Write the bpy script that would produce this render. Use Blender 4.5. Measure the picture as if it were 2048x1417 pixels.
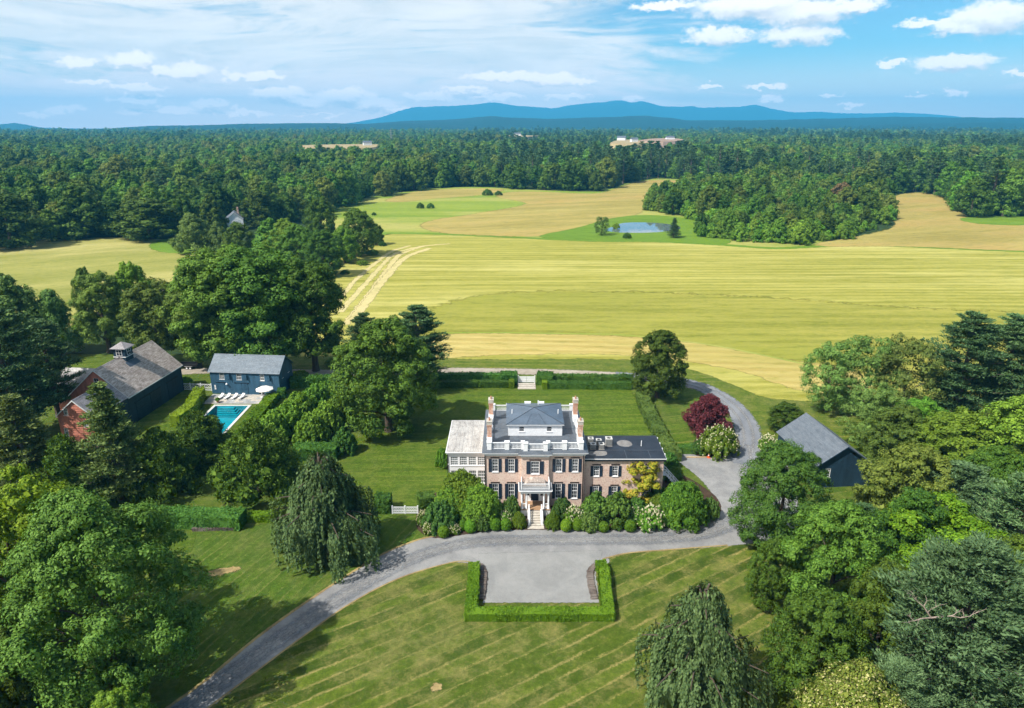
import bpy, math, random
import numpy as np
from mathutils import Vector, Matrix
from mathutils.geometry import tessellate_polygon

for o in list(bpy.data.objects):
    bpy.data.objects.remove(o)
scene = bpy.context.scene
COL = scene.collection
R = math.radians

# ---------------------------------------------------------------- camera
cam = bpy.data.cameras.new('camera')
cam.sensor_width = 36.0
cam.lens = 24.33
cam.clip_start = 1.0
cam.clip_end = 60000.0
camo = bpy.data.objects.new('camera', cam)
COL.objects.link(camo)
camo.location = (0, 0, 58)
camo.rotation_euler = (R(90 - 18.25), 0, 0)
scene.camera = camo

# ---------------------------------------------------------------- node helper
def N(nt, typ, ins=None, **props):
    n = nt.nodes.new(typ)
    for k, v in props.items():
        setattr(n, k, v)
    for k, v in (ins or {}).items():
        s = n.inputs[k]
        if isinstance(v, bpy.types.NodeSocket):
            nt.links.new(v, s)
        elif isinstance(v, bpy.types.Node):
            nt.links.new(v.outputs[0], s)
        else:
            s.default_value = v
    return n
def MATH(nt, op, a, b=0.0, c=0.0, clamp=False):
    return N(nt, 'ShaderNodeMath', {0: a, 1: b, 2: c}, operation=op, use_clamp=clamp).outputs[0]
def VM(nt, op, a, b=(0, 0, 0), out=0):
    return N(nt, 'ShaderNodeVectorMath', {0: a, 1: b}, operation=op).outputs[out]
def SMOOTH(nt, v, lo, hi, a=0.0, b=1.0):
    n = N(nt, 'ShaderNodeMapRange', {0: v, 1: lo, 2: hi, 3: a, 4: b}, interpolation_type='SMOOTHSTEP')
    return n.outputs[0]
def MIX(nt, f, a, b, blend='MIX'):
    n = nt.nodes.new('ShaderNodeMix')
    n.data_type = 'RGBA'
    n.blend_type = blend
    for idx, v in ((0, f), (6, a), (7, b)):
        s = n.inputs[idx]
        if isinstance(v, bpy.types.NodeSocket):
            nt.links.new(v, s)
        elif idx == 0:
            s.default_value = v
        else:
            s.default_value = (v[0], v[1], v[2], 1)
    return n.outputs[2]
def NOISE(nt, vec, scale, detail=4, rough=0.55, dist=0.0):
    return N(nt, 'ShaderNodeTexNoise', {'Vector': vec, 'Scale': scale, 'Detail': detail, 'Roughness': rough, 'Distortion': dist}).outputs[0]

# ---------------------------------------------------------------- sun and sky
SUN_EL, SUN_AZ = R(50), R(237)      # azimuth measured from +Y towards +X
sd = Vector((math.sin(SUN_AZ) * math.cos(SUN_EL), math.cos(SUN_AZ) * math.cos(SUN_EL), math.sin(SUN_EL)))
sl = bpy.data.lights.new('sun', 'SUN')
sl.energy = 4.3
sl.angle = R(0.5)
sl.color = (1.0, 0.955, 0.88)
so = bpy.data.objects.new('sun', sl)
COL.objects.link(so)
so.rotation_euler = sd.to_track_quat('Z', 'Y').to_euler()

world = bpy.data.worlds.new('World')
scene.world = world
world.use_nodes = True
wt = world.node_tree
wt.nodes.clear()
def build_sky():
    nt = wt
    sky = N(nt, 'ShaderNodeTexSky', sky_type='NISHITA', sun_disc=False, sun_elevation=SUN_EL, sun_rotation=SUN_AZ,
            altitude=100.0, air_density=1.0, dust_density=0.4, ozone_density=2.5)
    tc = N(nt, 'ShaderNodeTexCoord')
    d = VM(nt, 'NORMALIZE', tc.outputs['Generated'])
    sep = N(nt, 'ShaderNodeSeparateXYZ', {0: d})
    x, y, z = sep.outputs
    az = MATH(nt, 'ARCTAN2', x, y)
    el = MATH(nt, 'ARCSINE', z)
    p = N(nt, 'ShaderNodeCombineXYZ', {0: az, 1: el, 2: 0.0}).outputs[0]
    # thin high cloud: a broken sheet that thickens towards the left, streaked along the wind
    st = VM(nt, 'MULTIPLY', d, (2.4, 2.4, 15.0))
    warp = N(nt, 'ShaderNodeTexNoise', {'Vector': st, 'Scale': 0.8, 'Detail': 3}).outputs[1]
    st2 = VM(nt, 'ADD', st, VM(nt, 'MULTIPLY', VM(nt, 'SUBTRACT', warp, (0.5, 0.5, 0.5)), (1.6, 1.6, 1.6)))
    n1 = NOISE(nt, st2, 1.7, 10, 0.66)
    n2 = NOISE(nt, VM(nt, 'ADD', st2, (7.3, 1.2, 3.0)), 3.4, 8, 0.62)
    cov = SMOOTH(nt, x, 0.36, -0.05)
    thr = MATH(nt, 'MULTIPLY_ADD', cov, -0.25, 0.53)
    cir = SMOOTH(nt, MATH(nt, 'SUBTRACT', MATH(nt, 'MULTIPLY_ADD', n2, 0.38, MATH(nt, 'MULTIPLY', n1, 0.62)), thr), 0.0, 0.20)
    cir = MATH(nt, 'MULTIPLY', cir, 0.92)
    base = MIX(nt, 1.0, sky.outputs[0], (0.46, 0.72, 0.80), 'MULTIPLY')
    low = SMOOTH(nt, el, 0.10, -0.01)
    base = MIX(nt, MATH(nt, 'MULTIPLY', low, 0.9), base, (11.0, 8.2, 6.8))
    ccol = MIX(nt, SMOOTH(nt, n2, 0.3, 0.7), (5.6, 5.7, 5.7), (7.2, 6.9, 6.6))
    ccol = MIX(nt, MATH(nt, 'MULTIPLY', low, 0.8), ccol, (14.5, 10.4, 8.6))
    c1 = MIX(nt, cir, base, ccol)
    # heaped fair-weather clouds: centre azimuth, elevation, half width, half height
    blobs = [(0.3010, 0.1423, 0.0752, 0.0150), (0.3659, 0.1327, 0.0599, 0.0160), (0.2680, 0.1108, 0.0429, 0.0111), (0.3632, 0.1086, 0.0480, 0.0120), (0.5020, 0.1144, 0.0297, 0.0056), (0.5619, 0.1154, 0.0445, 0.0178), (0.5373, 0.1080, 0.0302, 0.0085),
             (0.5316, 0.0710, 0.0414, 0.0098), (0.4675, 0.0724, 0.0152, 0.0051), (0.3287, 0.0503, 0.0258, 0.0041), (0.5054, 0.0377, 0.0087, 0.0031), (0.5377, 0.0386, 0.0110, 0.0043), (0.3394, 0.0359, 0.0162, 0.0047),
             (0.4305, 0.0276, 0.0156, 0.0026), (0.5118, 0.1148, 0.0184, 0.0037), (0.5982, 0.0563, 0.0175, 0.0041), (0.2609, 0.0508, 0.0167, 0.0028), (0.4067, 0.0367, 0.0118, 0.0026),
             (-0.5256, 0.0712, 0.0196, 0.0067), (-0.4702, 0.0756, 0.0253, 0.0095), (-0.4130, 0.0653, 0.0314, 0.0105), (-0.4379, 0.0657, 0.0258, 0.0052), (-0.3591, 0.0609, 0.0134, 0.0080), (-0.4662, 0.0458, 0.0318, 0.0051), (-0.4725, 0.0327, 0.0355, 0.0051),
             (-0.4417, 0.0194, 0.0517, 0.0052), (-0.3894, 0.0281, 0.0265, 0.0046), (-0.3041, 0.0411, 0.0411, 0.0096), (-0.2769, 0.0335, 0.0429, 0.0097), (-0.2224, 0.0389, 0.0421, 0.0098), (-0.1905, 0.0305, 0.0453, 0.0092), (-0.1614, 0.0218, 0.0356, 0.0050),
             (-0.5815, 0.0158, 0.0178, 0.0030), (-0.5467, 0.0205, 0.0243, 0.0036), (-0.3552, 0.0183, 0.0403, 0.0040), (-0.2563, 0.0164, 0.0418, 0.0035), (-0.1106, 0.0397, 0.0431, 0.0057), (-0.0634, 0.0493, 0.0360, 0.0050), (-0.0230, 0.0399, 0.0433, 0.0051), (-0.5165, 0.0511, 0.0222, 0.0037), (-0.3263, 0.0616, 0.0272, 0.0048), (0.0107, 0.0638, 0.0795, 0.0065), (0.0645, 0.0587, 0.0505, 0.0065), (0.1652, 0.0375, 0.0157, 0.0043), (0.0717, 0.0398, 0.0360, 0.0043), (0.4153, 0.1364, 0.0390, 0.0091), (0.1969, 0.1472, 0.0423, 0.0063)]
    # and the same kind of cloud carried on round the rest of the horizon and up the sky
    rnd = random.Random(4)
    for i in range(26):
        a = rnd.uniform(0.75, 5.5)
        e = rnd.uniform(0.03, 0.5)
        blobs.append((a if a < math.pi else a - 2 * math.pi, e, rnd.uniform(0.02, 0.06) * (1 + 3 * e), rnd.uniform(0.006, 0.016) * (1 + 3 * e)))
    g = bpy.data.node_groups.new('cloud_field', 'ShaderNodeTree')
    g.interface.new_socket('P', in_out='INPUT', socket_type='NodeSocketVector')
    g.interface.new_socket('D', in_out='OUTPUT', socket_type='NodeSocketFloat')
    gi = g.nodes.new('NodeGroupInput')
    go = g.nodes.new('NodeGroupOutput')
    nv = N(g, 'ShaderNodeTexNoise', {'Vector': VM(g, 'MULTIPLY', gi.outputs[0], (1, 1.7, 1)), 'Scale': 62.0, 'Detail': 6, 'Roughness': 0.6}).outputs[1]
    pw = VM(g, 'ADD', gi.outputs[0], VM(g, 'MULTIPLY', VM(g, 'SUBTRACT', nv, (0.5, 0.42, 0.5)), (0.058, 0.026, 0.0)))
    acc = None
    for (a, e, rx, ry) in blobs:
        q = VM(g, 'MULTIPLY', VM(g, 'SUBTRACT', pw, (a, e, 0)), (1 / rx, 1 / ry, 0))
        L = VM(g, 'LENGTH', q, out=1)
        acc = L if acc is None else MATH(g, 'SMOOTH_MIN', acc, L, 0.35)
    g.links.new(MATH(g, 'SUBTRACT', 1.25, acc), go.inputs[0])
    f1 = nt.nodes.new('ShaderNodeGroup'); f1.node_tree = g
    f2 = nt.nodes.new('ShaderNodeGroup'); f2.node_tree = g
    nt.links.new(p, f1.inputs[0])
    nt.links.new(VM(nt, 'ADD', p, (-0.004, 0.010, 0)), f2.inputs[0])
    dens = SMOOTH(nt, f1.outputs[0], 0.0, 0.6)
    shade = SMOOTH(nt, MATH(nt, 'SUBTRACT', f2.outputs[0], f1.outputs[0]), -0.55, 0.75)
    cum = MIX(nt, shade, (9.0, 8.3, 7.6), (4.8, 4.9, 5.2))
    cum = MIX(nt, MATH(nt, 'MULTIPLY', low, 0.7), cum, MIX(nt, shade, (20.0, 14.0, 11.0), (10.5, 7.6, 6.6)))
    c2 = MIX(nt, MATH(nt, 'MULTIPLY', dens, 0.9), c1, cum)
    bg = N(nt, 'ShaderNodeBackground', {'Color': c2, 'Strength': 0.1})
    out = N(nt, 'ShaderNodeOutputWorld', {'Surface': bg})
build_sky()

# ---------------------------------------------------------------- exposure and sampling
vs = scene.view_settings
vs.view_transform = 'Standard'
vs.look = 'None'
vs.exposure = 0.8
vs.gamma = 1.0
vs.use_curve_mapping = False
cy = scene.cycles
cy.use_denoising = True
try:
    cy.denoiser = 'OPENIMAGEDENOISE'
    cy.denoising_input_passes = 'RGB_ALBEDO_NORMAL'
except Exception:
    pass
cy.use_adaptive_sampling = True
cy.adaptive_threshold = 0.02
cy.adaptive_min_samples = 24
cy.max_bounces = 6
cy.diffuse_bounces = 3
cy.glossy_bounces = 3
cy.transmission_bounces = 3
cy.volume_bounces = 0
cy.transparent_max_bounces = 12
cy.sample_clamp_indirect = 4.0
cy.caustics_reflective = False
cy.caustics_refractive = False
world.cycles.sampling_method = 'MANUAL'
world.cycles.sample_map_resolution = 512

# ---------------------------------------------------------------- mesh helpers
def tag(o, label=None, cat=None, group=None, kind=None):
    if label: o['label'] = label
    if cat: o['category'] = cat
    if group: o['group'] = group
    if kind: o['kind'] = kind
    return o
def link(name, data, parent=None, loc=None, rz=0.0, scale=None):
    o = bpy.data.objects.new(name, data)
    COL.objects.link(o)
    if parent is not None: o.parent = parent
    if loc is not None: o.location = loc
    if rz: o.rotation_euler = (0, 0, rz)
    if scale is not None: o.scale = scale
    return o
def thing(name, label, cat, loc=(0, 0, 0), rz=0.0, group=None):
    o = link(name, None, None, loc, rz)
    o.empty_display_size = 0.5
    return tag(o, label, cat, group)
def np_mesh(name, V, Fq, mat=None, tris=None, smooth=False):
    """V (n,3); Fq (m,4) quads; tris (k,3)"""
    me = bpy.data.meshes.new(name)
    V = np.asarray(V, dtype=np.float32)
    nq = 0 if Fq is None else len(Fq)
    ntr = 0 if tris is None else len(tris)
    loops = []
    if nq: loops.append(np.asarray(Fq, dtype=np.int32).ravel())
    if ntr: loops.append(np.asarray(tris, dtype=np.int32).ravel())
    loops = np.concatenate(loops)
    starts = np.concatenate([np.arange(nq, dtype=np.int32) * 4, nq * 4 + np.arange(ntr, dtype=np.int32) * 3]).astype(np.int32)
    me.vertices.add(len(V)); me.vertices.foreach_set('co', V.ravel())
    me.loops.add(len(loops)); me.loops.foreach_set('vertex_index', loops)
    me.polygons.add(nq + ntr); me.polygons.foreach_set('loop_start', starts)
    if smooth: me.polygons.foreach_set('use_smooth', np.ones(nq + ntr, dtype=bool))
    me.update(calc_edges=True)
    me.validate()
    if mat: me.materials.append(mat)
    return me
class MB:
    def __init__(s): s.v = []; s.f = []
    def quad(s, a, b, c, d):
        i = len(s.v); s.v += [tuple(a), tuple(b), tuple(c), tuple(d)]; s.f.append((i, i + 1, i + 2, i + 3)); return s
    def tri(s, a, b, c):
        i = len(s.v); s.v += [tuple(a), tuple(b), tuple(c)]; s.f.append((i, i + 1, i + 2)); return s
    def box(s, x0, x1, y0, y1, z0, z1, rz=0.0, piv=None):
        P = [(x0, y0, z0), (x1, y0, z0), (x1, y1, z0), (x0, y1, z0), (x0, y0, z1), (x1, y0, z1), (x1, y1, z1), (x0, y1, z1)]
        if rz:
            cx, cy_ = piv if piv else ((x0 + x1) / 2, (y0 + y1) / 2)
            c, n = math.cos(rz), math.sin(rz)
            P = [(cx + (x - cx) * c - (y - cy_) * n, cy_ + (x - cx) * n + (y - cy_) * c, z) for x, y, z in P]
        return s.hexa(P)
    def hexa(s, P):
        i = len(s.v); s.v += [tuple(p) for p in P]
        for f in ((3, 2, 1, 0), (4, 5, 6, 7), (0, 1, 5, 4), (1, 2, 6, 5), (2, 3, 7, 6), (3, 0, 4, 7)): s.f.append(tuple(i + k for k in f))
        return s
    def prism(s, poly, axis, a, b):
        """extrude 2D polygon (list of pairs) along axis from a to b"""
        n = len(poly); i = len(s.v)
        def mk(p, t):
            return (t, p[0], p[1]) if axis == 'x' else ((p[0], t, p[1]) if axis == 'y' else (p[0], p[1], t))
        s.v += [mk(p, a) for p in poly] + [mk(p, b) for p in poly]
        s.f.append(tuple(i + k for k in range(n))[::-1]); s.f.append(tuple(i + n + k for k in range(n)))
        for k in range(n):
            s.f.append((i + k, i + (k + 1) % n, i + n + (k + 1) % n, i + n + k))
        return s
    def tube(s, p0, p1, r0, r1=None, n=8, cap=True):
        r1 = r0 if r1 is None else r1
        p0 = Vector(p0); p1 = Vector(p1); d = (p1 - p0).normalized()
        a = d.orthogonal().normalized(); b = d.cross(a)
        i = len(s.v)
        for p, r in ((p0, r0), (p1, r1)):
            for k in range(n):
                t = 2 * math.pi * k / n
                s.v.append(tuple(p + (a * math.cos(t) + b * math.sin(t)) * r))
        for k in range(n): s.f.append((i + k, i + (k + 1) % n, i + n + (k + 1) % n, i + n + k))
        if cap:
            s.f.append(tuple(i + k for k in range(n))[::-1]); s.f.append(tuple(i + n + k for k in range(n)))
        return s
    def path(s, pts, rad, n=7):
        """tapering tube through points, sharing rings"""
        i0 = len(s.v); pts = [Vector(p) for p in pts]
        for j, (p, r) in enumerate(zip(pts, rad)):
            d = (pts[min(j + 1, len(pts) - 1)] - pts[max(j - 1, 0)]).normalized()
            a = d.cross(Vector((0.31, 0.95, 0.1))).normalized(); b = d.cross(a)
            for k in range(n):
                t = 2 * math.pi * k / n
                s.v.append(tuple(p + (a * math.cos(t) + b * math.sin(t)) * r))
        for j in range(len(pts) - 1):
            for k in range(n):
                q = i0 + j * n
                s.f.append((q + k, q + (k + 1) % n, q + n + (k + 1) % n, q + n + k))
        s.f.append(tuple(i0 + (len(pts) - 1) * n + k for k in range(n)))
        return s
    def lathe(s, c, prof, n=12):
        i = len(s.v)
        for r, z in prof:
            for k in range(n):
                t = 2 * math.pi * k / n
                s.v.append((c[0] + r * math.cos(t), c[1] + r * math.sin(t), c[2] + z))
        m = len(prof)
        for j in range(m - 1):
            for k in range(n): s.f.append((i + j * n + k, i + j * n + (k + 1) % n, i + (j + 1) * n + (k + 1) % n, i + (j + 1) * n + k))
        s.f.append(tuple(i + k for k in range(n))[::-1]); s.f.append(tuple(i + (m - 1) * n + k for k in range(n)))
        return s
    def mesh(s, name, mat=None, smooth=False):
        me = bpy.data.meshes.new(name); me.from_pydata(s.v, [], s.f); me.update()
        if mat: me.materials.append(mat)
        if smooth: me.polygons.foreach_set('use_smooth', [True] * len(me.polygons))
        return me
    def build(s, name, mat, parent=None, loc=None, rz=0.0, smooth=False):
        return link(name, s.mesh(name, mat, smooth), parent, loc, rz)
def catmull(pts, n=6, closed=True):
    out = []; m = len(pts)
    rng_ = range(m if closed else m - 1)
    for i in rng_:
        if closed: p = [pts[(i + k - 1) % m] for k in range(4)]
        else: p = [pts[max(0, min(m - 1, i + k - 1))] for k in range(4)]
        for j in range(n):
            t = j / n
            out.append(tuple(0.5 * ((2 * p[1][a]) + (-p[0][a] + p[2][a]) * t + (2 * p[0][a] - 5 * p[1][a] + 4 * p[2][a] - p[3][a]) * t * t
                       + (-p[0][a] + 3 * p[1][a] - 3 * p[2][a] + p[3][a]) * t ** 3) for a in range(2)))
    if not closed: out.append(tuple(pts[-1]))
    return out
def set_fade(me, vals):
    a = me.attributes.new('fade', 'FLOAT', 'POINT'); a.data.foreach_set('value', np.asarray(vals, dtype=np.float32))
def patch(name, pts, z, mat, smooth=6, kind='structure', parent=None, feather=0.5, holes=()):
    P = catmull(pts, smooth) if smooth else list(pts)
    n = len(P)
    area = sum(P[i][0] * P[(i + 1) % n][1] - P[(i + 1) % n][0] * P[i][1] for i in range(n))
    if area < 0: P = P[::-1]
    loops = [[Vector((p[0], p[1], 0)) for p in P]] + [[Vector((p[0], p[1], 0)) for p in h] for h in holes]
    allp = [p for l in loops for p in l]
    tri = tessellate_polygon(loops)
    V = [(p[0], p[1], z) for p in allp]
    T = []
    for t in tri:
        a, b, c = [V[k] for k in t]
        T.append(t if (b[0] - a[0]) * (c[1] - a[1]) - (b[1] - a[1]) * (c[0] - a[0]) > 0 else (t[0], t[2], t[1]))
    base = len(V); Fq = []
    if feather:
        for i in range(n):
            a, c = Vector(P[i - 1]), Vector(P[(i + 1) % n]); d = (c - a).normalized()
            V.append((P[i][0] + d.y * feather, P[i][1] - d.x * feather, z))
        for i in range(n):
            k = (i + 1) % n; Fq.append((i, base + i, base + k, k))
    me = np_mesh(name, V, np.array(Fq) if Fq else None, mat, np.array(T))
    set_fade(me, [0.0] * base + [1.0] * (len(V) - base))
    return tag(link(name, me, parent), kind=kind if parent is None else None)
def ribbon(name, pts, w, z, mat, parent=None, kind='structure', n=8, feather=None, shift=0.0):
    feather = w * 0.3 if feather is None else feather
    P = [Vector((*p, 0)) for p in catmull(pts, n, False)]
    V = []; Fq = []; fd = []
    for i, p in enumerate(P):
        d = (P[min(i + 1, len(P) - 1)] - P[max(i - 1, 0)]).normalized()
        q = Vector((-d.y, d.x, 0)); p = p + q * shift
        for s_, f_ in ((w / 2 + feather, 1), (max(0.05 * w, w / 2 - feather * 0.5), 0), (-max(0.05 * w, w / 2 - feather * 0.5), 0), (-w / 2 - feather, 1)):
            V.append((p.x + q.x * s_, p.y + q.y * s_, z)); fd.append(f_)
        if i:
            for k in range(3): Fq.append((4 * i - 4 + k, 4 * i - 3 + k, 4 * i + 1 + k, 4 * i + k))
    me = np_mesh(name, V, Fq, mat); set_fade(me, fd)
    return tag(link(name, me, parent), kind=kind if parent is None else None)

# ---------------------------------------------------------------- materials
def new_mat(name):
    m = bpy.data.materials.new(name); m.use_nodes = True
    m.node_tree.nodes.clear()
    return m, m.node_tree
def finish(nt, col, rough=0.8, bump=None, bstr=0.3, bdist=0.05, spec=0.3, metal=0.0, worn=0.0, soft=False):
    ins = {'Base Color': col if isinstance(col, bpy.types.NodeSocket) else (*col, 1), 'Roughness': rough, 'Metallic': metal, 'Specular IOR Level': spec}
    if bump is not None:
        ins['Normal'] = N(nt, 'ShaderNodeBump', {'Height': bump, 'Strength': bstr, 'Distance': bdist}).outputs[0]
    b = N(nt, 'ShaderNodeBsdfPrincipled', ins)
    if worn:
        # ragged borders where one ground cover gives way to the next
        fd = N(nt, 'ShaderNodeAttribute', attribute_name='fade').outputs['Fac']
        p_ = POS(nt)
        n_ = MATH(nt, 'ADD', MATH(nt, 'MULTIPLY', NOISE(nt, p_, worn, 5, 0.65), 1.5), -0.75)
        k_ = MATH(nt, 'MULTIPLY_ADD', n_, MATH(nt, 'MINIMUM', MATH(nt, 'MULTIPLY', fd, 3.0), 1.0), fd)
        b = N(nt, 'ShaderNodeMixShader', {0: SMOOTH(nt, MATH(nt, 'MULTIPLY_ADD', n_, 0.9, MATH(nt, 'MULTIPLY_ADD', fd, 0.9, 0.35)) if soft else k_, 0.0 if soft else 0.35, 1.0 if soft else 0.65), 1: b, 2: N(nt, 'ShaderNodeBsdfTransparent')})
    N(nt, 'ShaderNodeOutputMaterial', {'Surface': b})
def POS(nt): return N(nt, 'ShaderNodeNewGeometry').outputs['Position']
def paint(name, col, rough=0.5, var=0.12, scale=1.5, bump=0.1, metal=0.0, spec=0.3, streak=False):
    m, nt = new_mat(name); p = POS(nt)
    q = VM(nt, 'MULTIPLY', p, (1, 1, 0.25 if streak else 1))
    n = NOISE(nt, q, scale, 6, 0.6)
    n2 = NOISE(nt, q, scale * 9, 3)
    f = MATH(nt, 'MULTIPLY_ADD', n2, 0.4, MATH(nt, 'MULTIPLY', n, 0.6))
    lo = tuple(c * (1 - var * 1.6) for c in col); hi = tuple(min(0.92, c * (1 + var)) for c in col)
    finish(nt, MIX(nt, SMOOTH(nt, f, 0.3, 0.7), lo, hi), rough, n2 if bump else None, bump, 0.02, spec, metal)
    return m
def rotpos(nt, ang):
    return N(nt, 'ShaderNodeVectorRotate', {'Vector': POS(nt), 'Angle': ang}, rotation_type='Z_AXIS').outputs[0]
def lawn_mat(name, ang, width, a, b, dry, dryamt=0.5, contrast=1.0):
    """stripes run along the direction at angle ang from +X"""
    m, nt = new_mat(name)
    p = rotpos(nt, -ang)
    big = NOISE(nt, p, 0.05, 5, 0.6)
    mid = NOISE(nt, p, 0.35, 5, 0.6)
    fine = NOISE(nt, p, 3.5, 5, 0.7)
    vfine = NOISE(nt, p, 14.0, 2, 0.6)
    sep = N(nt, 'ShaderNodeSeparateXYZ', {0: p}).outputs
    yy = MATH(nt, 'MULTIPLY_ADD', mid, 0.8, sep[1])
    w = MATH(nt, 'SINE', MATH(nt, 'MULTIPLY', yy, 2 * math.pi / width))
    stripe = SMOOTH(nt, w, -0.5, 0.5)
    amp = MATH(nt, 'MULTIPLY', SMOOTH(nt, NOISE(nt, VM(nt, 'MULTIPLY', p, (0.3, 1, 1)), 0.12, 4, 0.5), 0.35, 0.6), contrast)
    f = MATH(nt, 'ADD', MATH(nt, 'MULTIPLY', MATH(nt, 'SUBTRACT', stripe, 0.5), MATH(nt, 'MULTIPLY', amp, 0.75)), MATH(nt, 'MULTIPLY_ADD', mid, 0.7, 0.15), clamp=True)
    c = MIX(nt, f, a, b)
    # thin scorched lines where mower passes meet, and burnt patches
    edge = SMOOTH(nt, MATH(nt, 'ABSOLUTE', MATH(nt, 'ADD', w, MATH(nt, 'MULTIPLY_ADD', fine, 2.0, -1.0))), 0.55, 0.0)
    lg = NOISE(nt, VM(nt, 'MULTIPLY', p, (0.22, 1.3, 1)), 0.6, 5, 0.65)
    dl = MATH(nt, 'MULTIPLY', edge, SMOOTH(nt, lg, 0.40, 0.58))
    dp = SMOOTH(nt, MATH(nt, 'MULTIPLY_ADD', fine, 0.35, MATH(nt, 'MULTIPLY_ADD', big, 0.35, MATH(nt, 'MULTIPLY', mid, 0.4))), 0.50, 0.70)
    dd = MATH(nt, 'MULTIPLY', MATH(nt, 'MAXIMUM', dl, dp), dryamt)
    c = MIX(nt, dd, c, dry)
    c = MIX(nt, SMOOTH(nt, big, 0.3, 0.75), c, MIX(nt, 0.5, c, (0.05, 0.10, 0.012)))
    tuft = NOISE(nt, p, 1.5, 5, 0.7)
    c = MIX(nt, MATH(nt, 'MULTIPLY', SMOOTH(nt, tuft, 0.46, 0.64), 0.6), c, MIX(nt, 1.0, c, (0.62, 0.70, 0.5), 'MULTIPLY'))
    c = MIX(nt, MATH(nt, 'MULTIPLY', SMOOTH(nt, tuft, 0.50, 0.34), 0.5), c, MIX(nt, 1.0, c, (1.65, 1.45, 1.6), 'MULTIPLY'))
    g = MATH(nt, 'MULTIPLY_ADD', vfine, 0.5, MATH(nt, 'MULTIPLY', fine, 0.5))
    c = MIX(nt, MATH(nt, 'MULTIPLY', SMOOTH(nt, g, 0.38, 0.62), 0.75), c, MIX(nt, 1.0, c, (0.45, 0.5, 0.4), 'MULTIPLY'))
    finish(nt, c, 0.9, g, 0.8, 0.14, 0.12, worn=0.9)
    return m
def hay_mat(name, ang, a, b, c3, sx=0.02, sy=0.16, lines=0.26, lw=5.0):
    m, nt = new_mat(name)
    p = rotpos(nt, -ang)
    st = NOISE(nt, VM(nt, 'MULTIPLY', p, (sx * 0.5, sy, 1)), 1.0, 7, 0.6, 0.0)
    big = NOISE(nt, VM(nt, 'MULTIPLY', p, (0.35, 1, 1)), 0.016, 4, 0.5)
    fine = NOISE(nt, VM(nt, 'MULTIPLY', p, (0.35, 1, 1)), 1.6, 5, 0.7)
    vf = NOISE(nt, p, 5.0, 3, 0.6)
    sep = N(nt, 'ShaderNodeSeparateXYZ', {0: p}).outputs
    yy = MATH(nt, 'MULTIPLY_ADD', big, 22.0, sep[1])
    w = MATH(nt, 'SINE', MATH(nt, 'MULTIPLY', yy, 2 * math.pi / lw))
    f = MATH(nt, 'MULTIPLY_ADD', w, lines * 0.22, MATH(nt, 'MULTIPLY_ADD', st, 0.6, MATH(nt, 'MULTIPLY_ADD', fine, 0.6, -0.10)))
    c = MIX(nt, SMOOTH(nt, f, 0.3, 0.72), a, b)
    c = MIX(nt, SMOOTH(nt, MATH(nt, 'MULTIPLY_ADD', st, 0.4, MATH(nt, 'MULTIPLY', big, 0.6)), 0.46, 0.66), c, c3)
    c = MIX(nt, MATH(nt, 'MULTIPLY', SMOOTH(nt, MATH(nt, 'MULTIPLY_ADD', vf, 0.5, MATH(nt, 'MULTIPLY', fine, 0.5)), 0.4, 0.68), 0.4), c, MIX(nt, 1.0, c, (0.5, 0.52, 0.4), 'MULTIPLY'))
    mot = NOISE(nt, VM(nt, 'MULTIPLY', p, (0.22, 0.8, 1)), 0.55, 6, 0.7)
    c = MIX(nt, MATH(nt, 'MULTIPLY', SMOOTH(nt, mot, 0.50, 0.66), 0.6), c, MIX(nt, 1.0, c, (0.58, 0.68, 0.45), 'MULTIPLY'))
    c = MIX(nt, MATH(nt, 'MULTIPLY', SMOOTH(nt, mot, 0.46, 0.30), 0.5), c, MIX(nt, 1.0, c, (1.3, 1.22, 1.45), 'MULTIPLY'))
    finish(nt, c, 0.9, fine, 0.6, 0.25, 0.1, worn=0.25)
    return m
def gravel_mat(name, a, b, soft=False):
    m, nt = new_mat(name); p = POS(nt)
    n1 = NOISE(nt, p, 0.22, 6, 0.6, 0.6); n2 = NOISE(nt, p, 7.0, 4, 0.75); n3 = NOISE(nt, p, 1.3, 4, 0.6)
    f = MATH(nt, 'MULTIPLY_ADD', n2, 0.35, MATH(nt, 'MULTIPLY_ADD', n3, 0.2, MATH(nt, 'MULTIPLY', n1, 0.5)))
    c = MIX(nt, SMOOTH(nt, f, 0.38, 0.66), a, b)
    c = MIX(nt, SMOOTH(nt, n2, 0.56, 0.75), c, MIX(nt, 1.0, c, (0.62, 0.62, 0.64), 'MULTIPLY'))
    finish(nt, c, 0.95, n2, 0.5, 0.04, 0.15, worn=1.5, soft=soft)
    return m
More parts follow.
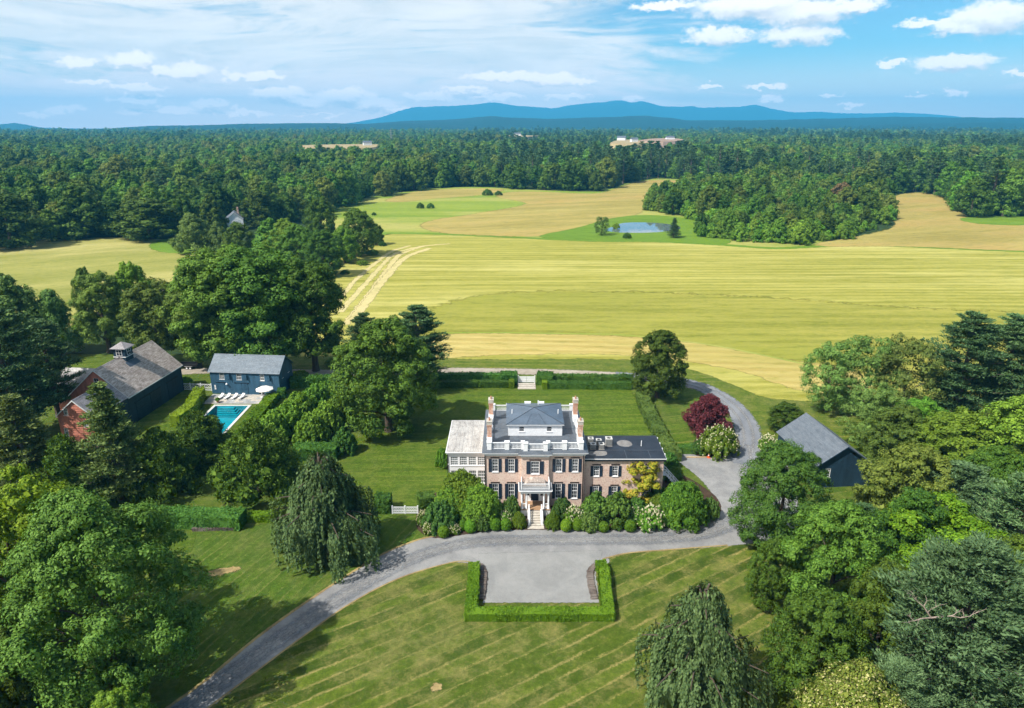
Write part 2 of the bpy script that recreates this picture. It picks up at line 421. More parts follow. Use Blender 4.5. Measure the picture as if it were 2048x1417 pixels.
def brick_mat(name, a, b, mortar, sx=4.5):
    m, nt = new_mat(name)
    g = N(nt, 'ShaderNodeNewGeometry'); p = g.outputs['Position']; nr = g.outputs['Normal']
    sp = N(nt, 'ShaderNodeSeparateXYZ', {0: p}).outputs
    ns = N(nt, 'ShaderNodeSeparateXYZ', {0: nr}).outputs
    u = MATH(nt, 'ADD', MATH(nt, 'MULTIPLY', sp[0], MATH(nt, 'ABSOLUTE', ns[1])), MATH(nt, 'MULTIPLY', sp[1], MATH(nt, 'ABSOLUTE', ns[0])))
    uv = N(nt, 'ShaderNodeCombineXYZ', {0: u, 1: sp[2]}).outputs[0]
    bt = N(nt, 'ShaderNodeTexBrick', {'Vector': uv, 'Color1': (*a, 1), 'Color2': (*b, 1), 'Mortar': (*mortar, 1), 'Scale': sx, 'Mortar Size': 0.03, 'Bias': 0.0, 'Brick Width': 1.0, 'Row Height': 0.36})
    n = NOISE(nt, p, 1.2, 6, 0.65); n2 = NOISE(nt, p, 4.0, 4, 0.7)
    c = MIX(nt, SMOOTH(nt, n, 0.42, 0.64), bt.outputs[0], (0.68, 0.54, 0.45))
    c = MIX(nt, SMOOTH(nt, n2, 0.52, 0.68), c, (0.42, 0.23, 0.17))
    c = MIX(nt, SMOOTH(nt, NOISE(nt, VM(nt, 'MULTIPLY', p, (2, 2, 0.3)), 1.0, 4), 0.6, 0.8), c, (0.62, 0.52, 0.45))
    finish(nt, c, 0.85, bt.outputs[1], -0.3, 0.01, 0.2)
    return m
def roof_mat(name, cols, course=0.3, rough=0.7, patch_col=None, patch_amt=0.0):
    """weathered courses; the boards' colour varies along each course"""
    m, nt = new_mat(name); p = POS(nt)
    n = NOISE(nt, p, 0.9, 6, 0.65); n2 = NOISE(nt, VM(nt, 'MULTIPLY', p, (2.0, 0.4, 3.0)), 1.6, 5, 0.7); n3 = NOISE(nt, p, 6.0, 4, 0.7)
    f = MATH(nt, 'MULTIPLY_ADD', n2, 0.45, MATH(nt, 'MULTIPLY_ADD', n, 0.3, MATH(nt, 'MULTIPLY', n3, 0.25)))
    c = MIX(nt, SMOOTH(nt, f, 0.36, 0.64), cols[0], cols[1])
    if patch_col: c = MIX(nt, MATH(nt, 'MULTIPLY', SMOOTH(nt, n2, 0.55, 0.72), patch_amt), c, patch_col)
    c = MIX(nt, SMOOTH(nt, N(nt, 'ShaderNodeNewGeometry').outputs['Random Per Island'], 0.0, 1.0, 0.0, 0.25), c, MIX(nt, 1.0, c, (0.5, 0.5, 0.5), 'MULTIPLY'))
    finish(nt, c, rough, n3, 0.4, 0.03, 0.3)
    return m
def leaf_mat(name, a, b, c3=None, amt3=0.0, trans=0.22, hue=0.04, dark=0.5, spec=0.12, rough=0.6):
    LK = 1.6
    a = tuple(v * LK * 0.9 for v in a); b = tuple(v * LK for v in b)
    m, nt = new_mat(name)
    g = N(nt, 'ShaderNodeNewGeometry'); oi = N(nt, 'ShaderNodeObjectInfo')
    rnd = g.outputs['Random Per Island']; orn = oi.outputs['Random']
    tc = N(nt, 'ShaderNodeTexCoord').outputs['Object']
    n = NOISE(nt, tc, 0.35, 3, 0.6)
    f = MATH(nt, 'MULTIPLY_ADD', rnd, 0.55, MATH(nt, 'MULTIPLY', n, 0.45))
    c = MIX(nt, SMOOTH(nt, f, 0.2, 0.8), a, b)
    if c3:
        r2 = MATH(nt, 'FRACT', MATH(nt, 'MULTIPLY', rnd, 17.31))
        c = MIX(nt, MATH(nt, 'MULTIPLY', SMOOTH(nt, r2, 1 - amt3 - 0.02, 1 - amt3 + 0.02), 1.0), c, c3)
    hs = N(nt, 'ShaderNodeHueSaturation', {'Hue': MATH(nt, 'MULTIPLY_ADD', orn, hue, 0.5 - hue / 2), 'Saturation': 1.0,
                                          'Value': MATH(nt, 'MULTIPLY_ADD', MATH(nt, 'FRACT', MATH(nt, 'MULTIPLY', orn, 7.7)), dark, 1 - dark * 0.5), 'Color': c}).outputs[0]
    b1 = N(nt, 'ShaderNodeBsdfPrincipled', {'Base Color': hs, 'Roughness': rough, 'Specular IOR Level': spec})
    t1 = N(nt, 'ShaderNodeBsdfTranslucent', {'Color': MIX(nt, 1.0, hs, (1.25, 1.2, 0.45), 'MULTIPLY')})
    mx = N(nt, 'ShaderNodeMixShader', {0: trans, 1: b1, 2: t1})
    N(nt, 'ShaderNodeOutputMaterial', {'Surface': mx})
    return m
def glass_mat(name, col=(0.015, 0.02, 0.026)):
    m, nt = new_mat(name)
    n = NOISE(nt, POS(nt), 0.8, 2)
    finish(nt, MIX(nt, n, tuple(c * 0.5 for c in col), tuple(c * 2.2 for c in col)), 0.06, None, spec=0.6)
    return m

M = {}
STR = R(33.0)
M['lawn_front'] = lawn_mat('mown_lawn_striped', STR, 3.5, (0.048, 0.082, 0.007), (0.108, 0.152, 0.016), (0.38, 0.30, 0.12), 0.78, 1.5)
M['lawn_rear'] = lawn_mat('mown_lawn_across', 0.03, 3.2, (0.062, 0.112, 0.008), (0.112, 0.172, 0.015), (0.25, 0.24, 0.06), 0.5, 0.8)
M['lawn_side'] = lawn_mat('mown_lawn_side', 0.25, 4.0, (0.058, 0.108, 0.008), (0.106, 0.165, 0.015), (0.29, 0.25, 0.09), 0.5, 0.7)
M['verge'] = lawn_mat('verge_grass', -0.05, 5.0, (0.075, 0.122, 0.010), (0.145, 0.190, 0.022), (0.34, 0.29, 0.10), 0.65, 0.4)
M['hay'] = hay_mat('hay_field', 0.02, (0.2128, 0.2128, 0.02912), (0.4032, 0.3752, 0.0952), (0.448, 0.4088, 0.1288))
M['hay_rough'] = hay_mat('uncut_hay', 0.0, (0.168, 0.1848, 0.0224), (0.3696, 0.336, 0.07616), (0.2408, 0.252, 0.03808), 0.03, 0.12, 0.1)
M['meadow_tan'] = hay_mat('dry_meadow', 0.3, (0.224, 0.1848, 0.0448), (0.4368, 0.3696, 0.1176), (0.3584, 0.252, 0.084), 0.02, 0.05, 0.0)
M['meadow_green'] = hay_mat('green_meadow', 0.0, (0.1344, 0.2184, 0.02464), (0.28, 0.3248, 0.05152), (0.336, 0.3248, 0.0896), 0.01, 0.05, 0.0)
M['meadow_left'] = hay_mat('pale_meadow', 0.5, (0.165, 0.185, 0.032), (0.360, 0.335, 0.100), (0.44, 0.39, 0.15), 0.012, 0.03, 0.0)
M['bank'] = hay_mat('mown_bank', 0.0, (0.090, 0.175, 0.014), (0.170, 0.260, 0.030), (0.12, 0.21, 0.02), 0.02, 0.08, 0.0)
M['track'] = hay_mat('straw_track', 1.1, (0.42, 0.355, 0.150), (0.58, 0.50, 0.26), (0.50, 0.42, 0.19), 0.3, 0.3, 0.0)
M['stubble'] = hay_mat('stubble_strip', -0.05, (0.336, 0.2632, 0.0728), (0.5152, 0.42, 0.1568), (0.336, 0.2912, 0.0784), 0.03, 0.3, 0.3, 5.0)
M['gravel'] = gravel_mat('crushed_stone', (0.165, 0.166, 0.168), (0.272, 0.270, 0.262))
M['gravel_court'] = gravel_mat('court_gravel', (0.190, 0.192, 0.188), (0.262, 0.262, 0.252))
M['tar'] = gravel_mat('oiled_gravel', (0.130, 0.142, 0.162), (0.215, 0.224, 0.238))
M['wheel'] = gravel_mat('packed_wheel_track', (0.195, 0.196, 0.196), (0.285, 0.282, 0.275), True)
M['wheel_dark'] = gravel_mat('damp_wheel_track', (0.150, 0.158, 0.172), (0.232, 0.238, 0.245), True)
M['edge'] = gravel_mat('drive_edge', (0.17, 0.12, 0.055), (0.36, 0.28, 0.12))
M['dirt'] = gravel_mat('farm_lane', (0.25, 0.215, 0.17), (0.37, 0.33, 0.27))
M['mulch'] = gravel_mat('bark_mulch', (0.030, 0.020, 0.014), (0.070, 0.045, 0.030))
M['forest_floor'] = gravel_mat('forest_floor', (0.014, 0.030, 0.006), (0.034, 0.060, 0.014))
M['far_tan'] = gravel_mat('far_stubble', (0.24, 0.185, 0.09), (0.38, 0.30, 0.16))
M['far_pink'] = gravel_mat('far_ploughed', (0.22, 0.15, 0.11), (0.34, 0.24, 0.17))
M['hillside'] = gravel_mat('wooded_hillside', (0.004, 0.020, 0.016), (0.010, 0.042, 0.030))
M['brick'] = brick_mat('rose_brick', (0.56, 0.37, 0.30), (0.68, 0.50, 0.42), (0.66, 0.58, 0.51))
M['brick_red'] = brick_mat('chimney_brick', (0.42, 0.17, 0.10), (0.50, 0.24, 0.15), (0.50, 0.40, 0.32))
M['white'] = paint('white_paint', (0.78, 0.79, 0.80), 0.45, 0.06, 2.0)
M['white_warm'] = paint('aged_white_paint', (0.70, 0.70, 0.69), 0.5, 0.1, 2.0, streak=True)
M['navy'] = paint('navy_paint', (0.014, 0.026, 0.048), 0.4, 0.2)
M['deck_roof'] = paint('standing_seam_grey', (0.090, 0.105, 0.125), 0.42, 0.22, 0.7, 0.1)
M['slate_blue'] = paint('blue_grey_metal', (0.085, 0.115, 0.155), 0.38, 0.2, 0.6, 0.08)
M['rubber'] = paint('black_roof_membrane', (0.020, 0.026, 0.037), 0.42, 0.3, 0.5, 0.05)
M['puddle'] = paint('pale_roof_stain', (0.20, 0.19, 0.18), 0.6, 0.25, 1.0)
M['weathered_roof'] = roof_mat('lichen_stained_roof', ((0.247, 0.234, 0.221), (0.572, 0.559, 0.533)), patch_col=(0.091, 0.078, 0.0715), patch_amt=0.75)
M['barn_roof'] = roof_mat('old_wood_shingle', ((0.2148, 0.1696, 0.1403), (0.5994, 0.5203, 0.4637)), patch_col=(0.95, 0.8596, 0.7691), patch_amt=0.35)
M['barn_roof_grey'] = roof_mat('old_grey_shingle', ((0.1418, 0.1283, 0.135), (0.405, 0.3847, 0.3915)), patch_col=(0.135, 0.135, 0.04725), patch_amt=0.7)
M['slate_roof'] = roof_mat('blue_grey_slate', ((0.125, 0.155, 0.185), (0.215, 0.250, 0.285)))
M['slate_dark'] = roof_mat('grey_slate', ((0.07875, 0.0975, 0.12), (0.1425, 0.165, 0.1913)))
M['blue_board'] = paint('blue_boards', (0.0351, 0.0972, 0.1593), 0.55, 0.22, 1.2, 0.15, streak=True)
M['blue_dark'] = paint('dark_blue_boards', (0.016, 0.038, 0.062), 0.55, 0.22, 1.2, 0.15, streak=True)
M['red_board'] = paint('red_boards', (0.46, 0.170, 0.115), 0.65, 0.28, 1.6, 0.15, streak=True)
M['glass'] = glass_mat('window_glass')
M['glass_light'] = glass_mat('conservatory_glass', (0.10, 0.115, 0.12))
M['stone'] = paint('limestone', (0.46, 0.42, 0.36), 0.8, 0.18, 2.0)
M['bluestone'] = paint('flagstone', (0.33, 0.335, 0.33), 0.75, 0.25, 0.9)
M['wall_stone'] = gravel_mat('dry_stone', (0.060, 0.045, 0.038), (0.20, 0.17, 0.15))
M['coping'] = paint('pool_coping', (0.56, 0.55, 0.52), 0.7, 0.1)
M['metal_grey'] = paint('grey_metal', (0.30, 0.30, 0.29), 0.5, 0.15, 3.0, metal=0.3)
M['black_metal'] = paint('black_metal', (0.012, 0.012, 0.014), 0.45, 0.2)
M['copper_dark'] = paint('dark_downpipe', (0.035, 0.025, 0.022), 0.5, 0.2)
M['brown_floor'] = paint('tan_boards', (0.34, 0.21, 0.12), 0.6, 0.15)
M['canvas'] = paint('white_canvas', (0.80, 0.76, 0.72), 0.8, 0.05)
M['wood_pale'] = paint('raw_timber', (0.50, 0.36, 0.20), 0.7, 0.15)
M['orange'] = paint('orange_plastic', (0.75, 0.12, 0.03), 0.45, 0.1)
M['terracotta'] = paint('terracotta', (0.42, 0.20, 0.12), 0.7, 0.15)
M['bark'] = paint('bark', (0.085, 0.065, 0.048), 0.9, 0.35, 2.5, 0.6, streak=True)
M['bark_pale'] = paint('dead_wood', (0.30, 0.24, 0.20), 0.9, 0.25, 2.5, 0.4)
M['bark_pine'] = paint('pine_bark', (0.13, 0.105, 0.085), 0.9, 0.3, 2.0, 0.5)
def water_mat(name, col, rough, scale, bstr, deep=None):
    m, nt = new_mat(name); p = POS(nt)
    n = NOISE(nt, p, scale, 3, 0.5)
    finish(nt, col, rough, n, bstr, 0.05, 0.5)
    return m
M['pond'] = water_mat('pond_water', (0.11, 0.15, 0.16), 0.03, 0.6, 0.05)
def pool_mat():
    m, nt = new_mat('pool_water'); p = POS(nt)
    n = NOISE(nt, p, 1.4, 4, 0.6)
    b = N(nt, 'ShaderNodeBsdfPrincipled', {'Base Color': (0.72, 0.90, 0.94, 1), 'Roughness': 0.02, 'IOR': 1.33, 'Transmission Weight': 1.0,
          'Normal': N(nt, 'ShaderNodeBump', {'Height': n, 'Strength': 0.08, 'Distance': 0.1}).outputs[0]})
    t = N(nt, 'ShaderNodeBsdfTransparent', {'Color': (0.62, 0.90, 0.95, 1)})
    fr = N(nt, 'ShaderNodeFresnel', {'IOR': 1.33})
    gl = N(nt, 'ShaderNodeBsdfGlossy', {'Roughness': 0.05})
    N(nt, 'ShaderNodeOutputMaterial', {'Surface': N(nt, 'ShaderNodeMixShader', {0: fr.outputs[0], 1: t, 2: gl})})
    return m
M['pool_water'] = pool_mat()
M['pool_lining'] = paint('blue_pool_plaster', (0.012, 0.36, 0.42), 0.6, 0.12, 0.8)
# foliage
M['leaf_maple'] = leaf_mat('maple_leaf', (0.034, 0.078, 0.008), (0.090, 0.160, 0.022))
M['leaf_hero'] = leaf_mat('sugar_maple_leaf', (0.036, 0.076, 0.009), (0.088, 0.146, 0.025))
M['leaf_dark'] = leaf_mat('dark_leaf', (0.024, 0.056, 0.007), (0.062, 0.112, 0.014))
M['leaf_bright'] = leaf_mat('bright_leaf', (0.04988, 0.1118, 0.01032), (0.1118, 0.1978, 0.02064))
M['leaf_olive'] = leaf_mat('olive_leaf', (0.050, 0.080, 0.012), (0.115, 0.150, 0.026))
M['leaf_pale'] = leaf_mat('pale_feathery_leaf', (0.058, 0.105, 0.020), (0.120, 0.180, 0.042))
M['leaf_locust'] = leaf_mat('locust_leaf', (0.0592, 0.111, 0.00592), (0.1332, 0.1924, 0.01184))
M['leaf_yellow'] = leaf_mat('golden_leaf', (0.11, 0.18, 0.014), (0.28, 0.28, 0.025), (0.48, 0.40, 0.05), 0.2)
M['leaf_chestnut'] = leaf_mat('flowering_chestnut', (0.063, 0.0945, 0.0126), (0.135, 0.153, 0.027), (0.45, 0.414, 0.18), 0.14)
M['leaf_purple'] = leaf_mat('purple_leaf', (0.045, 0.012, 0.016), (0.130, 0.032, 0.040), hue=0.0, trans=0.2)
M['leaf_weep'] = leaf_mat('weeping_beech_leaf', (0.0312, 0.0598, 0.0182), (0.0806, 0.1248, 0.0442), hue=0.01, dark=0.1, trans=0.2)
M['leaf_pine'] = leaf_mat('white_pine_needle', (0.044, 0.088, 0.034), (0.112, 0.182, 0.078), trans=0.2, hue=0.02)
M['leaf_pine_dark'] = leaf_mat('dark_pine_needle', (0.0288, 0.0672, 0.024), (0.0792, 0.1344, 0.0504), trans=0.18, hue=0.02)
M['leaf_yew'] = leaf_mat('yew_needle', (0.0243, 0.0594, 0.00675), (0.081, 0.135, 0.0162), trans=0.2)
M['leaf_cedar'] = leaf_mat('cedar_spray', (0.045, 0.075, 0.0175), (0.11, 0.1438, 0.0425), trans=0.2)
M['leaf_hedge'] = leaf_mat('box_hedge_leaf', (0.0648, 0.1215, 0.00486), (0.1336, 0.2025, 0.01296), trans=0.25)
M['leaf_hedge_dark'] = leaf_mat('privet_hedge_leaf', (0.026, 0.068, 0.010), (0.062, 0.125, 0.020), trans=0.2)
M['leaf_box'] = leaf_mat('clipped_box_leaf', (0.050, 0.115, 0.008), (0.110, 0.195, 0.014), trans=0.25)
M['leaf_rhodo'] = leaf_mat('laurel_leaf', (0.046, 0.098, 0.010), (0.110, 0.180, 0.018), trans=0.25)
M['leaf_shrub'] = leaf_mat('shrub_leaf', (0.034, 0.078, 0.014), (0.082, 0.140, 0.030), trans=0.25)
M['petal'] = leaf_mat('cream_petal', (0.3844, 0.3596, 0.2356), (0.496, 0.4836, 0.3844), trans=0.3, hue=0.0, dark=0.0)
M['leaf_rust'] = leaf_mat('rusty_leaf', (0.075, 0.055, 0.022), (0.14, 0.095, 0.04), hue=0.0)

# ================================================================ the ground
POOL = (-64.55, -57.45, 120.9, 139.75)      # the hole dug for the swimming pool
def ground_sheet():
    # one sheet to the horizon; finer towards the house
    b = MB()
    X = (-16500, POOL[0], POOL[1], 16500); Y = (-300, POOL[2], POOL[3], 16400)
    for i in range(3):
        for j in range(3):
            if (i, j) != (1, 1): b.quad((X[i], Y[j], -0.02), (X[i + 1], Y[j], -0.02), (X[i + 1], Y[j + 1], -0.02), (X[i], Y[j + 1], -0.02))
    tag(b.build('ground', M['forest_floor']), kind='structure')
ground_sheet()
# estate lawns
patch('lawn', [(-135, 25), (95, 25), (95, 172), (-135, 176)], 0.0, M['lawn_side'], 0, holes=[[(POOL[0], POOL[2]), (POOL[0], POOL[3]), (POOL[1], POOL[3]), (POOL[1], POOL[2])]])
patch('front_lawn', [(-32.41, 48.92), (-31.77, 57.28), (-29.15, 61.94), (-25.32, 67.88), (-20.77, 74.28), (-15.15, 79.45), (-8.68, 82.84), (-5.90, 83.19), (3.77, 78.91), (13.50, 83.90), (16.16, 85.11), (31.49, 87.35), (38.61, 85.84), (35.97, 71.89), (32.30, 57.28), (29.70, 48.92)], 0.008, M['lawn_front'], 0, feather=0.6)
patch('rear_lawn', [(-16.96, 150.12), (27.07, 149.48), (27.69, 117.20), (25.87, 98.31), (-18.05, 98.31), (-28.67, 102.31), (-31.98, 120.40), (-24.92, 129.74)], 0.008, M['lawn_rear'], 0, feather=1.0)
patch('lower_lawn', [(-46.97, 89.69), (-35.70, 92.98), (-18.37, 95.29), (-13.70, 92.42), (-11.50, 89.69), (-18.69, 84.02), (-25.01, 75.77), (-30.09, 67.88), (-33.30, 61.21), (-39.32, 63.44), (-42.78, 74.77)], 0.008, lawn_mat('rough_lawn', R(70), 2.4, (0.050, 0.105, 0.009), (0.095, 0.160, 0.016), (0.29, 0.25, 0.10), 0.5, 0.7), 0)
# fields
patch('hay_field', [(-61.62, 174.41), (-16.29, 172.32), (29.75, 172.74), (46.88, 162.55), (54.05, 146.34), (65.25, 140.41), (119.00, 134.89), (237.61, 156.12), (382.11, 313.12), (304.55, 328.70), (249.28, 335.63), (196.75, 350.36), (170.99, 355.02), (133.68, 344.33), (106.80, 355.02), (72.69, 364.70), (41.27, 366.37), (-6.58, 380.20), (-46.18, 391.25), (-68.40, 389.37), (-79.83, 339.93), (-76.17, 269.95), (-66.76, 210.33)], 0.020, M['hay'], 4, feather=3)
patch('uncut_hay_strip', [(-27.40, 210.33), (-7.81, 239.69), (31.81, 244.29), (83.57, 236.71), (128.13, 221.50), (169.42, 210.33), (173.99, 179.59), (124.73, 167.12), (85.50, 165.19), (70.72, 173.15), (55.23, 184.13), (31.42, 192.84), (5.29, 194.88), (-18.21, 194.88), (-30.18, 196.44)], 0.028, M['hay_rough'], 4, feather=11)
patch('stubble_strip', [(-22.87, 184.13), (-18.04, 192.84), (5.24, 192.84), (31.05, 190.35), (52.20, 183.21), (67.64, 171.91), (83.76, 161.45), (79.03, 146.34), (67.28, 151.09), (57.32, 164.05), (41.69, 173.15), (23.73, 177.40), (-3.23, 176.96), (-19.12, 174.41)], 0.034, M['stubble'], 5, feather=3.5)
patch('field_verge', [(-61.09, 172.74), (-18.84, 171.50), (-3.12, 170.29), (29.37, 170.29), (44.38, 162.55), (52.09, 151.09), (57.52, 143.32), (73.35, 138.99), (65.75, 122.62), (50.19, 122.62), (50.83, 134.89), (48.82, 147.89), (42.04, 155.43), (27.89, 160.72), (-19.40, 164.43), (-57.85, 162.55)], 0.03, M['verge'], 3, feather=1.5)
for k, pts in enumerate([[(-51.27, 204.56), (-51.61, 236.71), (-52.55, 284.76), (-53.05, 326.00), (-44.30, 351.90)], [(-56.34, 219.56), (-56.56, 256.52), (-56.92, 301.16), (-55.85, 328.70), (-46.46, 348.84), (-32.11, 358.20)],
                         [(-50.23, 210.33), (-50.44, 239.69), (-50.78, 281.68), (-49.25, 319.44), (-40.90, 344.33)], [(-60.41, 230.96), (-61.89, 269.95), (-60.42, 310.66), (-58.18, 335.63), (-51.94, 351.90)]]):
    ribbon('farm_track', pts, (1.6, 1.1, 2.4, 0.9)[k], 0.034 + 0.004 * k, M['track'], feather=1.6)
# field margins: unmown grass banks between the fields
def margin(pts, w, mat='bank', z=0.04): ribbon('field_margin', pts, w, z, M[mat])
patch('far_meadow', [(-131.84, 481.23), (-129.43, 563.05), (-105.18, 635.89), (-74.72, 687.93), (-31.81, 705.19), (12.42, 676.87), (76.88, 655.76), (108.24, 711.14), (139.51, 790.89), (182.28, 821.49), (211.94, 723.32), (135.23, 454.60), (127.82, 389.37), (172.44, 358.20), (134.23, 345.82), (107.25, 356.60), (73.01, 366.37), (41.45, 368.04), (-6.61, 382.00), (-46.61, 395.07), (-69.67, 397.01), (-86.83, 371.44)], 0.024, M['meadow_green'], 4, feather=5)
patch('dry_meadow', [(-53.17, 426.16), (-46.81, 454.60), (-22.22, 486.92), (14.10, 551.85), (-10.33, 608.19), (7.41, 655.76), (74.61, 635.89), (105.64, 693.59), (139.75, 776.41), (177.26, 798.33), (203.45, 711.14), (117.98, 603.80), (88.67, 495.70), (60.46, 454.60), (37.93, 419.57), (18.50, 389.37), (-6.70, 387.50), (-38.44, 398.96)], 0.05, M['meadow_tan'], 4, feather=6)
patch('dry_meadow', [(-100.77, 582.74), (-89.17, 650.68), (-59.69, 682.36), (-11.55, 682.36), (-28.35, 626.39), (-68.66, 590.99), (-90.08, 566.89)], 0.06, M['meadow_tan'], 4, feather=6)
patch('pond_bank', [(16.94, 385.65), (40.74, 417.42), (62.09, 454.60), (83.52, 475.67), (103.32, 472.93), (121.59, 439.94), (119.35, 398.96), (110.30, 358.20), (83.59, 366.37), (47.17, 371.44), (25.96, 374.90)], 0.075, M['bank'], 4, feather=2.5)
patch('pond', [(54.68, 406.97), (59.31, 417.42), (68.28, 435.25), (74.97, 439.94), (86.94, 439.94), (96.47, 432.94), (100.54, 419.57), (95.90, 406.97), (86.76, 400.94), (75.96, 397.01), (65.96, 397.01), (59.67, 398.96)], 0.10, M['pond'], 5)
patch('right_meadow', [(157.49, 353.46), (190.72, 380.20), (239.50, 430.66), (298.02, 563.05), (367.69, 645.68), (367.60, 599.47), (320.50, 511.03), (301.06, 449.61), (326.35, 439.94), (424.69, 430.66), (328.42, 328.70), (251.28, 338.49), (197.57, 351.90)], 0.05, M['meadow_tan'], 4, feather=5)
patch('green_strip', [(296.04, 459.69), (327.98, 475.67), (344.10, 464.90), (319.75, 430.66), (291.84, 435.25)], 0.08, M['bank'], 3, feather=3)
patch('left_meadow', [(-347.45, 313.12), (-255.39, 344.33), (-248.14, 368.04), (-216.60, 378.42), (-188.68, 371.44), (-148.62, 358.20), (-128.35, 301.16), (-130.87, 268.09), (-137.64, 236.71), (-135.69, 204.56), (-153.33, 199.08), (-239.96, 210.33)], 0.03, M['meadow_left'], 4, feather=4)
patch('green_strip', [(-183.06, 351.90), (-186.00, 371.44), (-165.78, 368.04), (-149.89, 361.42), (-139.28, 331.44), (-148.94, 328.70), (-168.27, 334.23)], 0.045, M['bank'], 4, feather=3)
margin([(-75.03, 395.07), (-46.40, 393.15), (-6.61, 382.00), (41.45, 368.04), (73.01, 366.37), (106.80, 355.02), (133.68, 344.33), (171.71, 356.60), (196.75, 350.36), (249.28, 335.63), (304.55, 328.70)], 5.0)
margin([(-24.14, 195.40), (-3.54, 195.92), (15.57, 194.88), (31.57, 193.86), (45.10, 188.88), (56.37, 183.21), (70.26, 171.91), (78.69, 164.05)], 1.0, 'meadow_green', 0.046)
margin([(-130.87, 244.29), (-129.64, 259.11), (-129.24, 282.70), (-128.47, 307.03), (-126.55, 332.83)], 7.0)
ribbon('farm_lane', [(-129.83, 245.86), (-129.23, 258.24), (-129.71, 276.68), (-129.03, 292.20), (-129.55, 315.62), (-126.73, 347.32)], 2.6, 0.06, M['dirt'])

# drives
ribbon('back_lane', [(-101.48, 160.36), (-85.82, 161.08), (-75.30, 162.55), (-62.58, 161.82), (-40.07, 161.08), (-19.20, 162.55), (-2.99, 162.18), (13.11, 161.08), (26.39, 158.92), (36.80, 156.12), (43.92, 151.09)], 3.6, 0.045, M['dirt'])
ribbon('drive', [(25.22, 159.28), (36.87, 156.46), (43.58, 152.07), (47.19, 144.22), (48.24, 134.36), (46.75, 124.92), (43.97, 117.20), (41.98, 112.17)], 4.2, 0.052, M['tar'])
DRV_OUT = [(-38.53, 54.56), (-35.97, 57.28), (-33.36, 61.35), (-30.09, 67.88), (-25.01, 75.77), (-18.69, 84.02), (-14.23, 87.73), (-10.71, 89.30), (-6.32, 90.50), (-1.82, 91.31), (9.56, 91.45), (20.97, 91.59), (28.19, 93.12), (32.03, 95.29), (33.43, 98.00), (33.42, 102.31), (32.67, 107.50), (30.68, 113.14), (29.89, 116.57), (36.58, 117.20), (42.37, 119.32), (44.71, 123.76), (48.01, 123.08), (47.80, 117.20), (49.19, 112.17), (46.85, 101.49), (43.32, 92.42), (38.16, 88.64), (31.42, 87.10), (22.82, 86.09), (16.54, 85.23), (13.53, 84.14), (11.69, 82.26), (-5.53, 82.84), (-8.69, 82.95), (-15.17, 79.56), (-20.77, 74.28), (-25.32, 67.88), (-29.15, 61.94), (-32.11, 57.08), (-34.08, 54.56)]
patch('drive', DRV_OUT, 0.030, M['gravel'], 4, feather=0.55)
patch('front_court', [(-4.70, 84.62), (12.98, 85.35), (11.14, 81.11), (11.04, 74.37), (-3.59, 74.37), (-4.26, 81.11)], 0.042, M['gravel_court'], 0, feather=0.5)
MAIN = [(-36.31, 53.95), (-33.47, 58.41), (-29.59, 64.77), (-25.08, 71.33), (-19.10, 78.91), (-12.42, 84.86), (-4.70, 87.86), (9.29, 88.38), (22.66, 88.77), (31.53, 91.31), (38.36, 98.31), (42.09, 108.41), (45.29, 120.40)]
for k, sh in enumerate((-1.0, 0.9)): ribbon('wheel_track', MAIN, 0.7, 0.046 + 0.003 * k, M['wheel_dark'], feather=0.7, shift=sh)
ribbon('wheel_track', MAIN, 0.4, 0.0535, M['wheel'], feather=0.8)
for k, sh in enumerate((-0.9, 0.9)): ribbon('wheel_track', [(36.87, 156.46), (43.58, 152.07), (47.19, 144.22), (48.24, 134.36), (46.75, 124.92), (43.97, 117.20)], 0.5, 0.057 + 0.003 * k, M['wheel'], feather=0.5, shift=sh)
ribbon('drive_edge', [(-36.29, 57.08), (-33.53, 61.50), (-30.27, 68.06), (-25.19, 75.97), (-18.87, 84.26), (-14.41, 87.99), (-11.04, 89.56)], 0.35, 0.05, M['edge'])
ribbon('drive_edge', [(-32.00, 57.08), (-28.98, 61.79), (-25.15, 67.71), (-20.59, 74.08), (-15.00, 79.34), (-8.53, 82.72), (-5.88, 82.95)], 0.22, 0.05, M['edge'])
ribbon('drive_edge', [(12.75, 83.54), (16.50, 84.98), (22.76, 85.84), (31.38, 86.97)], 0.25, 0.05, M['edge'])
# planting beds
patch('planting_bed', [(-14.06, 91.04), (-11.27, 88.90), (-6.30, 90.09), (-1.81, 91.04), (9.54, 91.18), (20.92, 91.31), (28.12, 92.84), (31.95, 95.00), (33.43, 98.00), (33.00, 102.31), (29.40, 108.41), (26.40, 106.60), (10.29, 99.88), (-10.33, 102.31), (-14.21, 99.88), (-14.84, 95.29)], 0.036, M['mulch'], 3, feather=0.3)
patch('planting_bed', [(34.56, 120.40), (34.34, 115.75), (38.38, 115.34), (42.84, 119.32), (43.73, 123.76), (39.79, 127.29)], 0.058, M['mulch'], 3, feather=0.3)
# bare patches worn in the front grass
patch('bare_patch', [(-8.38, 60.21), (-8.23, 60.28), (-8.05, 60.14), (-8.14, 59.99), (-8.31, 59.99)], 0.016, M['edge'], 3, feather=0.9)
patch('bare_patch', [(-41.13, 80.44), (-40.12, 81.00), (-38.54, 81.34), (-37.78, 81.34), (-38.57, 80.89), (-39.86, 80.33), (-40.86, 80.11)], 0.016, M['edge'], 3, feather=0.9)

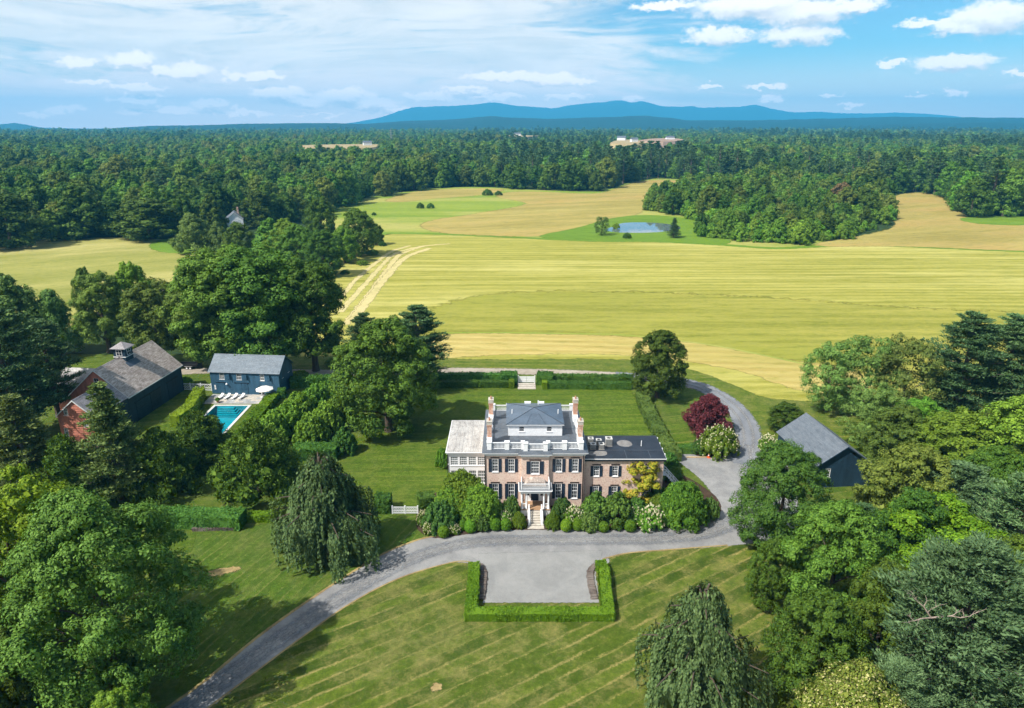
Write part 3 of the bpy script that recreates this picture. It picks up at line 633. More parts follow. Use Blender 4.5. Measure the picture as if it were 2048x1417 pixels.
# ================================================================ hills on the horizon
def ridge(name, crest, D, front, back, seed, rough=6.0):
    """crest: (x, height) pairs at distance D; a solid hill with a front and a back slope"""
    rng = np.random.default_rng(seed)
    cr = np.array(crest, dtype=float)
    nx, ny = 700, 22
    xs = np.linspace(cr[0, 0], cr[-1, 0], nx)
    hs = np.interp(xs, cr[:, 0], cr[:, 1])
    ker = np.ones(7) / 7
    hs = np.convolve(np.pad(hs, 3, mode='edge'), ker, 'valid')
    jag = rng.normal(0, 1, nx); jag = np.convolve(np.pad(jag, 4, mode='edge'), np.ones(9) / 9, 'valid')
    hs = hs * (1 + 0.0) + jag * rough * 0.55 * np.clip(hs / (hs.max() + 1e-6), 0, 1)
    t = np.linspace(-1, 1, ny)
    ph = rng.uniform(0, 6.28, (5, 2)); fr = rng.uniform(0.6, 4.0, (5, 2)) / (front * 0.6)
    V = np.zeros((nx * ny, 3))
    for j, tt in enumerate(t):
        yv = D + (tt * front if tt < 0 else tt * back)
        prof = np.cos(tt * math.pi / 2) ** 1.1 if abs(tt) < 1 else 0.0
        nz = sum(np.sin(xs * fr[k, 0] + ph[k, 0]) * np.sin(yv * fr[k, 1] + ph[k, 1]) for k in range(5)) * rough
        z = hs * prof + nz * prof * (1 - prof) * 2.2 + rng.normal(0, rough * 0.10, nx) * prof
        V[j * nx:(j + 1) * nx] = np.stack([xs * (yv / D), np.full(nx, yv), z - 1.0], 1)
    q = np.arange(nx - 1)
    Fq = np.concatenate([np.stack([j * nx + q, j * nx + q + 1, (j + 1) * nx + q + 1, (j + 1) * nx + q], 1) for j in range(ny - 1)])
    tag(link(name, np_mesh(name, V, Fq, M['hillside'], smooth=True)), kind='structure')
ridge('mountains', [(-4907, 19.1), (-3420, 109.4), (-2780, 219.3), (-2352, 358.4), (-2034, 427.6), (-1719, 437.5), (-1299, 447.4), (-670, 496.7), (-408, 516.4), (0, 467.1), (377, 437.5), (902, 407.9), (1163, 467.1), (1476, 496.7), (1842, 516.4), (2102, 545.9), (2311, 555.7), (2512, 506.5), (2677, 545.9), (2888, 516.4), (3207, 437.5), (3731, 447.4), (3995, 417.8), (4466, 427.6), (4883, 447.4), (5090, 477.0), (5412, 407.9), (5843, 318.7), (6470, 338.6), (7107, 298.9), (7944, 318.7), (8684, 298.9), (9217, 259.1), (9865, 179.4), (11365, 79.3), (13487, 49.2)], 15400, 2600, 800, 3, 30)
ridge('hills', [(-1687, 46.0), (-1246, 79.4), (-982, 96.0), (-543, 112.6), (-302, 129.2), (-171, 141.6), (-18, 125.0), (333, 116.7), (770, 129.2), (1163, 141.6), (1383, 125.0), (1538, 104.3), (2085, 104.3), (2522, 112.6), (2959, 125.0), (3307, 133.3), (3833, 129.2), (4482, 125.0), (5582, 133.3), (7341, 108.4)], 6400, 1500, 1200, 5, 6)
ridge('hills', [(-9138, 58.7), (-6324, 58.7), (-5758, 74.7), (-5586, 90.7), (-5450, 69.4), (-5315, 42.6), (-5092, 31.9), (-4642, 26.6), (-4078, 31.9)], 8200, 1200, 1200, 6, 5)
ridge('hills', [(-6142, 22.5), (-3304, 29.7), (-3056, 40.5), (-2732, 58.4), (-2241, 65.6), (-2089, 72.8), (-1825, 76.3), (-1447, 79.9), (-1071, 72.8), (-769, 79.9), (-468, 65.6), (-91, 51.3), (287, 36.9), (855, 22.5)], 5500, 900, 800, 7, 4)
ridge('hills', [(968, 25.1), (1667, 48.4), (2156, 58.4), (2540, 65.1), (2888, 75.0), (3236, 81.6), (3579, 78.3), (4458, 85.0), (5860, 71.7)], 5100, 800, 800, 8, 4)

# ================================================================ foliage
RNG = np.random.default_rng(11)
def unit(v): return v / np.maximum(np.linalg.norm(v, axis=1, keepdims=True), 1e-9)
def leaves(P, Nr, size, rng, aspect=0.62, axis=None, jit=0.35):
    """folded diamond leaf clumps at P facing Nr; axis = direction the tip points"""
    n = len(P)
    Nr = unit(Nr + rng.normal(0, jit, (n, 3)))
    if axis is None: axis = rng.normal(0, 1, (n, 3))
    T = unit(axis - Nr * np.sum(axis * Nr, 1, keepdims=True))
    B = np.cross(Nr, T)
    s = (size * rng.uniform(0.45, 1.55, (n, 1)))
    w = s * aspect
    lift = s * rng.uniform(-0.1, 0.28, (n, 1))
    V = np.stack([P - T * s * 0.5, P + B * w * 0.5 + Nr * lift, P + T * s * 0.5, P - B * w * 0.5 + Nr * lift], 1).reshape(-1, 3)
    return V
def leaf_mesh(name, Vl, mat, core=None):
    n = len(Vl) // 4
    Fq = np.arange(n * 4).reshape(-1, 4)
    tr = None
    V = Vl
    if core is not None:
        V = np.concatenate([Vl, core[0]]); tr = core[1] + len(Vl)
    return np_mesh(name, V, Fq, mat, tr)
def ico():
    t = (1 + 5 ** 0.5) / 2
    v = np.array([(-1, t, 0), (1, t, 0), (-1, -t, 0), (1, -t, 0), (0, -1, t), (0, 1, t), (0, -1, -t), (0, 1, -t), (t, 0, -1), (t, 0, 1), (-t, 0, -1), (-t, 0, 1)], float)
    f = np.array([(0, 11, 5), (0, 5, 1), (0, 1, 7), (0, 7, 10), (0, 10, 11), (1, 5, 9), (5, 11, 4), (11, 10, 2), (10, 7, 6), (7, 1, 8), (3, 9, 4), (3, 4, 2), (3, 2, 6), (3, 6, 8), (3, 8, 9), (4, 9, 5), (2, 4, 11), (6, 2, 10), (8, 6, 7), (9, 8, 1)])
    return unit(v), f
ICO = ico()
def cores(C, r, squash=0.8):
    V = []; Fc = []
    for c, q in zip(C, r):
        Fc.append(ICO[1] + 12 * len(V)); V.append(ICO[0] * np.array([q, q, q * squash]) + c)
    return np.concatenate(V), np.concatenate(Fc)
def sphere_dirs(n, rng): return unit(rng.normal(0, 1, (n, 3)))
def broad(seed, H, Rr, z0, nl, nsub, nleaf, leaf, mat, prof='round', lobe=(0.20, 0.32), core=0.62, flat=0.8, aspect=0.62, spray=False, limb_n=9, fill=0):
    """broadleaf tree: crown of lobes made of sub-lobes covered in leaf clumps. Returns crown mesh, trunk mesh"""
    rng = np.random.default_rng(seed)
    C = []; LR = []
    ga = 2.39996
    for i in range(nl):
        t = (i + 0.5) / nl
        t = t ** 0.85
        if prof == 'round': pr = math.sin(math.pi * min(1, 0.16 + 0.80 * t)) ** 0.62
        elif prof == 'dome': pr = max(0.08, math.cos(t * math.pi / 2)) ** 0.55
        elif prof == 'cone': pr = (1 - t) ** 0.8 + 0.06
        elif prof == 'vase': pr = 0.45 + 0.55 * math.sin(math.pi * min(1, 0.12 + 0.78 * t))
        else: pr = 1.0
        lr = Rr * rng.uniform(*lobe) * (0.75 + 0.4 * pr)
        a = i * ga + rng.uniform(-0.5, 0.5)
        rad = max(0.0, Rr * pr - lr * 0.80) * (rng.uniform(0.70, 1.12) if i % 5 else rng.uniform(0.1, 0.6))
        z = z0 + (H - z0 - lr * 0.6) * t + rng.uniform(-0.03, 0.03) * H
        C.append((rad * math.cos(a), rad * math.sin(a), max(z, z0 * 0.6 + lr * 0.5))); LR.append(lr)
    C = np.array(C); LR = np.array(LR)
    cc = np.array([0, 0, z0 + (H - z0) * 0.42])
    out = unit(C - cc)
    # sub-lobes on each lobe, favouring the outside
    d = sphere_dirs(nl * nsub, rng)
    o = np.repeat(out, nsub, 0)
    d = unit(d + o * 0.55 + np.array([0, 0, 0.25]))
    S = np.repeat(C, nsub, 0) + d * np.repeat(LR, nsub)[:, None] * np.array([1, 1, flat]) * rng.uniform(0.6, 1.0, (len(d), 1))
    SR = np.repeat(LR, nsub) * rng.uniform(0.32, 0.52, len(d))
    # leaves on each sub-lobe
    dl = unit(sphere_dirs(len(S) * nleaf, rng) + np.repeat(d, nleaf, 0) * 0.5 + np.array([0, 0, 0.2]))
    P = np.repeat(S, nleaf, 0) + dl * np.repeat(SR, nleaf)[:, None] * np.array([1, 1, 0.8]) * rng.uniform(0.55, 1.12, (len(dl), 1))
    keep = P[:, 2] > z0 * 0.35
    P = P[keep]; dl = dl[keep]
    nr = dl * 1.0 + np.repeat(d, nleaf, 0)[keep] * 0.5 + np.array([0, 0, 0.35])
    ax = (dl + np.array([0, 0, 0.35])) if spray else None
    if spray: nr = np.cross(dl, rng.normal(0, 1, dl.shape)) + np.array([0, 0, 0.5])
    V = leaves(P, nr, leaf, rng, aspect, ax, 0.28)
    if fill:
        # shaded twigs and leaves deeper inside the crown
        m_ = fill
        di = sphere_dirs(nl * m_, rng)
        Pi = np.repeat(C, m_, 0) + di * np.repeat(LR, m_)[:, None] * rng.uniform(0.25, 0.82, (len(di), 1)) * np.array([1, 1, 0.8])
        V = np.concatenate([V, leaves(Pi, di, leaf * 2.3, rng, 0.7)])
    core_m = cores(C, LR * core, 0.8) if core else None
    cm = leaf_mesh('crown', V, mat, core_m)
    # trunk with limbs running up into lobes
    tb = MB()
    zt = z0 + (H - z0) * 0.62
    r0 = 0.030 * H * (0.6 + 0.4 * Rr / max(0.35 * H, 0.1))
    bend = [rng.uniform(-0.03, 0.03) * H for _ in range(4)]
    def tp(f): return (bend[0] * f * f, bend[1] * f * f, zt * f - 0.15 * (f == 0))
    tb.path([tp(f) for f in (0, 0.06, 0.25, 0.5, 0.75, 1)], [r0 * k for k in (1.35, 1.0, 0.82, 0.62, 0.4, 0.15)], 8)
    for k in range(limb_n):
        c = C[int((k + 0.5) * nl / limb_n)]
        f = min(0.92, max(0.22, (c[2] - 0.25 * Rr) / zt * 0.75))
        p0 = Vector(tp(f)); p2 = Vector(c); pm = p0.lerp(p2, 0.5) + Vector((0, 0, 0.06 * Rr))
        tb.path([p0, pm, p2], [r0 * 0.42 * (1.1 - f), r0 * 0.26 * (1.1 - f), r0 * 0.08], 5)
    return cm, tb.mesh('trunk', M['bark'])
def pine(seed, H, Rr, z0, levels, per, plumes, ntuft, mat, tuft=0.5, droop=0.0, conical=False, aspect=0.3, flatp=0.42, pw=0.16):
    rng = np.random.default_rng(seed)
    tb = MB(); r0 = 0.022 * H
    tb.path([(0, 0, -0.15), (0, 0, H * 0.3), (0.1, 0, H * 0.65), (0.1, 0.1, H * 0.97)], [r0 * 1.2, r0, r0 * 0.6, r0 * 0.12], 7)
    C = []; D = []; S = []
    for l in range(levels):
        t = (l + 0.5) / levels
        z = z0 + (H - z0) * t ** 0.92
        L = Rr * ((1 - t) ** 0.85 + 0.05 if conical else (math.sin(math.pi * (0.20 + 0.78 * t)) ** 0.7) * (1.02 - 0.25 * t))
        for k in range(per):
            a = rng.uniform(0, 6.283)
            ln = L * rng.uniform(0.62, 1.12)
            dirv = np.array([math.cos(a), math.sin(a), rng.uniform(0.05, 0.35) - droop])
            p1 = np.array([0, 0, z]) + dirv * ln
            tb.path([(0, 0, z - 0.2), tuple(np.array([0, 0, z]) + dirv * ln * 0.5 + np.array([0, 0, -0.03 * ln])), tuple(p1)], [r0 * 0.30 * (1.15 - t), r0 * 0.2 * (1.15 - t), 0.02], 4)
            for q in range(plumes):
                f = 0.30 + 0.72 * (q + rng.uniform(0, 1)) / plumes
                side = rng.normal(0, 0.13 * ln)
                C.append(np.array([0, 0, z]) + dirv * ln * f + np.array([-math.sin(a), math.cos(a), 0]) * side)
                D.append(np.array([math.cos(a), math.sin(a), 0.55])); S.append(Rr * pw * rng.uniform(0.7, 1.25) * (0.55 + 0.6 * (1 - t)))
    C.append(np.array([0, 0, H * 0.97])); D.append(np.array([0, 0, 1.0])); S.append(Rr * pw * 0.6)
    C = np.array(C); D = np.array(D); S = np.array(S)
    dl = sphere_dirs(len(C) * ntuft, rng); dl[:, 2] = np.abs(dl[:, 2]) * 0.9 - 0.15
    P = np.repeat(C, ntuft, 0) + dl * np.repeat(S, ntuft)[:, None] * np.array([1, 1, flatp]) * rng.uniform(0.3, 1.1, (len(dl), 1))
    ax = np.repeat(D, ntuft, 0) + dl * 0.9 + np.array([0, 0, 0.25 - droop])
    nr = np.cross(ax, rng.normal(0, 1, ax.shape)) * 0.7 + np.array([0, 0, 0.8])
    V = leaves(P, nr, tuft, rng, aspect, ax, 0.25)
    cm = leaf_mesh('crown', V, mat, cores(C[::2], S[::2] * 0.36, 0.35))
    return cm, tb.mesh('trunk', M['bark_pine'])
def weeping(seed, H, Rr, nst, mat, leaf=0.30):
    rng = np.random.default_rng(seed)
    tb = MB(); r0 = 0.035 * H
    tb.path([(0, 0, -0.15), (0.2, 0, H * 0.35), (0, 0.2, H * 0.7), (0.1, 0, H * 0.93)], [r0 * 1.3, r0, r0 * 0.6, r0 * 0.2], 8)
    Pp = []; Ax = []; On = []; CC = []; CR = []
    # limbs arch out, then curtains fall from them
    tips = []
    for i in range(46):
        t = (i + 0.5) / 46
        a = i * 2.39996 + rng.uniform(-0.4, 0.4)
        zl = H * (0.34 + 0.64 * t ** 0.9)
        rl = Rr * (1.06 - 0.93 * t ** 0.82) * rng.uniform(0.62, 1.18)
        dirv = np.array([math.cos(a), math.sin(a)])
        pts = [np.array([*(dirv * rl * f), zl - 0.16 * H + 0.16 * H * math.sin(min(1, f * 1.15) * math.pi * 0.62) - 0.04 * H * f * f]) for f in (0, 0.3, 0.6, 0.85, 1.0)]
        tb.path([tuple(p) for p in pts], [r0 * 0.32 * (1 - 0.75 * f) for f in (0, 0.3, 0.6, 0.85, 1)], 5)
        CC.append(pts[3] * np.array([0.75, 0.75, 1]) - np.array([0, 0, 0.16 * H])); CR.append(0.14 * Rr)
        for s_ in range(nst):
            f = rng.uniform(0.25, 1.05)
            j = min(3, int(f * 4)); g = f * 4 - j
            p = pts[j] * (1 - g) + pts[min(4, j + 1)] * g
            side = np.array([-dirv[1], dirv[0], 0]) * rng.normal(0, 0.09 * Rr)
            p = p + side
            L = rng.uniform(0.10, 0.46) * H * (1.1 if t < 0.5 else 0.8)
            L = min(L, p[2] - 0.15)
            if L < 0.3: continue
            m = max(4, int(L / (leaf * 0.34)))
            u = (np.arange(m) + rng.uniform(0, 1, m)) / m
            q = p + np.stack([dirv[0] * 0.05 * Rr * np.sin(u * 2.4), dirv[1] * 0.05 * Rr * np.sin(u * 2.4), -u * L], 1) + rng.normal(0, 0.045 * leaf / 0.3 * 2, (m, 3))
            Pp.append(q); On.append(np.repeat([[dirv[0], dirv[1], 0.55]], m, 0)); Ax.append(np.repeat([[dirv[0] * 0.3, dirv[1] * 0.3, -1.0]], m, 0))
    P = np.concatenate(Pp); nr = np.concatenate(On); ax = np.concatenate(Ax)
    V = leaves(P, nr, leaf, rng, 0.55, ax, 0.45)
    return leaf_mesh('crown', V, mat, cores(np.array(CC), np.array(CR), 1.6)), tb.mesh('trunk', M['bark'])

PROTO = {}
def proto(key, fn): PROTO[key] = (*fn[:2], fn[2], fn[3])
def reg(key, pair, H, Rr): PROTO[key] = (pair[0], pair[1], H, Rr)
reg('hero', broad(1, 23, 10, 2.2, 118, 10, 84, 0.27, M['leaf_hero'], 'round', lobe=(0.14, 0.24), core=0, fill=30), 23, 10)
reg('maple', broad(2, 20, 9, 1.8, 108, 10, 54, 0.32, M['leaf_maple'], 'round', lobe=(0.14, 0.24), core=0, fill=30), 20, 9)
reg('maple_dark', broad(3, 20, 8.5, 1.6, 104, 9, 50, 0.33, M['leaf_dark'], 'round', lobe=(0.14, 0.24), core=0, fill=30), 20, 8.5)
reg('bright', broad(4, 18, 8, 1.5, 100, 9, 48, 0.34, M['leaf_bright'], 'round', flat=0.75, lobe=(0.14, 0.24), core=0, fill=30), 18, 8)
reg('olive', broad(5, 18, 8, 1.5, 100, 9, 48, 0.32, M['leaf_olive'], 'round', lobe=(0.14, 0.24), core=0, fill=30), 18, 8)
reg('feathery', broad(6, 16, 7, 1.5, 56, 10, 36, 0.30, M['leaf_pale'], 'vase', lobe=(0.15, 0.25), core=0.0, aspect=0.5, fill=20), 16, 7)
reg('locust', broad(7, 18, 8, 3, 52, 11, 50, 0.30, M['leaf_locust'], 'vase', lobe=(0.16, 0.27), core=0, flat=0.55, fill=50), 18, 8)
reg('chestnut', broad(8, 16, 8, 1.5, 56, 11, 60, 0.30, M['leaf_chestnut'], 'dome', core=0, fill=70), 16, 8)
reg('tall', broad(9, 26, 8, 4.5, 72, 11, 54, 0.38, M['leaf_maple'], 'vase', lobe=(0.18, 0.30), core=0, fill=60), 26, 8)
reg('tall_light', broad(10, 22, 7, 4.0, 62, 10, 46, 0.36, M['leaf_olive'], 'vase', lobe=(0.18, 0.30), core=0, fill=50), 22, 7)
reg('willow', broad(12, 15, 8, 1.5, 52, 10, 44, 0.38, M['leaf_pale'], 'dome', core=0, flat=0.9, fill=50), 15, 8)
reg('purple', broad(13, 7, 5, 0.6, 46, 10, 44, 0.26, M['leaf_purple'], 'dome', lobe=(0.16, 0.28), core=0, spray=True, aspect=0.5, fill=50), 7, 5)
reg('golden', broad(14, 8, 3.2, 0.8, 42, 9, 30, 0.26, M['leaf_yellow'], 'vase', lobe=(0.2, 0.34), core=0, fill=40), 8, 3.2)
reg('pine_big', pine(20, 22, 9, 2.0, 18, 9, 9, 40, M['leaf_pine'], 0.52, -0.06, False, 0.3, 0.62, 0.17), 22, 9)
reg('pine_dark', pine(21, 24, 7, 3.0, 18, 8, 7, 32, M['leaf_pine_dark'], 0.56, -0.05, False, 0.3, 0.6, 0.18), 24, 7)
reg('spruce', pine(22, 20, 5, 1.5, 22, 8, 6, 16, M['leaf_pine_dark'], 0.55, 0.12, True, 0.34, 0.45, 0.17), 20, 5)
reg('cedar', pine(23, 18, 6, 0.8, 22, 8, 7, 17, M['leaf_cedar'], 0.50, 0.05, True, 0.34, 0.6, 0.19), 18, 6)
reg('yew', broad(24, 10, 7, 0.3, 56, 10, 34, 0.38, M['leaf_yew'], 'dome', spray=True, aspect=0.4, core=0, fill=90), 10, 7)
reg('weeping', weeping(30, 15, 7.5, 34, M['leaf_weep'], 0.34), 15, 7.5)
for i, (mk, pf) in enumerate((('leaf_maple', 'dome'), ('leaf_dark', 'round'), ('leaf_bright', 'dome'), ('leaf_olive', 'round'))):
    reg('wood%d' % i, broad(40 + i, 18, 7.5, 1.0, 40, 9, 22, 0.62, M[mk], pf, core=0.5, limb_n=4, fill=24), 18, 7.5)
reg('woodpine', pine(45, 22, 5.5, 4.0, 13, 6, 4, 11, M['leaf_pine_dark'], 1.0, 0.0, False, 0.4), 22, 5.5)
reg('thicket', broad(46, 9, 5.5, 0.2, 30, 7, 18, 0.65, M['leaf_bright'], 'dome', core=0.7, limb_n=3), 9, 5.5)
reg('rust', broad(47, 16, 7, 1.0, 34, 8, 16, 0.8, M['leaf_rust'], 'round', core=0.6, limb_n=4), 16, 7)
# far woodland: one light mesh per kind
def far_tree(key, seed, H, Rr, mat, pf='round', conifer=False):
    if conifer: cm, tm = pine(seed, H, Rr, 3.0, 9, 4, 3, 6, mat, 1.9, 0.0, False, 0.5)
    else: cm, tm = broad(seed, H, Rr, 0.6, 20, 8, 10, 1.15, mat, pf, lobe=(0.30, 0.46), core=0.8, limb_n=1)
    cm.name = key
    return cm
FAR = [far_tree('a_wood', 60, 17, 9, M['leaf_maple'], 'dome'), far_tree('b_wood', 61, 16, 9, M['leaf_dark'], 'dome'), far_tree('c_wood', 62, 15, 8.5, M['leaf_bright'], 'dome'),
       far_tree('d_wood', 63, 17, 8.5, M['leaf_olive'], 'dome'), far_tree('e_wood', 64, 21, 6, M['leaf_pine_dark'], 'cone', True), far_tree('f_wood', 65, 18, 8, M['leaf_maple'], 'round'), far_tree('g_wood', 66, 9, 6, M['leaf_bright'], 'dome')]

def tree(name, key, x, y, h, r, label, cat='tree', group=None, rz=None, z=0.0):
    cm, tm, H0, R0 = PROTO[key]
    t = thing(name, label, cat, (x, y, z), RNG.uniform(0, 6.283) if rz is None else rz, group)
    s = r / R0
    t.scale = (s, s, h / H0)
    link('trunk', tm, t); link('crown', cm, t)
    return t

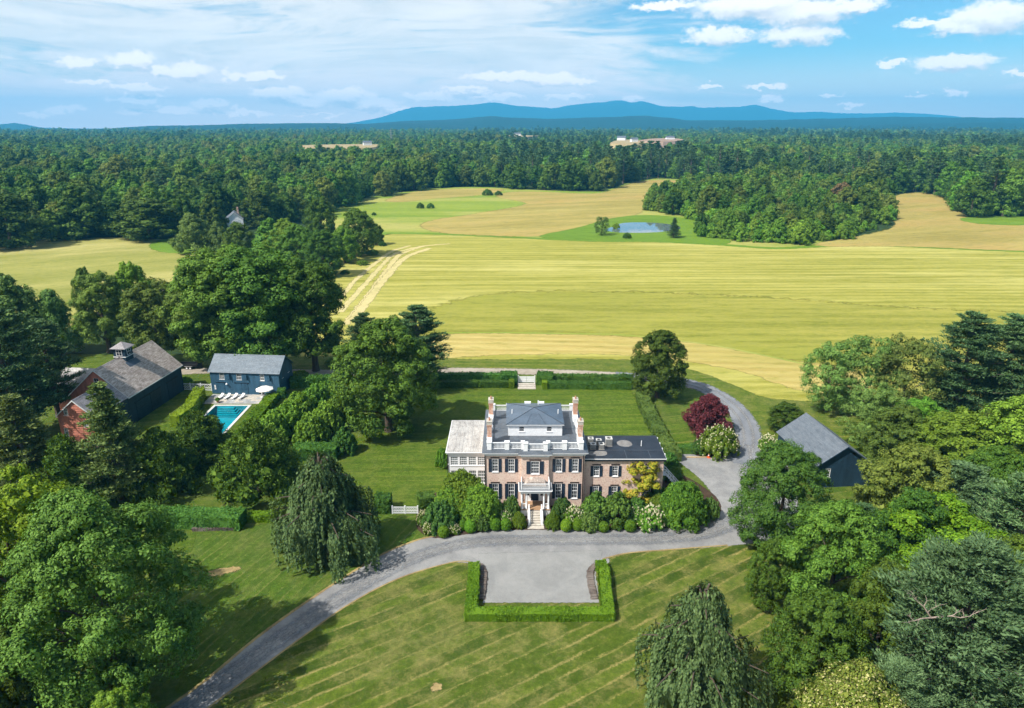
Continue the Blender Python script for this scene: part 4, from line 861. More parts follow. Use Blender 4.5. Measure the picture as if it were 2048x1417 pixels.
# ---------------------------------------------------------------- trees round the house
TREES = [
 ('maple_tree', 'hero', -42.11, 58.95, 23.77, 9.67, 'large round sugar maple filling the lower left corner beside the drive'),
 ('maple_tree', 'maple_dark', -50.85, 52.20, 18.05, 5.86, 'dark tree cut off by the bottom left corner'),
 ('locust_tree', 'locust', -56.61, 66.63, 21.27, 8.47, 'yellow-green tree behind the large sugar maple at the left edge'),
 ('young_tree', 'bright', -36.47, 49.98, 9.06, 3.48, 'bright green treetop at the bottom edge below the large sugar maple'),
 ('weeping_beech', 'weeping', -26.42, 85.23, 16.20, 8.51, 'dark weeping beech on the lawn left of the curved drive'),
 ('weeping_beech', 'weeping', 19.04, 57.74, 15.56, 7.24, 'dark weeping beech at the bottom edge of the striped front lawn'),
 ('maple_tree', 'hero', 37.89, 85.84, 16.50, 7.02, 'dense green maple in front of the dark blue carriage house'),
 ('maple_tree', 'maple', 39.02, 71.43, 15.73, 6.52, 'green maple right of the front lawn, above the weeping beech'),
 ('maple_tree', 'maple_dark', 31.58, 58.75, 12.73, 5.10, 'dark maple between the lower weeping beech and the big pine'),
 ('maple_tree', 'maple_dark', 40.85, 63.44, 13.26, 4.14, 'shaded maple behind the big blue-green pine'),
 ('maple_tree', 'maple', 56.01, 65.81, 14.81, 4.81, 'green maple at the right edge below the dark pine'),
 ('maple_tree', 'maple', 69.05, 88.38, 14.65, 5.41, 'green maple beside the right-edge dark pine'),
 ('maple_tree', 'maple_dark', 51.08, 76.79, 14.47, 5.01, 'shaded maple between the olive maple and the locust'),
 ('ash_tree', 'bright', 75.40, 117.20, 10.57, 5.73, 'bright tree left of the two ash trees'),
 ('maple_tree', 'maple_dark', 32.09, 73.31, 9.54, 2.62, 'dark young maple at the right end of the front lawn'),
 ('locust_tree', 'locust', 53.53, 73.31, 13.52, 8.36, 'bright yellow-green locust tree above the big blue-green pine'),
 ('white_pine', 'pine_big', 44.01, 55.80, 20.84, 8.09, 'big blue-green white pine with bare dead limbs near the lower right corner'),
 ('white_pine', 'pine_big', 49.72, 52.20, 13.68, 5.69, 'blue-green white pine cut off by the lower right corner'),
 ('white_pine', 'pine_big', 35.17, 50.52, 11.81, 4.41, 'blue-green pine behind the flowering chestnut at the bottom edge'),
 ('chestnut_tree', 'chestnut', 31.10, 48.92, 12.62, 5.88, 'cream-flowering chestnut tree at the bottom edge'),
 ('maple_tree', 'olive', 56.53, 87.73, 15.58, 7.01, 'olive green maple right of the dark blue carriage house gable'),
 ('white_pine', 'pine_dark', 48.41, 83.42, 8.78, 3.33, 'small dark pine below the dark blue carriage house'),
 ('white_pine', 'pine_big', 61.65, 84.62, 14.24, 6.61, 'blue-green pine behind the olive maple'),
 ('white_pine', 'pine_dark', 64.21, 75.77, 17.46, 5.68, 'dark pine at the right edge level with the carriage house'),
 ('ash_tree', 'bright', 74.52, 104.85, 13.36, 8.36, 'bright green ash tree behind the olive maple'),
 ('ash_tree', 'bright', 83.00, 102.31, 16.59, 8.96, 'bright green ash tree at the right edge under the tall pines'),
 ('ash_tree', 'olive', 67.08, 109.33, 12.38, 6.07, 'loose olive tree close behind the carriage house roof'),
 ('white_pine', 'pine_dark', 89.99, 129.74, 23.43, 8.16, 'tall dark white pine with jagged top at the right'),
 ('white_pine', 'pine_dark', 100.35, 132.27, 22.35, 8.62, 'second tall dark white pine from the right edge'),
 ('white_pine', 'pine_dark', 103.39, 124.92, 23.55, 8.18, 'tall dark white pine cut off by the right edge'),
 ('honey_locust', 'feathery', 67.30, 137.05, 14.83, 6.54, 'airy pale green tree at the left end of the grove behind the carriage house'),
 ('honey_locust', 'feathery', 74.02, 135.42, 16.84, 7.08, 'airy pale green tree second in the grove behind the carriage house'),
 ('honey_locust', 'feathery', 79.02, 130.24, 18.01, 6.63, 'airy pale green tree beside the jagged dark pine'),
 ('honey_locust', 'feathery', 67.02, 118.25, 12.61, 5.57, 'airy olive tree overhanging the carriage house rear slope'),
 ('dogwood_tree', 'maple_dark', 54.48, 126.81, 5.83, 3.78, 'small dark round tree at the rear left corner of the carriage house'),
 ('maple_tree', 'maple_dark', -24.63, 126.81, 22.54, 10.54, 'great round maple on the rear lawn left of the mansion'),
 ('white_pine', 'pine_dark', -33.73, 152.73, 17.30, 5.57, 'dark pine behind the great round maple, the left of two'),
 ('white_pine', 'pine_dark', -21.52, 149.48, 20.01, 7.26, 'dark pine behind the great round maple, the right of two'),
 ('maple_tree', 'maple_dark', 32.62, 144.82, 15.35, 6.65, 'upright dark maple at the right end of the garden hedge'),
 ('purple_maple', 'purple', 38.60, 125.86, 7.91, 4.93, 'dark purple-leaved maple beside the drive'),
 ('golden_tree', 'golden', 20.50, 99.88, 7.42, 3.72, 'golden yellow flowering tree against the brick wing'),
 # left side, behind the barns
 ('cottonwood_tree', 'tall', -70.94, 162.55, 29.67, 11.16, 'huge tall tree behind the blue pool house, leftmost of three'),
 ('cottonwood_tree', 'tall', -58.73, 161.45, 30.80, 12.04, 'huge tall tree behind the blue pool house, middle of three'),
 ('cottonwood_tree', 'tall', -48.87, 162.55, 27.89, 8.75, 'huge tall tree behind the blue pool house, rightmost of three'),
 ('poplar_tree', 'tall_light', -78.92, 165.19, 22.51, 7.19, 'tall light green tree above the black trailer'),
 ('poplar_tree', 'tall_light', -90.66, 169.09, 20.66, 7.86, 'tall light green tree behind the red and blue barn ridge'),
 ('poplar_tree', 'tall_light', -108.42, 177.40, 21.47, 7.28, 'tall light green tree behind the barn cupola'),
 ('young_tree', 'bright', -103.07, 184.13, 22.81, 6.57, 'bright green tree rising behind the two poplars'),
 ('young_tree', 'maple_dark', -132.58, 210.33, 16.25, 4.05, 'small dark tree at the edge of the pale left meadow'),
 ('willow_tree', 'willow', -128.44, 171.10, 21.75, 10.89, 'broad pale willow at the left edge beyond the dark pines'),
 ('willow_tree', 'willow', -120.58, 175.25, 17.05, 6.84, 'smaller pale willow right of the broad one'),
 ('white_pine', 'pine_dark', -94.47, 121.50, 28.23, 8.86, 'large dark pine at the left edge beside the barn'),
 ('white_pine', 'pine_dark', -94.93, 133.57, 21.17, 6.35, 'dark pine touching the left side of the barn roof'),
 ('white_pine', 'pine_dark', -90.93, 106.60, 24.42, 7.52, 'dark pine cut off by the left edge'),
 ('cedar_tree', 'cedar', -76.88, 98.31, 18.87, 7.45, 'olive cedar left of the red barn gable'),
 ('cedar_tree', 'cedar', -63.86, 99.88, 20.24, 6.67, 'pointed olive cedar in front of the barn'),
 ('cedar_tree', 'yew', -70.43, 98.31, 11.50, 6.74, 'dark spreading yew below the red barn gable'),
 ('yew_tree', 'yew', -56.18, 113.14, 9.35, 7.18, 'dark spreading yew hiding the near end of the pool'),
 ('yew_tree', 'yew', -42.00, 102.31, 12.26, 7.54, 'dark spreading yew left of the weeping beech'),
 ('yew_tree', 'yew', -57.83, 102.31, 10.94, 6.16, 'dark spreading yew beside the pointed cedar'),
 # hedgerow and lone trees in the middle distance on the left
 ('willow_tree', 'willow', -152.03, 331.44, 18.05, 10.49, 'lone spreading grey-green tree on the pale left meadow'),
 ('young_tree', 'willow', -140.49, 331.44, 14.30, 6.21, 'grey-green tree below the white farmhouse'),
 ('maple_tree', 'maple_dark', -121.30, 308.23, 17.14, 7.57, 'dark round tree just right of the white farmhouse'),
 ('maple_tree', 'wood0', -106.04, 303.49, 19.28, 10.08, 'first green tree in the hedgerow beside the hay field'),
 ('ash_tree', 'bright', -98.02, 301.16, 19.58, 9.14, 'bright green tree in the middle of the hedgerow'),
 ('maple_tree', 'maple', -89.95, 290.04, 18.53, 9.24, 'green tree in the hedgerow beside the tall dark round tree'),
 ('maple_tree', 'maple_dark', -98.97, 361.42, 22.78, 8.79, 'tall dark round tree standing above the hedgerow'),
 ('maple_tree', 'maple_dark', -76.17, 277.67, 18.23, 8.47, 'dark tree at the near end of the hedgerow by the tracks'),
 ('ash_tree', 'bright', -74.48, 305.84, 15.50, 6.64, 'light green tree in the hedgerow beside the hay tracks'),
 ('maple_tree', 'maple', -71.91, 323.35, 21.30, 9.77, 'bushy green tree at the far end of the hedgerow'),
 ('young_tree', 'maple_dark', -69.83, 355.02, 10.69, 4.60, 'small dark tree ending the hedgerow at the far meadow'),
 ('ash_tree', 'bright', -103.19, 252.32, 16.78, 8.85, 'bright tree between the farm lane and the huge trees'),
 ('ash_tree', 'olive', -104.28, 236.71, 16.75, 6.95, 'olive tree at the bend of the farm lane'),
 ('young_tree', 'maple', -114.46, 236.71, 8.91, 4.89, 'small green tree beside the farm lane'),
 # forest-edge trees that stand out
 ('maple_tree', 'wood1', -195.21, 374.90, 21.21, 18.22, 'big dark round tree at the top edge of the pale left meadow'),
 ('maple_tree', 'wood0', -232.97, 378.42, 27.66, 15.64, 'tall green tree at the back of the pale left meadow'),
 ('maple_tree', 'wood1', -250.17, 345.82, 26.46, 16.33, 'dark tree at the left edge behind the pale meadow'),
 ('ash_tree', 'wood2', -244.16, 368.04, 16.23, 8.97, 'low bright tree at the back left of the pale meadow'),
 ('rusty_tree', 'rust', 230.33, 495.70, 20.29, 8.42, 'rust-brown tree in the thicket beyond the pond'),
 ('pond_willow', 'feathery', 49.95, 387.50, 10.20, 4.45, 'small airy willow on the pond bank'),
 ('juniper_tree', 'spruce', 88.11, 378.42, 10.79, 4.07, 'dark cone-shaped juniper on the pond bank'),
]
for (nm, key, x, y, h, r, lab) in TREES:
    tree(nm, key, x, y, h, r, lab)
# dead limbs on the big pine
dl_ = MB()
rdl = random.Random(5)
def limb(p, d, L, r, lev):
    p = Vector(p); d = Vector(d).normalized(); pts = [p]; rad = [r]
    n = 4
    for k in range(n):
        d = (d + Vector((rdl.uniform(-0.3, 0.3), rdl.uniform(-0.3, 0.3), rdl.uniform(-0.22, 0.28)))).normalized()
        p = p + d * L / n; pts.append(p); rad.append(r * (1 - 0.75 * (k + 1) / n))
        if lev and rdl.random() < 0.9: limb(p, (d + Vector((rdl.uniform(-1, 1), rdl.uniform(-1, 1), rdl.uniform(-0.3, 0.7)))), L * rdl.uniform(0.3, 0.55), r * 0.5, lev - 1)
    dl_.path(pts, rad, 5)
limb((0, 0, 0), (1, -0.4, 0.15), 3.4, 0.10, 2); limb((0, 0, 0), (-0.5, 0.1, 0.9), 2.6, 0.09, 2); limb((0, 0, 0), (-1, -0.6, 0.1), 2.6, 0.08, 2)
PINE_OBJ = [o for o in COL.objects if o.get('label', '').startswith('big blue-green white pine')][0]
dlo = link('dead_limb', dl_.mesh('dead_limb', M['bark_pale']), PINE_OBJ)
px_, py_, pz_ = PINE_OBJ.location
dlo.matrix_parent_inverse = (Matrix.Translation(PINE_OBJ.location) @ PINE_OBJ.rotation_euler.to_matrix().to_4x4() @ Matrix.Diagonal((*PINE_OBJ.scale, 1))).inverted()
dlo.location = (*(38.12, 52.27), 15.5)

# ---------------------------------------------------------------- the wide woodland
def in_poly(x, y, poly):
    poly = np.asarray(poly); ins = np.zeros(len(x), bool); j = len(poly) - 1
    for i in range(len(poly)):
        xi, yi = poly[i]; xj, yj = poly[j]
        cond = ((yi > y) != (yj > y)) & (x < (xj - xi) * (y - yi) / (yj - yi + 1e-12) + xi)
        ins ^= cond; j = i
    return ins
WOOD = [(-416.36, 332.83), (-276.93, 339.93), (-260.71, 351.90), (-258.36, 371.44), (-219.54, 383.82), (-192.76, 385.65), (-162.21, 385.65), (-140.84, 404.94), (-131.84, 481.23), (-127.59, 537.56), (-113.64, 608.19), (-79.57, 687.93), (-32.07, 711.14), (7.70, 682.36), (77.46, 660.92), (104.08, 717.18), (137.99, 798.33), (184.02, 829.51), (213.72, 729.57), (313.83, 723.32), (321.35, 617.16), (373.26, 655.76), (372.78, 608.19), (328.47, 527.31), (301.01, 454.60), (336.45, 459.69), (550.68, 459.69), (10365.48, 8993.80), (-10662.35, 8993.80)]
THICKET = [(111.79, 566.89), (96.77, 511.03), (115.58, 464.90), (121.60, 430.66), (100.27, 385.65), (120.10, 364.70), (147.88, 355.02), (180.07, 374.90), (221.56, 419.57), (255.14, 467.55), (298.02, 563.05), (322.85, 676.87), (238.53, 711.14), (176.81, 666.15)]
HOLES = []
def clear_far_fields():
    # gentle open rises seen above the tree tops: pixel-independent plots of farmland
    for (mk, pts, z) in (
        ('far_tan', [(-363.23, 1219.15), (-401.96, 1370.00), (-333.31, 1443.09), (-271.01, 1441.12), (-247.70, 1335.35), (-239.90, 1219.15), (-302.54, 1199.03)], 23),
        ('far_tan', [(174.35, 1273.31), (231.84, 1592.32), (272.02, 1656.69), (271.60, 1478.77), (229.82, 1273.31)], 28),
        ('far_pink', [(243.33, 1386.53), (315.45, 1656.69), (378.20, 1735.56), (375.77, 1592.32), (312.31, 1386.53)], 30),
        ('far_tan', [(-33.06, 1998.83), (8.99, 2174.50), (50.90, 2052.41), (77.14, 1998.83), (19.89, 1802.32)], 32),
        ('meadow_green', [(-610.67, 951.76), (-637.90, 1002.90), (-593.38, 1035.26), (-567.40, 995.10), (-577.63, 959.44)], 14),
        ('far_pink', [(-554.25, 868.55), (-592.67, 945.89), (-584.31, 959.44), (-536.72, 879.75)], 12.5),
        ('meadow_green', [(-165.05, 846.96), (-162.72, 883.40), (-142.38, 871.87), (-142.61, 836.56)], 12.5)):
        b = MB()
        P = catmull(pts, 3)
        n = len(P); cx = sum(p[0] for p in P) / n; cy_ = sum(p[1] for p in P) / n
        tri = tessellate_polygon([[Vector((p[0], p[1], 0)) for p in P]])
        b.v = [(p[0], p[1], z) for p in P] + [(cx + (p[0] - cx) * 1.25, cy_ + (p[1] - cy_) * 1.25, -0.5) for p in P]
        b.f = [tuple(t) for t in tri] + [(i, (i + 1) % n, n + (i + 1) % n, n + i) for i in range(n)]
        tag(b.build('far_field', M[mk]), kind='structure')
        HOLES.append([(cx + (p[0] - cx) * 1.06, cy_ + (p[1] - cy_) * 1.06) for p in P])
clear_far_fields()
HOLES.append([(-154.34, 364.70), (-137.63, 382.00), (-168.38, 454.60), (-182.70, 444.72)])
def woodland():
    rng = np.random.default_rng(77)
    pts = []
    rings = [(330, 700, 13.0), (700, 1100, 13.5), (1100, 1700, 15.0), (1700, 2600, 19.0), (2600, 3900, 27.0), (3900, 4700, 36.0)]
    for (d0, d1, s_) in rings:
        W = 1.02 * d1
        nx = int(2 * W / s_); ny = int((d1 - d0) / s_)
        gx, gy = np.meshgrid(np.arange(nx), np.arange(ny))
        x = -W + (gx.ravel() + rng.uniform(-0.42, 0.42, nx * ny) + 0.5 * (gy.ravel() % 2)) * s_
        y = d0 + (gy.ravel() + rng.uniform(-0.42, 0.42, nx * ny)) * s_
        k = np.abs(x) < 0.86 * y + 30
        x, y = x[k], y[k]
        ins = in_poly(x, y, WOOD)
        for h in HOLES: ins &= ~in_poly(x, y, h)
        x, y = x[ins], y[ins]
        pts.append(np.stack([x, y, np.full(len(x), s_)], 1))
    P = np.concatenate(pts)
    n = len(P)
    # kinds follow stands: low-frequency waves pick pine or hardwood
    f = np.sin(P[:, 0] / 170 + 1.3) + np.sin(P[:, 1] / 120 + P[:, 0] / 260) + rng.normal(0, 0.9, n)
    right = np.clip((P[:, 0] / np.maximum(P[:, 1], 1) - 0.0) * 2.5, -0.6, 0.9)
    f = f + right
    kind = np.where(f > 1.75, 4, rng.choice([0, 0, 1, 1, 3, 5, 2], n))
    sc_ = rng.uniform(0.72, 1.42, n) * np.maximum(1.0, (P[:, 2] / 10.0) ** 0.42)
    sc_ = sc_ * (1 + 0.22 * np.sin(P[:, 0] / 61 + 2.0 * np.sin(P[:, 1] / 90)) * np.sin(P[:, 1] / 47 + 1.0))
    th = in_poly(P[:, 0], P[:, 1], THICKET)
    # brushy thicket beyond the pond, on a finer grid
    xs = [p[0] for p in THICKET]; ys = [p[1] for p in THICKET]
    m = int((max(xs) - min(xs)) * (max(ys) - min(ys)) / 26)
    tx = rng.uniform(min(xs), max(xs), m); ty = rng.uniform(min(ys), max(ys), m)
    k = in_poly(tx, ty, THICKET); tx, ty = tx[k], ty[k]
    keep = ~th
    P = P[keep]; kind = kind[keep]; sc_ = sc_[keep]
    back = np.clip((ty - min(ys)) / (max(ys) - min(ys)), 0, 1)
    clump = np.sin(tx / 17 + 1.5 * np.sin(ty / 23)) + np.sin(ty / 14 + 0.7)
    tk = np.where(rng.uniform(0, 1, len(tx)) + 0.12 * clump < 0.16 + 0.55 * back, rng.choice([0, 1, 5, 3, 0], len(tx)), 6)
    ts = np.where(tk == 6, rng.uniform(0.28, 0.95, len(tx)), rng.uniform(0.42, 0.85, len(tx)) + 0.30 * back)
    ts = ts * (1 + 0.18 * clump)
    X = np.concatenate([P[:, 0], tx]); Y = np.concatenate([P[:, 1], ty]); K = np.concatenate([kind, tk]); S = np.concatenate([sc_, ts])
    Tf = np.concatenate([np.zeros(len(P), bool), np.ones(len(tx), bool)])
    # the 300 that show largest become trees of their own
    vis = np.abs(X) < 0.80 * Y
    # front rows show; deeper ones hide behind them
    TH = np.array([18, 17, 17, 18, 22, 19, 10])[K] * S
    RW = np.array([8, 8, 7.5, 7.5, 5.5, 7, 6])[K] * S
    tops = np.full(900, -1e9); show = np.zeros(len(X))
    for i in np.argsort(Y):
        if not vis[i]: continue
        a0 = int((X[i] / Y[i] + 0.8) / 1.6 * 899); hw_ = max(0, int(RW[i] / Y[i] / 1.6 * 899 * 0.8))
        sl_ = slice(max(0, a0 - hw_), min(900, a0 + hw_ + 1)); tp_ = (TH[i] - 58) / Y[i]; bt_ = -58 / Y[i]
        show[i] = np.clip(tp_ - np.maximum(tops[sl_], bt_), 0, None).sum()
        tops[sl_] = np.maximum(tops[sl_], tp_)
    idx = np.argsort(-show)[:300]
    own = np.zeros(len(X), bool); own[idx] = True
    keymap = {0: 'wood0', 1: 'wood1', 2: 'wood2', 3: 'wood3', 4: 'woodpine', 5: 'wood1', 6: 'thicket'}
    word = {0: 'mid-green broadleaf tree', 1: 'dark broadleaf tree', 2: 'bright green broadleaf tree', 3: 'olive broadleaf tree', 4: 'dark pine', 5: 'dark broadleaf tree', 6: 'low bright green bushy tree'}
    for i in np.nonzero(own)[0]:
        kk = int(K[i]); cm, tm, H0, R0 = PROTO[keymap[kk]]
        fh = {0: 18, 1: 17, 2: 17, 3: 18, 4: 22, 5: 19, 6: 10}[kk] * S[i]
        if Tf[i]: zone = 'in the thicket beyond the pond'
        elif X[i] < -0.18 * Y[i]: zone = 'in the woods behind the pale left meadow'
        elif X[i] < 0.30 * Y[i]: zone = 'at the forest edge behind the far meadow'
        else: zone = 'at the forest edge behind the right meadow'
        tree('forest_pine' if kk == 4 else 'forest_tree', keymap[kk], X[i], Y[i], fh, R0 * S[i] * (0.9 if Tf[i] else 1.0), word[kk] + ' ' + zone, 'tree', word[kk] + 's ' + zone)
    X, Y, K, S = X[~own], Y[~own], K[~own], S[~own]
    me = bpy.data.meshes.new('woodland')
    me.vertices.add(len(X))
    me.vertices.foreach_set('co', np.stack([X, Y, np.zeros(len(X))], 1).astype(np.float32).ravel())
    a = me.attributes.new('pick', 'INT', 'POINT'); a.data.foreach_set('value', K.astype(np.int32))
    a = me.attributes.new('size', 'FLOAT', 'POINT'); a.data.foreach_set('value', S.astype(np.float32))
    a = me.attributes.new('turn', 'FLOAT_VECTOR', 'POINT')
    rot = np.zeros((len(X), 3), np.float32); rot[:, 2] = rng.uniform(0, 6.283, len(X))
    a.data.foreach_set('vector', rot.ravel())
    src = bpy.data.collections.new('woodland_kinds')
    for m_ in FAR: src.objects.link(bpy.data.objects.new(m_.name, m_))
    o = tag(link('woodland', me), 'wide green woodland stretching to the horizon', 'woodland', None, 'stuff')
    g = bpy.data.node_groups.new('scatter_woodland', 'GeometryNodeTree')
    g.interface.new_socket('Geometry', in_out='INPUT', socket_type='NodeSocketGeometry')
    g.interface.new_socket('Geometry', in_out='OUTPUT', socket_type='NodeSocketGeometry')
    gi = g.nodes.new('NodeGroupInput'); go = g.nodes.new('NodeGroupOutput')
    def attr(nm, dt):
        q = g.nodes.new('GeometryNodeInputNamedAttribute'); q.data_type = dt; q.inputs[0].default_value = nm
        return [s for s in q.outputs if s.enabled][0]
    ci = g.nodes.new('GeometryNodeCollectionInfo'); ci.inputs[0].default_value = src; ci.inputs[1].default_value = True; ci.inputs[2].default_value = True
    ip = g.nodes.new('GeometryNodeInstanceOnPoints')
    g.links.new(gi.outputs[0], ip.inputs['Points']); g.links.new(ci.outputs[0], ip.inputs['Instance'])
    ip.inputs['Pick Instance'].default_value = True
    g.links.new(attr('pick', 'INT'), ip.inputs['Instance Index'])
    er = g.nodes.new('FunctionNodeEulerToRotation'); g.links.new(attr('turn', 'FLOAT_VECTOR'), er.inputs[0])
    g.links.new(er.outputs[0], ip.inputs['Rotation'])
    g.links.new(attr('size', 'FLOAT'), ip.inputs['Scale'])
    g.links.new(ip.outputs[0], go.inputs[0])
    md = o.modifiers.new('scatter', 'NODES'); md.node_group = g
    print('woodland instances', len(X))
woodland()

# ================================================================ building helpers
def holed_wall(b, u0, u1, z0, z1, holes, fn, depth=0.16):
    """wall face in (u, z) with rectangular openings and their reveals; fn(u, z, d) -> point, d = depth inwards"""
    us = sorted({u0, u1, *[h[0] for h in holes], *[h[1] for h in holes]})
    zs = sorted({z0, z1, *[h[2] for h in holes], *[h[3] for h in holes]})
    us = [u for u in us if u0 <= u <= u1]; zs = [z for z in zs if z0 <= z <= z1]
    for i in range(len(us) - 1):
        for j in range(len(zs) - 1):
            cu, cz = (us[i] + us[i + 1]) / 2, (zs[j] + zs[j + 1]) / 2
            if any(h[0] < cu < h[1] and h[2] < cz < h[3] for h in holes): continue
            b.quad(fn(us[i], zs[j], 0), fn(us[i + 1], zs[j], 0), fn(us[i + 1], zs[j + 1], 0), fn(us[i], zs[j + 1], 0))
    for (a, c, d, e) in holes:
        for (p, q) in (((a, d), (c, d)), ((c, d), (c, e)), ((c, e), (a, e)), ((a, e), (a, d))):
            b.quad(fn(*p, 0), fn(*p, depth), fn(*q, depth), fn(*q, 0))
def plane_fn(o, ux, inward):
    """u runs along ux (unit, horizontal), inward = unit normal pointing into the building"""
    def fn(u, z, d): return (o[0] + ux[0] * u + inward[0] * d, o[1] + ux[1] * u + inward[1] * d, o[2] + z)
    return fn
def fbox(b, fn, u0, u1, z0, z1, d0, d1):
    """box in wall coordinates"""
    b.hexa([fn(u0, z0, d0), fn(u1, z0, d0), fn(u1, z0, d1), fn(u0, z0, d1), fn(u0, z1, d0), fn(u1, z1, d0), fn(u1, z1, d1), fn(u0, z1, d1)])
def window(parent, fn, u0, u1, z0, z1, cols=3, rows=4, shutters=True, lintel=True, frame='white', rec=0.07, glass='glass', sw=0.5, bar=0.035, fw=0.09):
    f = MB()
    fbox(f, fn, u0, u0 + fw, z0, z1, rec - 0.05, rec + 0.08); fbox(f, fn, u1 - fw, u1, z0, z1, rec - 0.05, rec + 0.08)
    fbox(f, fn, u0 + fw, u1 - fw, z1 - fw, z1, rec - 0.05, rec + 0.08); fbox(f, fn, u0 + fw, u1 - fw, z0, z0 + fw, rec - 0.05, rec + 0.08)
    mid = (z0 + z1) / 2
    fbox(f, fn, u0 + fw, u1 - fw, mid - 0.035, mid + 0.035, rec - 0.02, rec + 0.06)
    for k in range(1, cols):
        u = u0 + fw + (u1 - u0 - 2 * fw) * k / cols
        fbox(f, fn, u - bar / 2, u + bar / 2, z0 + fw, z1 - fw, rec + 0.005, rec + 0.05)
    for k in range(1, rows):
        if k * 2 == rows: continue
        z = z0 + fw + (z1 - z0 - 2 * fw) * k / rows
        fbox(f, fn, u0 + fw, u1 - fw, z - bar / 2, z + bar / 2, rec + 0.007, rec + 0.048)
    w = f.build('window', M[frame], parent)
    p = MB(); p.quad(fn(u0 + 0.02, z0 + 0.02, rec + 0.04), fn(u1 - 0.02, z0 + 0.02, rec + 0.04), fn(u1 - 0.02, z1 - 0.02, rec + 0.04), fn(u0 + 0.02, z1 - 0.02, rec + 0.04))
    p.build('pane', M[glass], w)
    s = MB(); fbox(s, fn, u0 - 0.08, u1 + 0.08, z0 - 0.11, z0 - 0.003, -0.09, rec); s.build('sill', M[frame], w)
    if lintel:
        l = MB(); fbox(l, fn, u0 - 0.22, u1 + 0.22, z1 + 0.12, z1 + 0.30, -0.05, 0.02); l.build('lintel', M['copper_dark'], parent)
    if shutters:
        for (a, c) in ((u0 - sw - 0.02, u0 - 0.02), (u1 + 0.02, u1 + sw + 0.02)):
            q = MB()
            fbox(q, fn, a, a + 0.07, z0, z1, -0.07, -0.01); fbox(q, fn, c - 0.07, c, z0, z1, -0.07, -0.01)
            for (za, zb) in ((z0, z0 + 0.12), (mid - 0.05, mid + 0.05), (z1 - 0.1, z1)): fbox(q, fn, a + 0.07, c - 0.07, za, zb, -0.068, -0.012)
            nsl = 9
            for (za, zb) in ((z0 + 0.12, mid - 0.05), (mid + 0.05, z1 - 0.1)):
                for k in range(nsl):
                    t0 = za + (zb - za) * k / nsl; t1 = za + (zb - za) * (k + 1) / nsl
                    q.quad(fn(a + 0.07, t0, -0.055), fn(c - 0.07, t0, -0.055), fn(c - 0.07, t1, -0.02), fn(a + 0.07, t1, -0.02))
            q.build('shutter', M['navy'], parent)
    return w
def baluster_run(parent, p0, p1, z0, z1, mat='white', name='balustrade', step=0.2, r=0.045, rail=0.1):
    b = MB(); p0 = Vector(p0); p1 = Vector(p1); L = (p1 - p0).length; d = (p1 - p0) / L
    n = Vector((-d.y, d.x, 0)) * rail * 0.75
    for (za, zb) in ((z0, z0 + rail), (z1 - rail, z1)):
        P = [p0 - n, p1 - n, p1 + n, p0 + n]
        b.hexa([(q.x, q.y, za) for q in P] + [(q.x, q.y, zb) for q in P])
    m = max(2, int(L / step))
    for k in range(m):
        q = p0 + d * (L * (k + 0.5) / m)
        b.lathe((q.x, q.y, 0), [(r * 0.8, z0 + rail), (r * 1.25, z0 + rail + 0.25 * (z1 - z0)), (r * 0.7, z0 + 0.6 * (z1 - z0)), (r * 0.8, z1 - rail)], 6)
    return b.build(name, M[mat], parent)
def shingle_slope(b, a, bb, c, d, n, lip=0.03):
    """slope from eave edge a-bb up to ridge edge d-c in n lapped courses"""
    a, bb, c, d = map(Vector, (a, bb, c, d))
    nr = (bb - a).cross(d - a).normalized()
    if nr.z < 0: nr = -nr
    for k in range(n):
        t0, t1 = k / n, (k + 1) / n
        l0, r0 = a.lerp(d, t0), bb.lerp(c, t0); l1, r1 = a.lerp(d, t1), bb.lerp(c, t1)
        m = max(1, int((r0 - l0).length / 1.6))
        for j in range(m):
            u0, u1 = j / m, (j + 1) / m
            up = nr * lip
            b.quad(l0.lerp(r0, u0) + up, l0.lerp(r0, u1) + up, l1.lerp(r1, u1), l1.lerp(r1, u0))
            b.quad(l0.lerp(r0, u0), l0.lerp(r0, u1), l0.lerp(r0, u1) + up, l0.lerp(r0, u0) + up)
    b.quad(a - nr * 0.05, bb - nr * 0.05, c - nr * 0.05, d - nr * 0.05)
def siding(b, fn, u0, u1, z0, z1, course=0.24, gable=None, holes=(), lip=0.03):
    """lapped boards; gable = (apex u, apex z) clips the boards above z1"""
    top = gable[1] if gable else z1
    n = int((top - z0) / course)
    for k in range(n):
        za, zb = z0 + k * course, min(top, z0 + (k + 1) * course)
        if gable and za >= z1:
            t = (za - z1) / (top - z1); t2 = min(0.999, (zb - z1) / (top - z1))
            a0, c0 = u0 + (gable[0] - u0) * t, u1 + (gable[0] - u1) * t
            a1, c1 = u0 + (gable[0] - u0) * t2, u1 + (gable[0] - u1) * t2
        else: a0, c0, a1, c1 = u0, u1, u0, u1
        cuts = [(h[0], h[1]) for h in holes if h[2] < (za + zb) / 2 < h[3]]
        segs = []; cur = a0
        for (p, q) in sorted(cuts): segs.append((cur, p, cur == a0, False)); cur = q
        segs.append((cur, c0, cur == a0, True))
        for (p, q, fl, lr) in segs:
            if q - p < 0.01: continue
            pa = a1 if fl else p; qa = c1 if lr else q
            b.quad(fn(p, za, -lip), fn(q, za, -lip), fn(qa, zb, 0.0), fn(pa, zb, 0.0))
            b.quad(fn(p, za, 0.0), fn(q, za, 0.0), fn(q, za, -lip), fn(p, za, -lip))

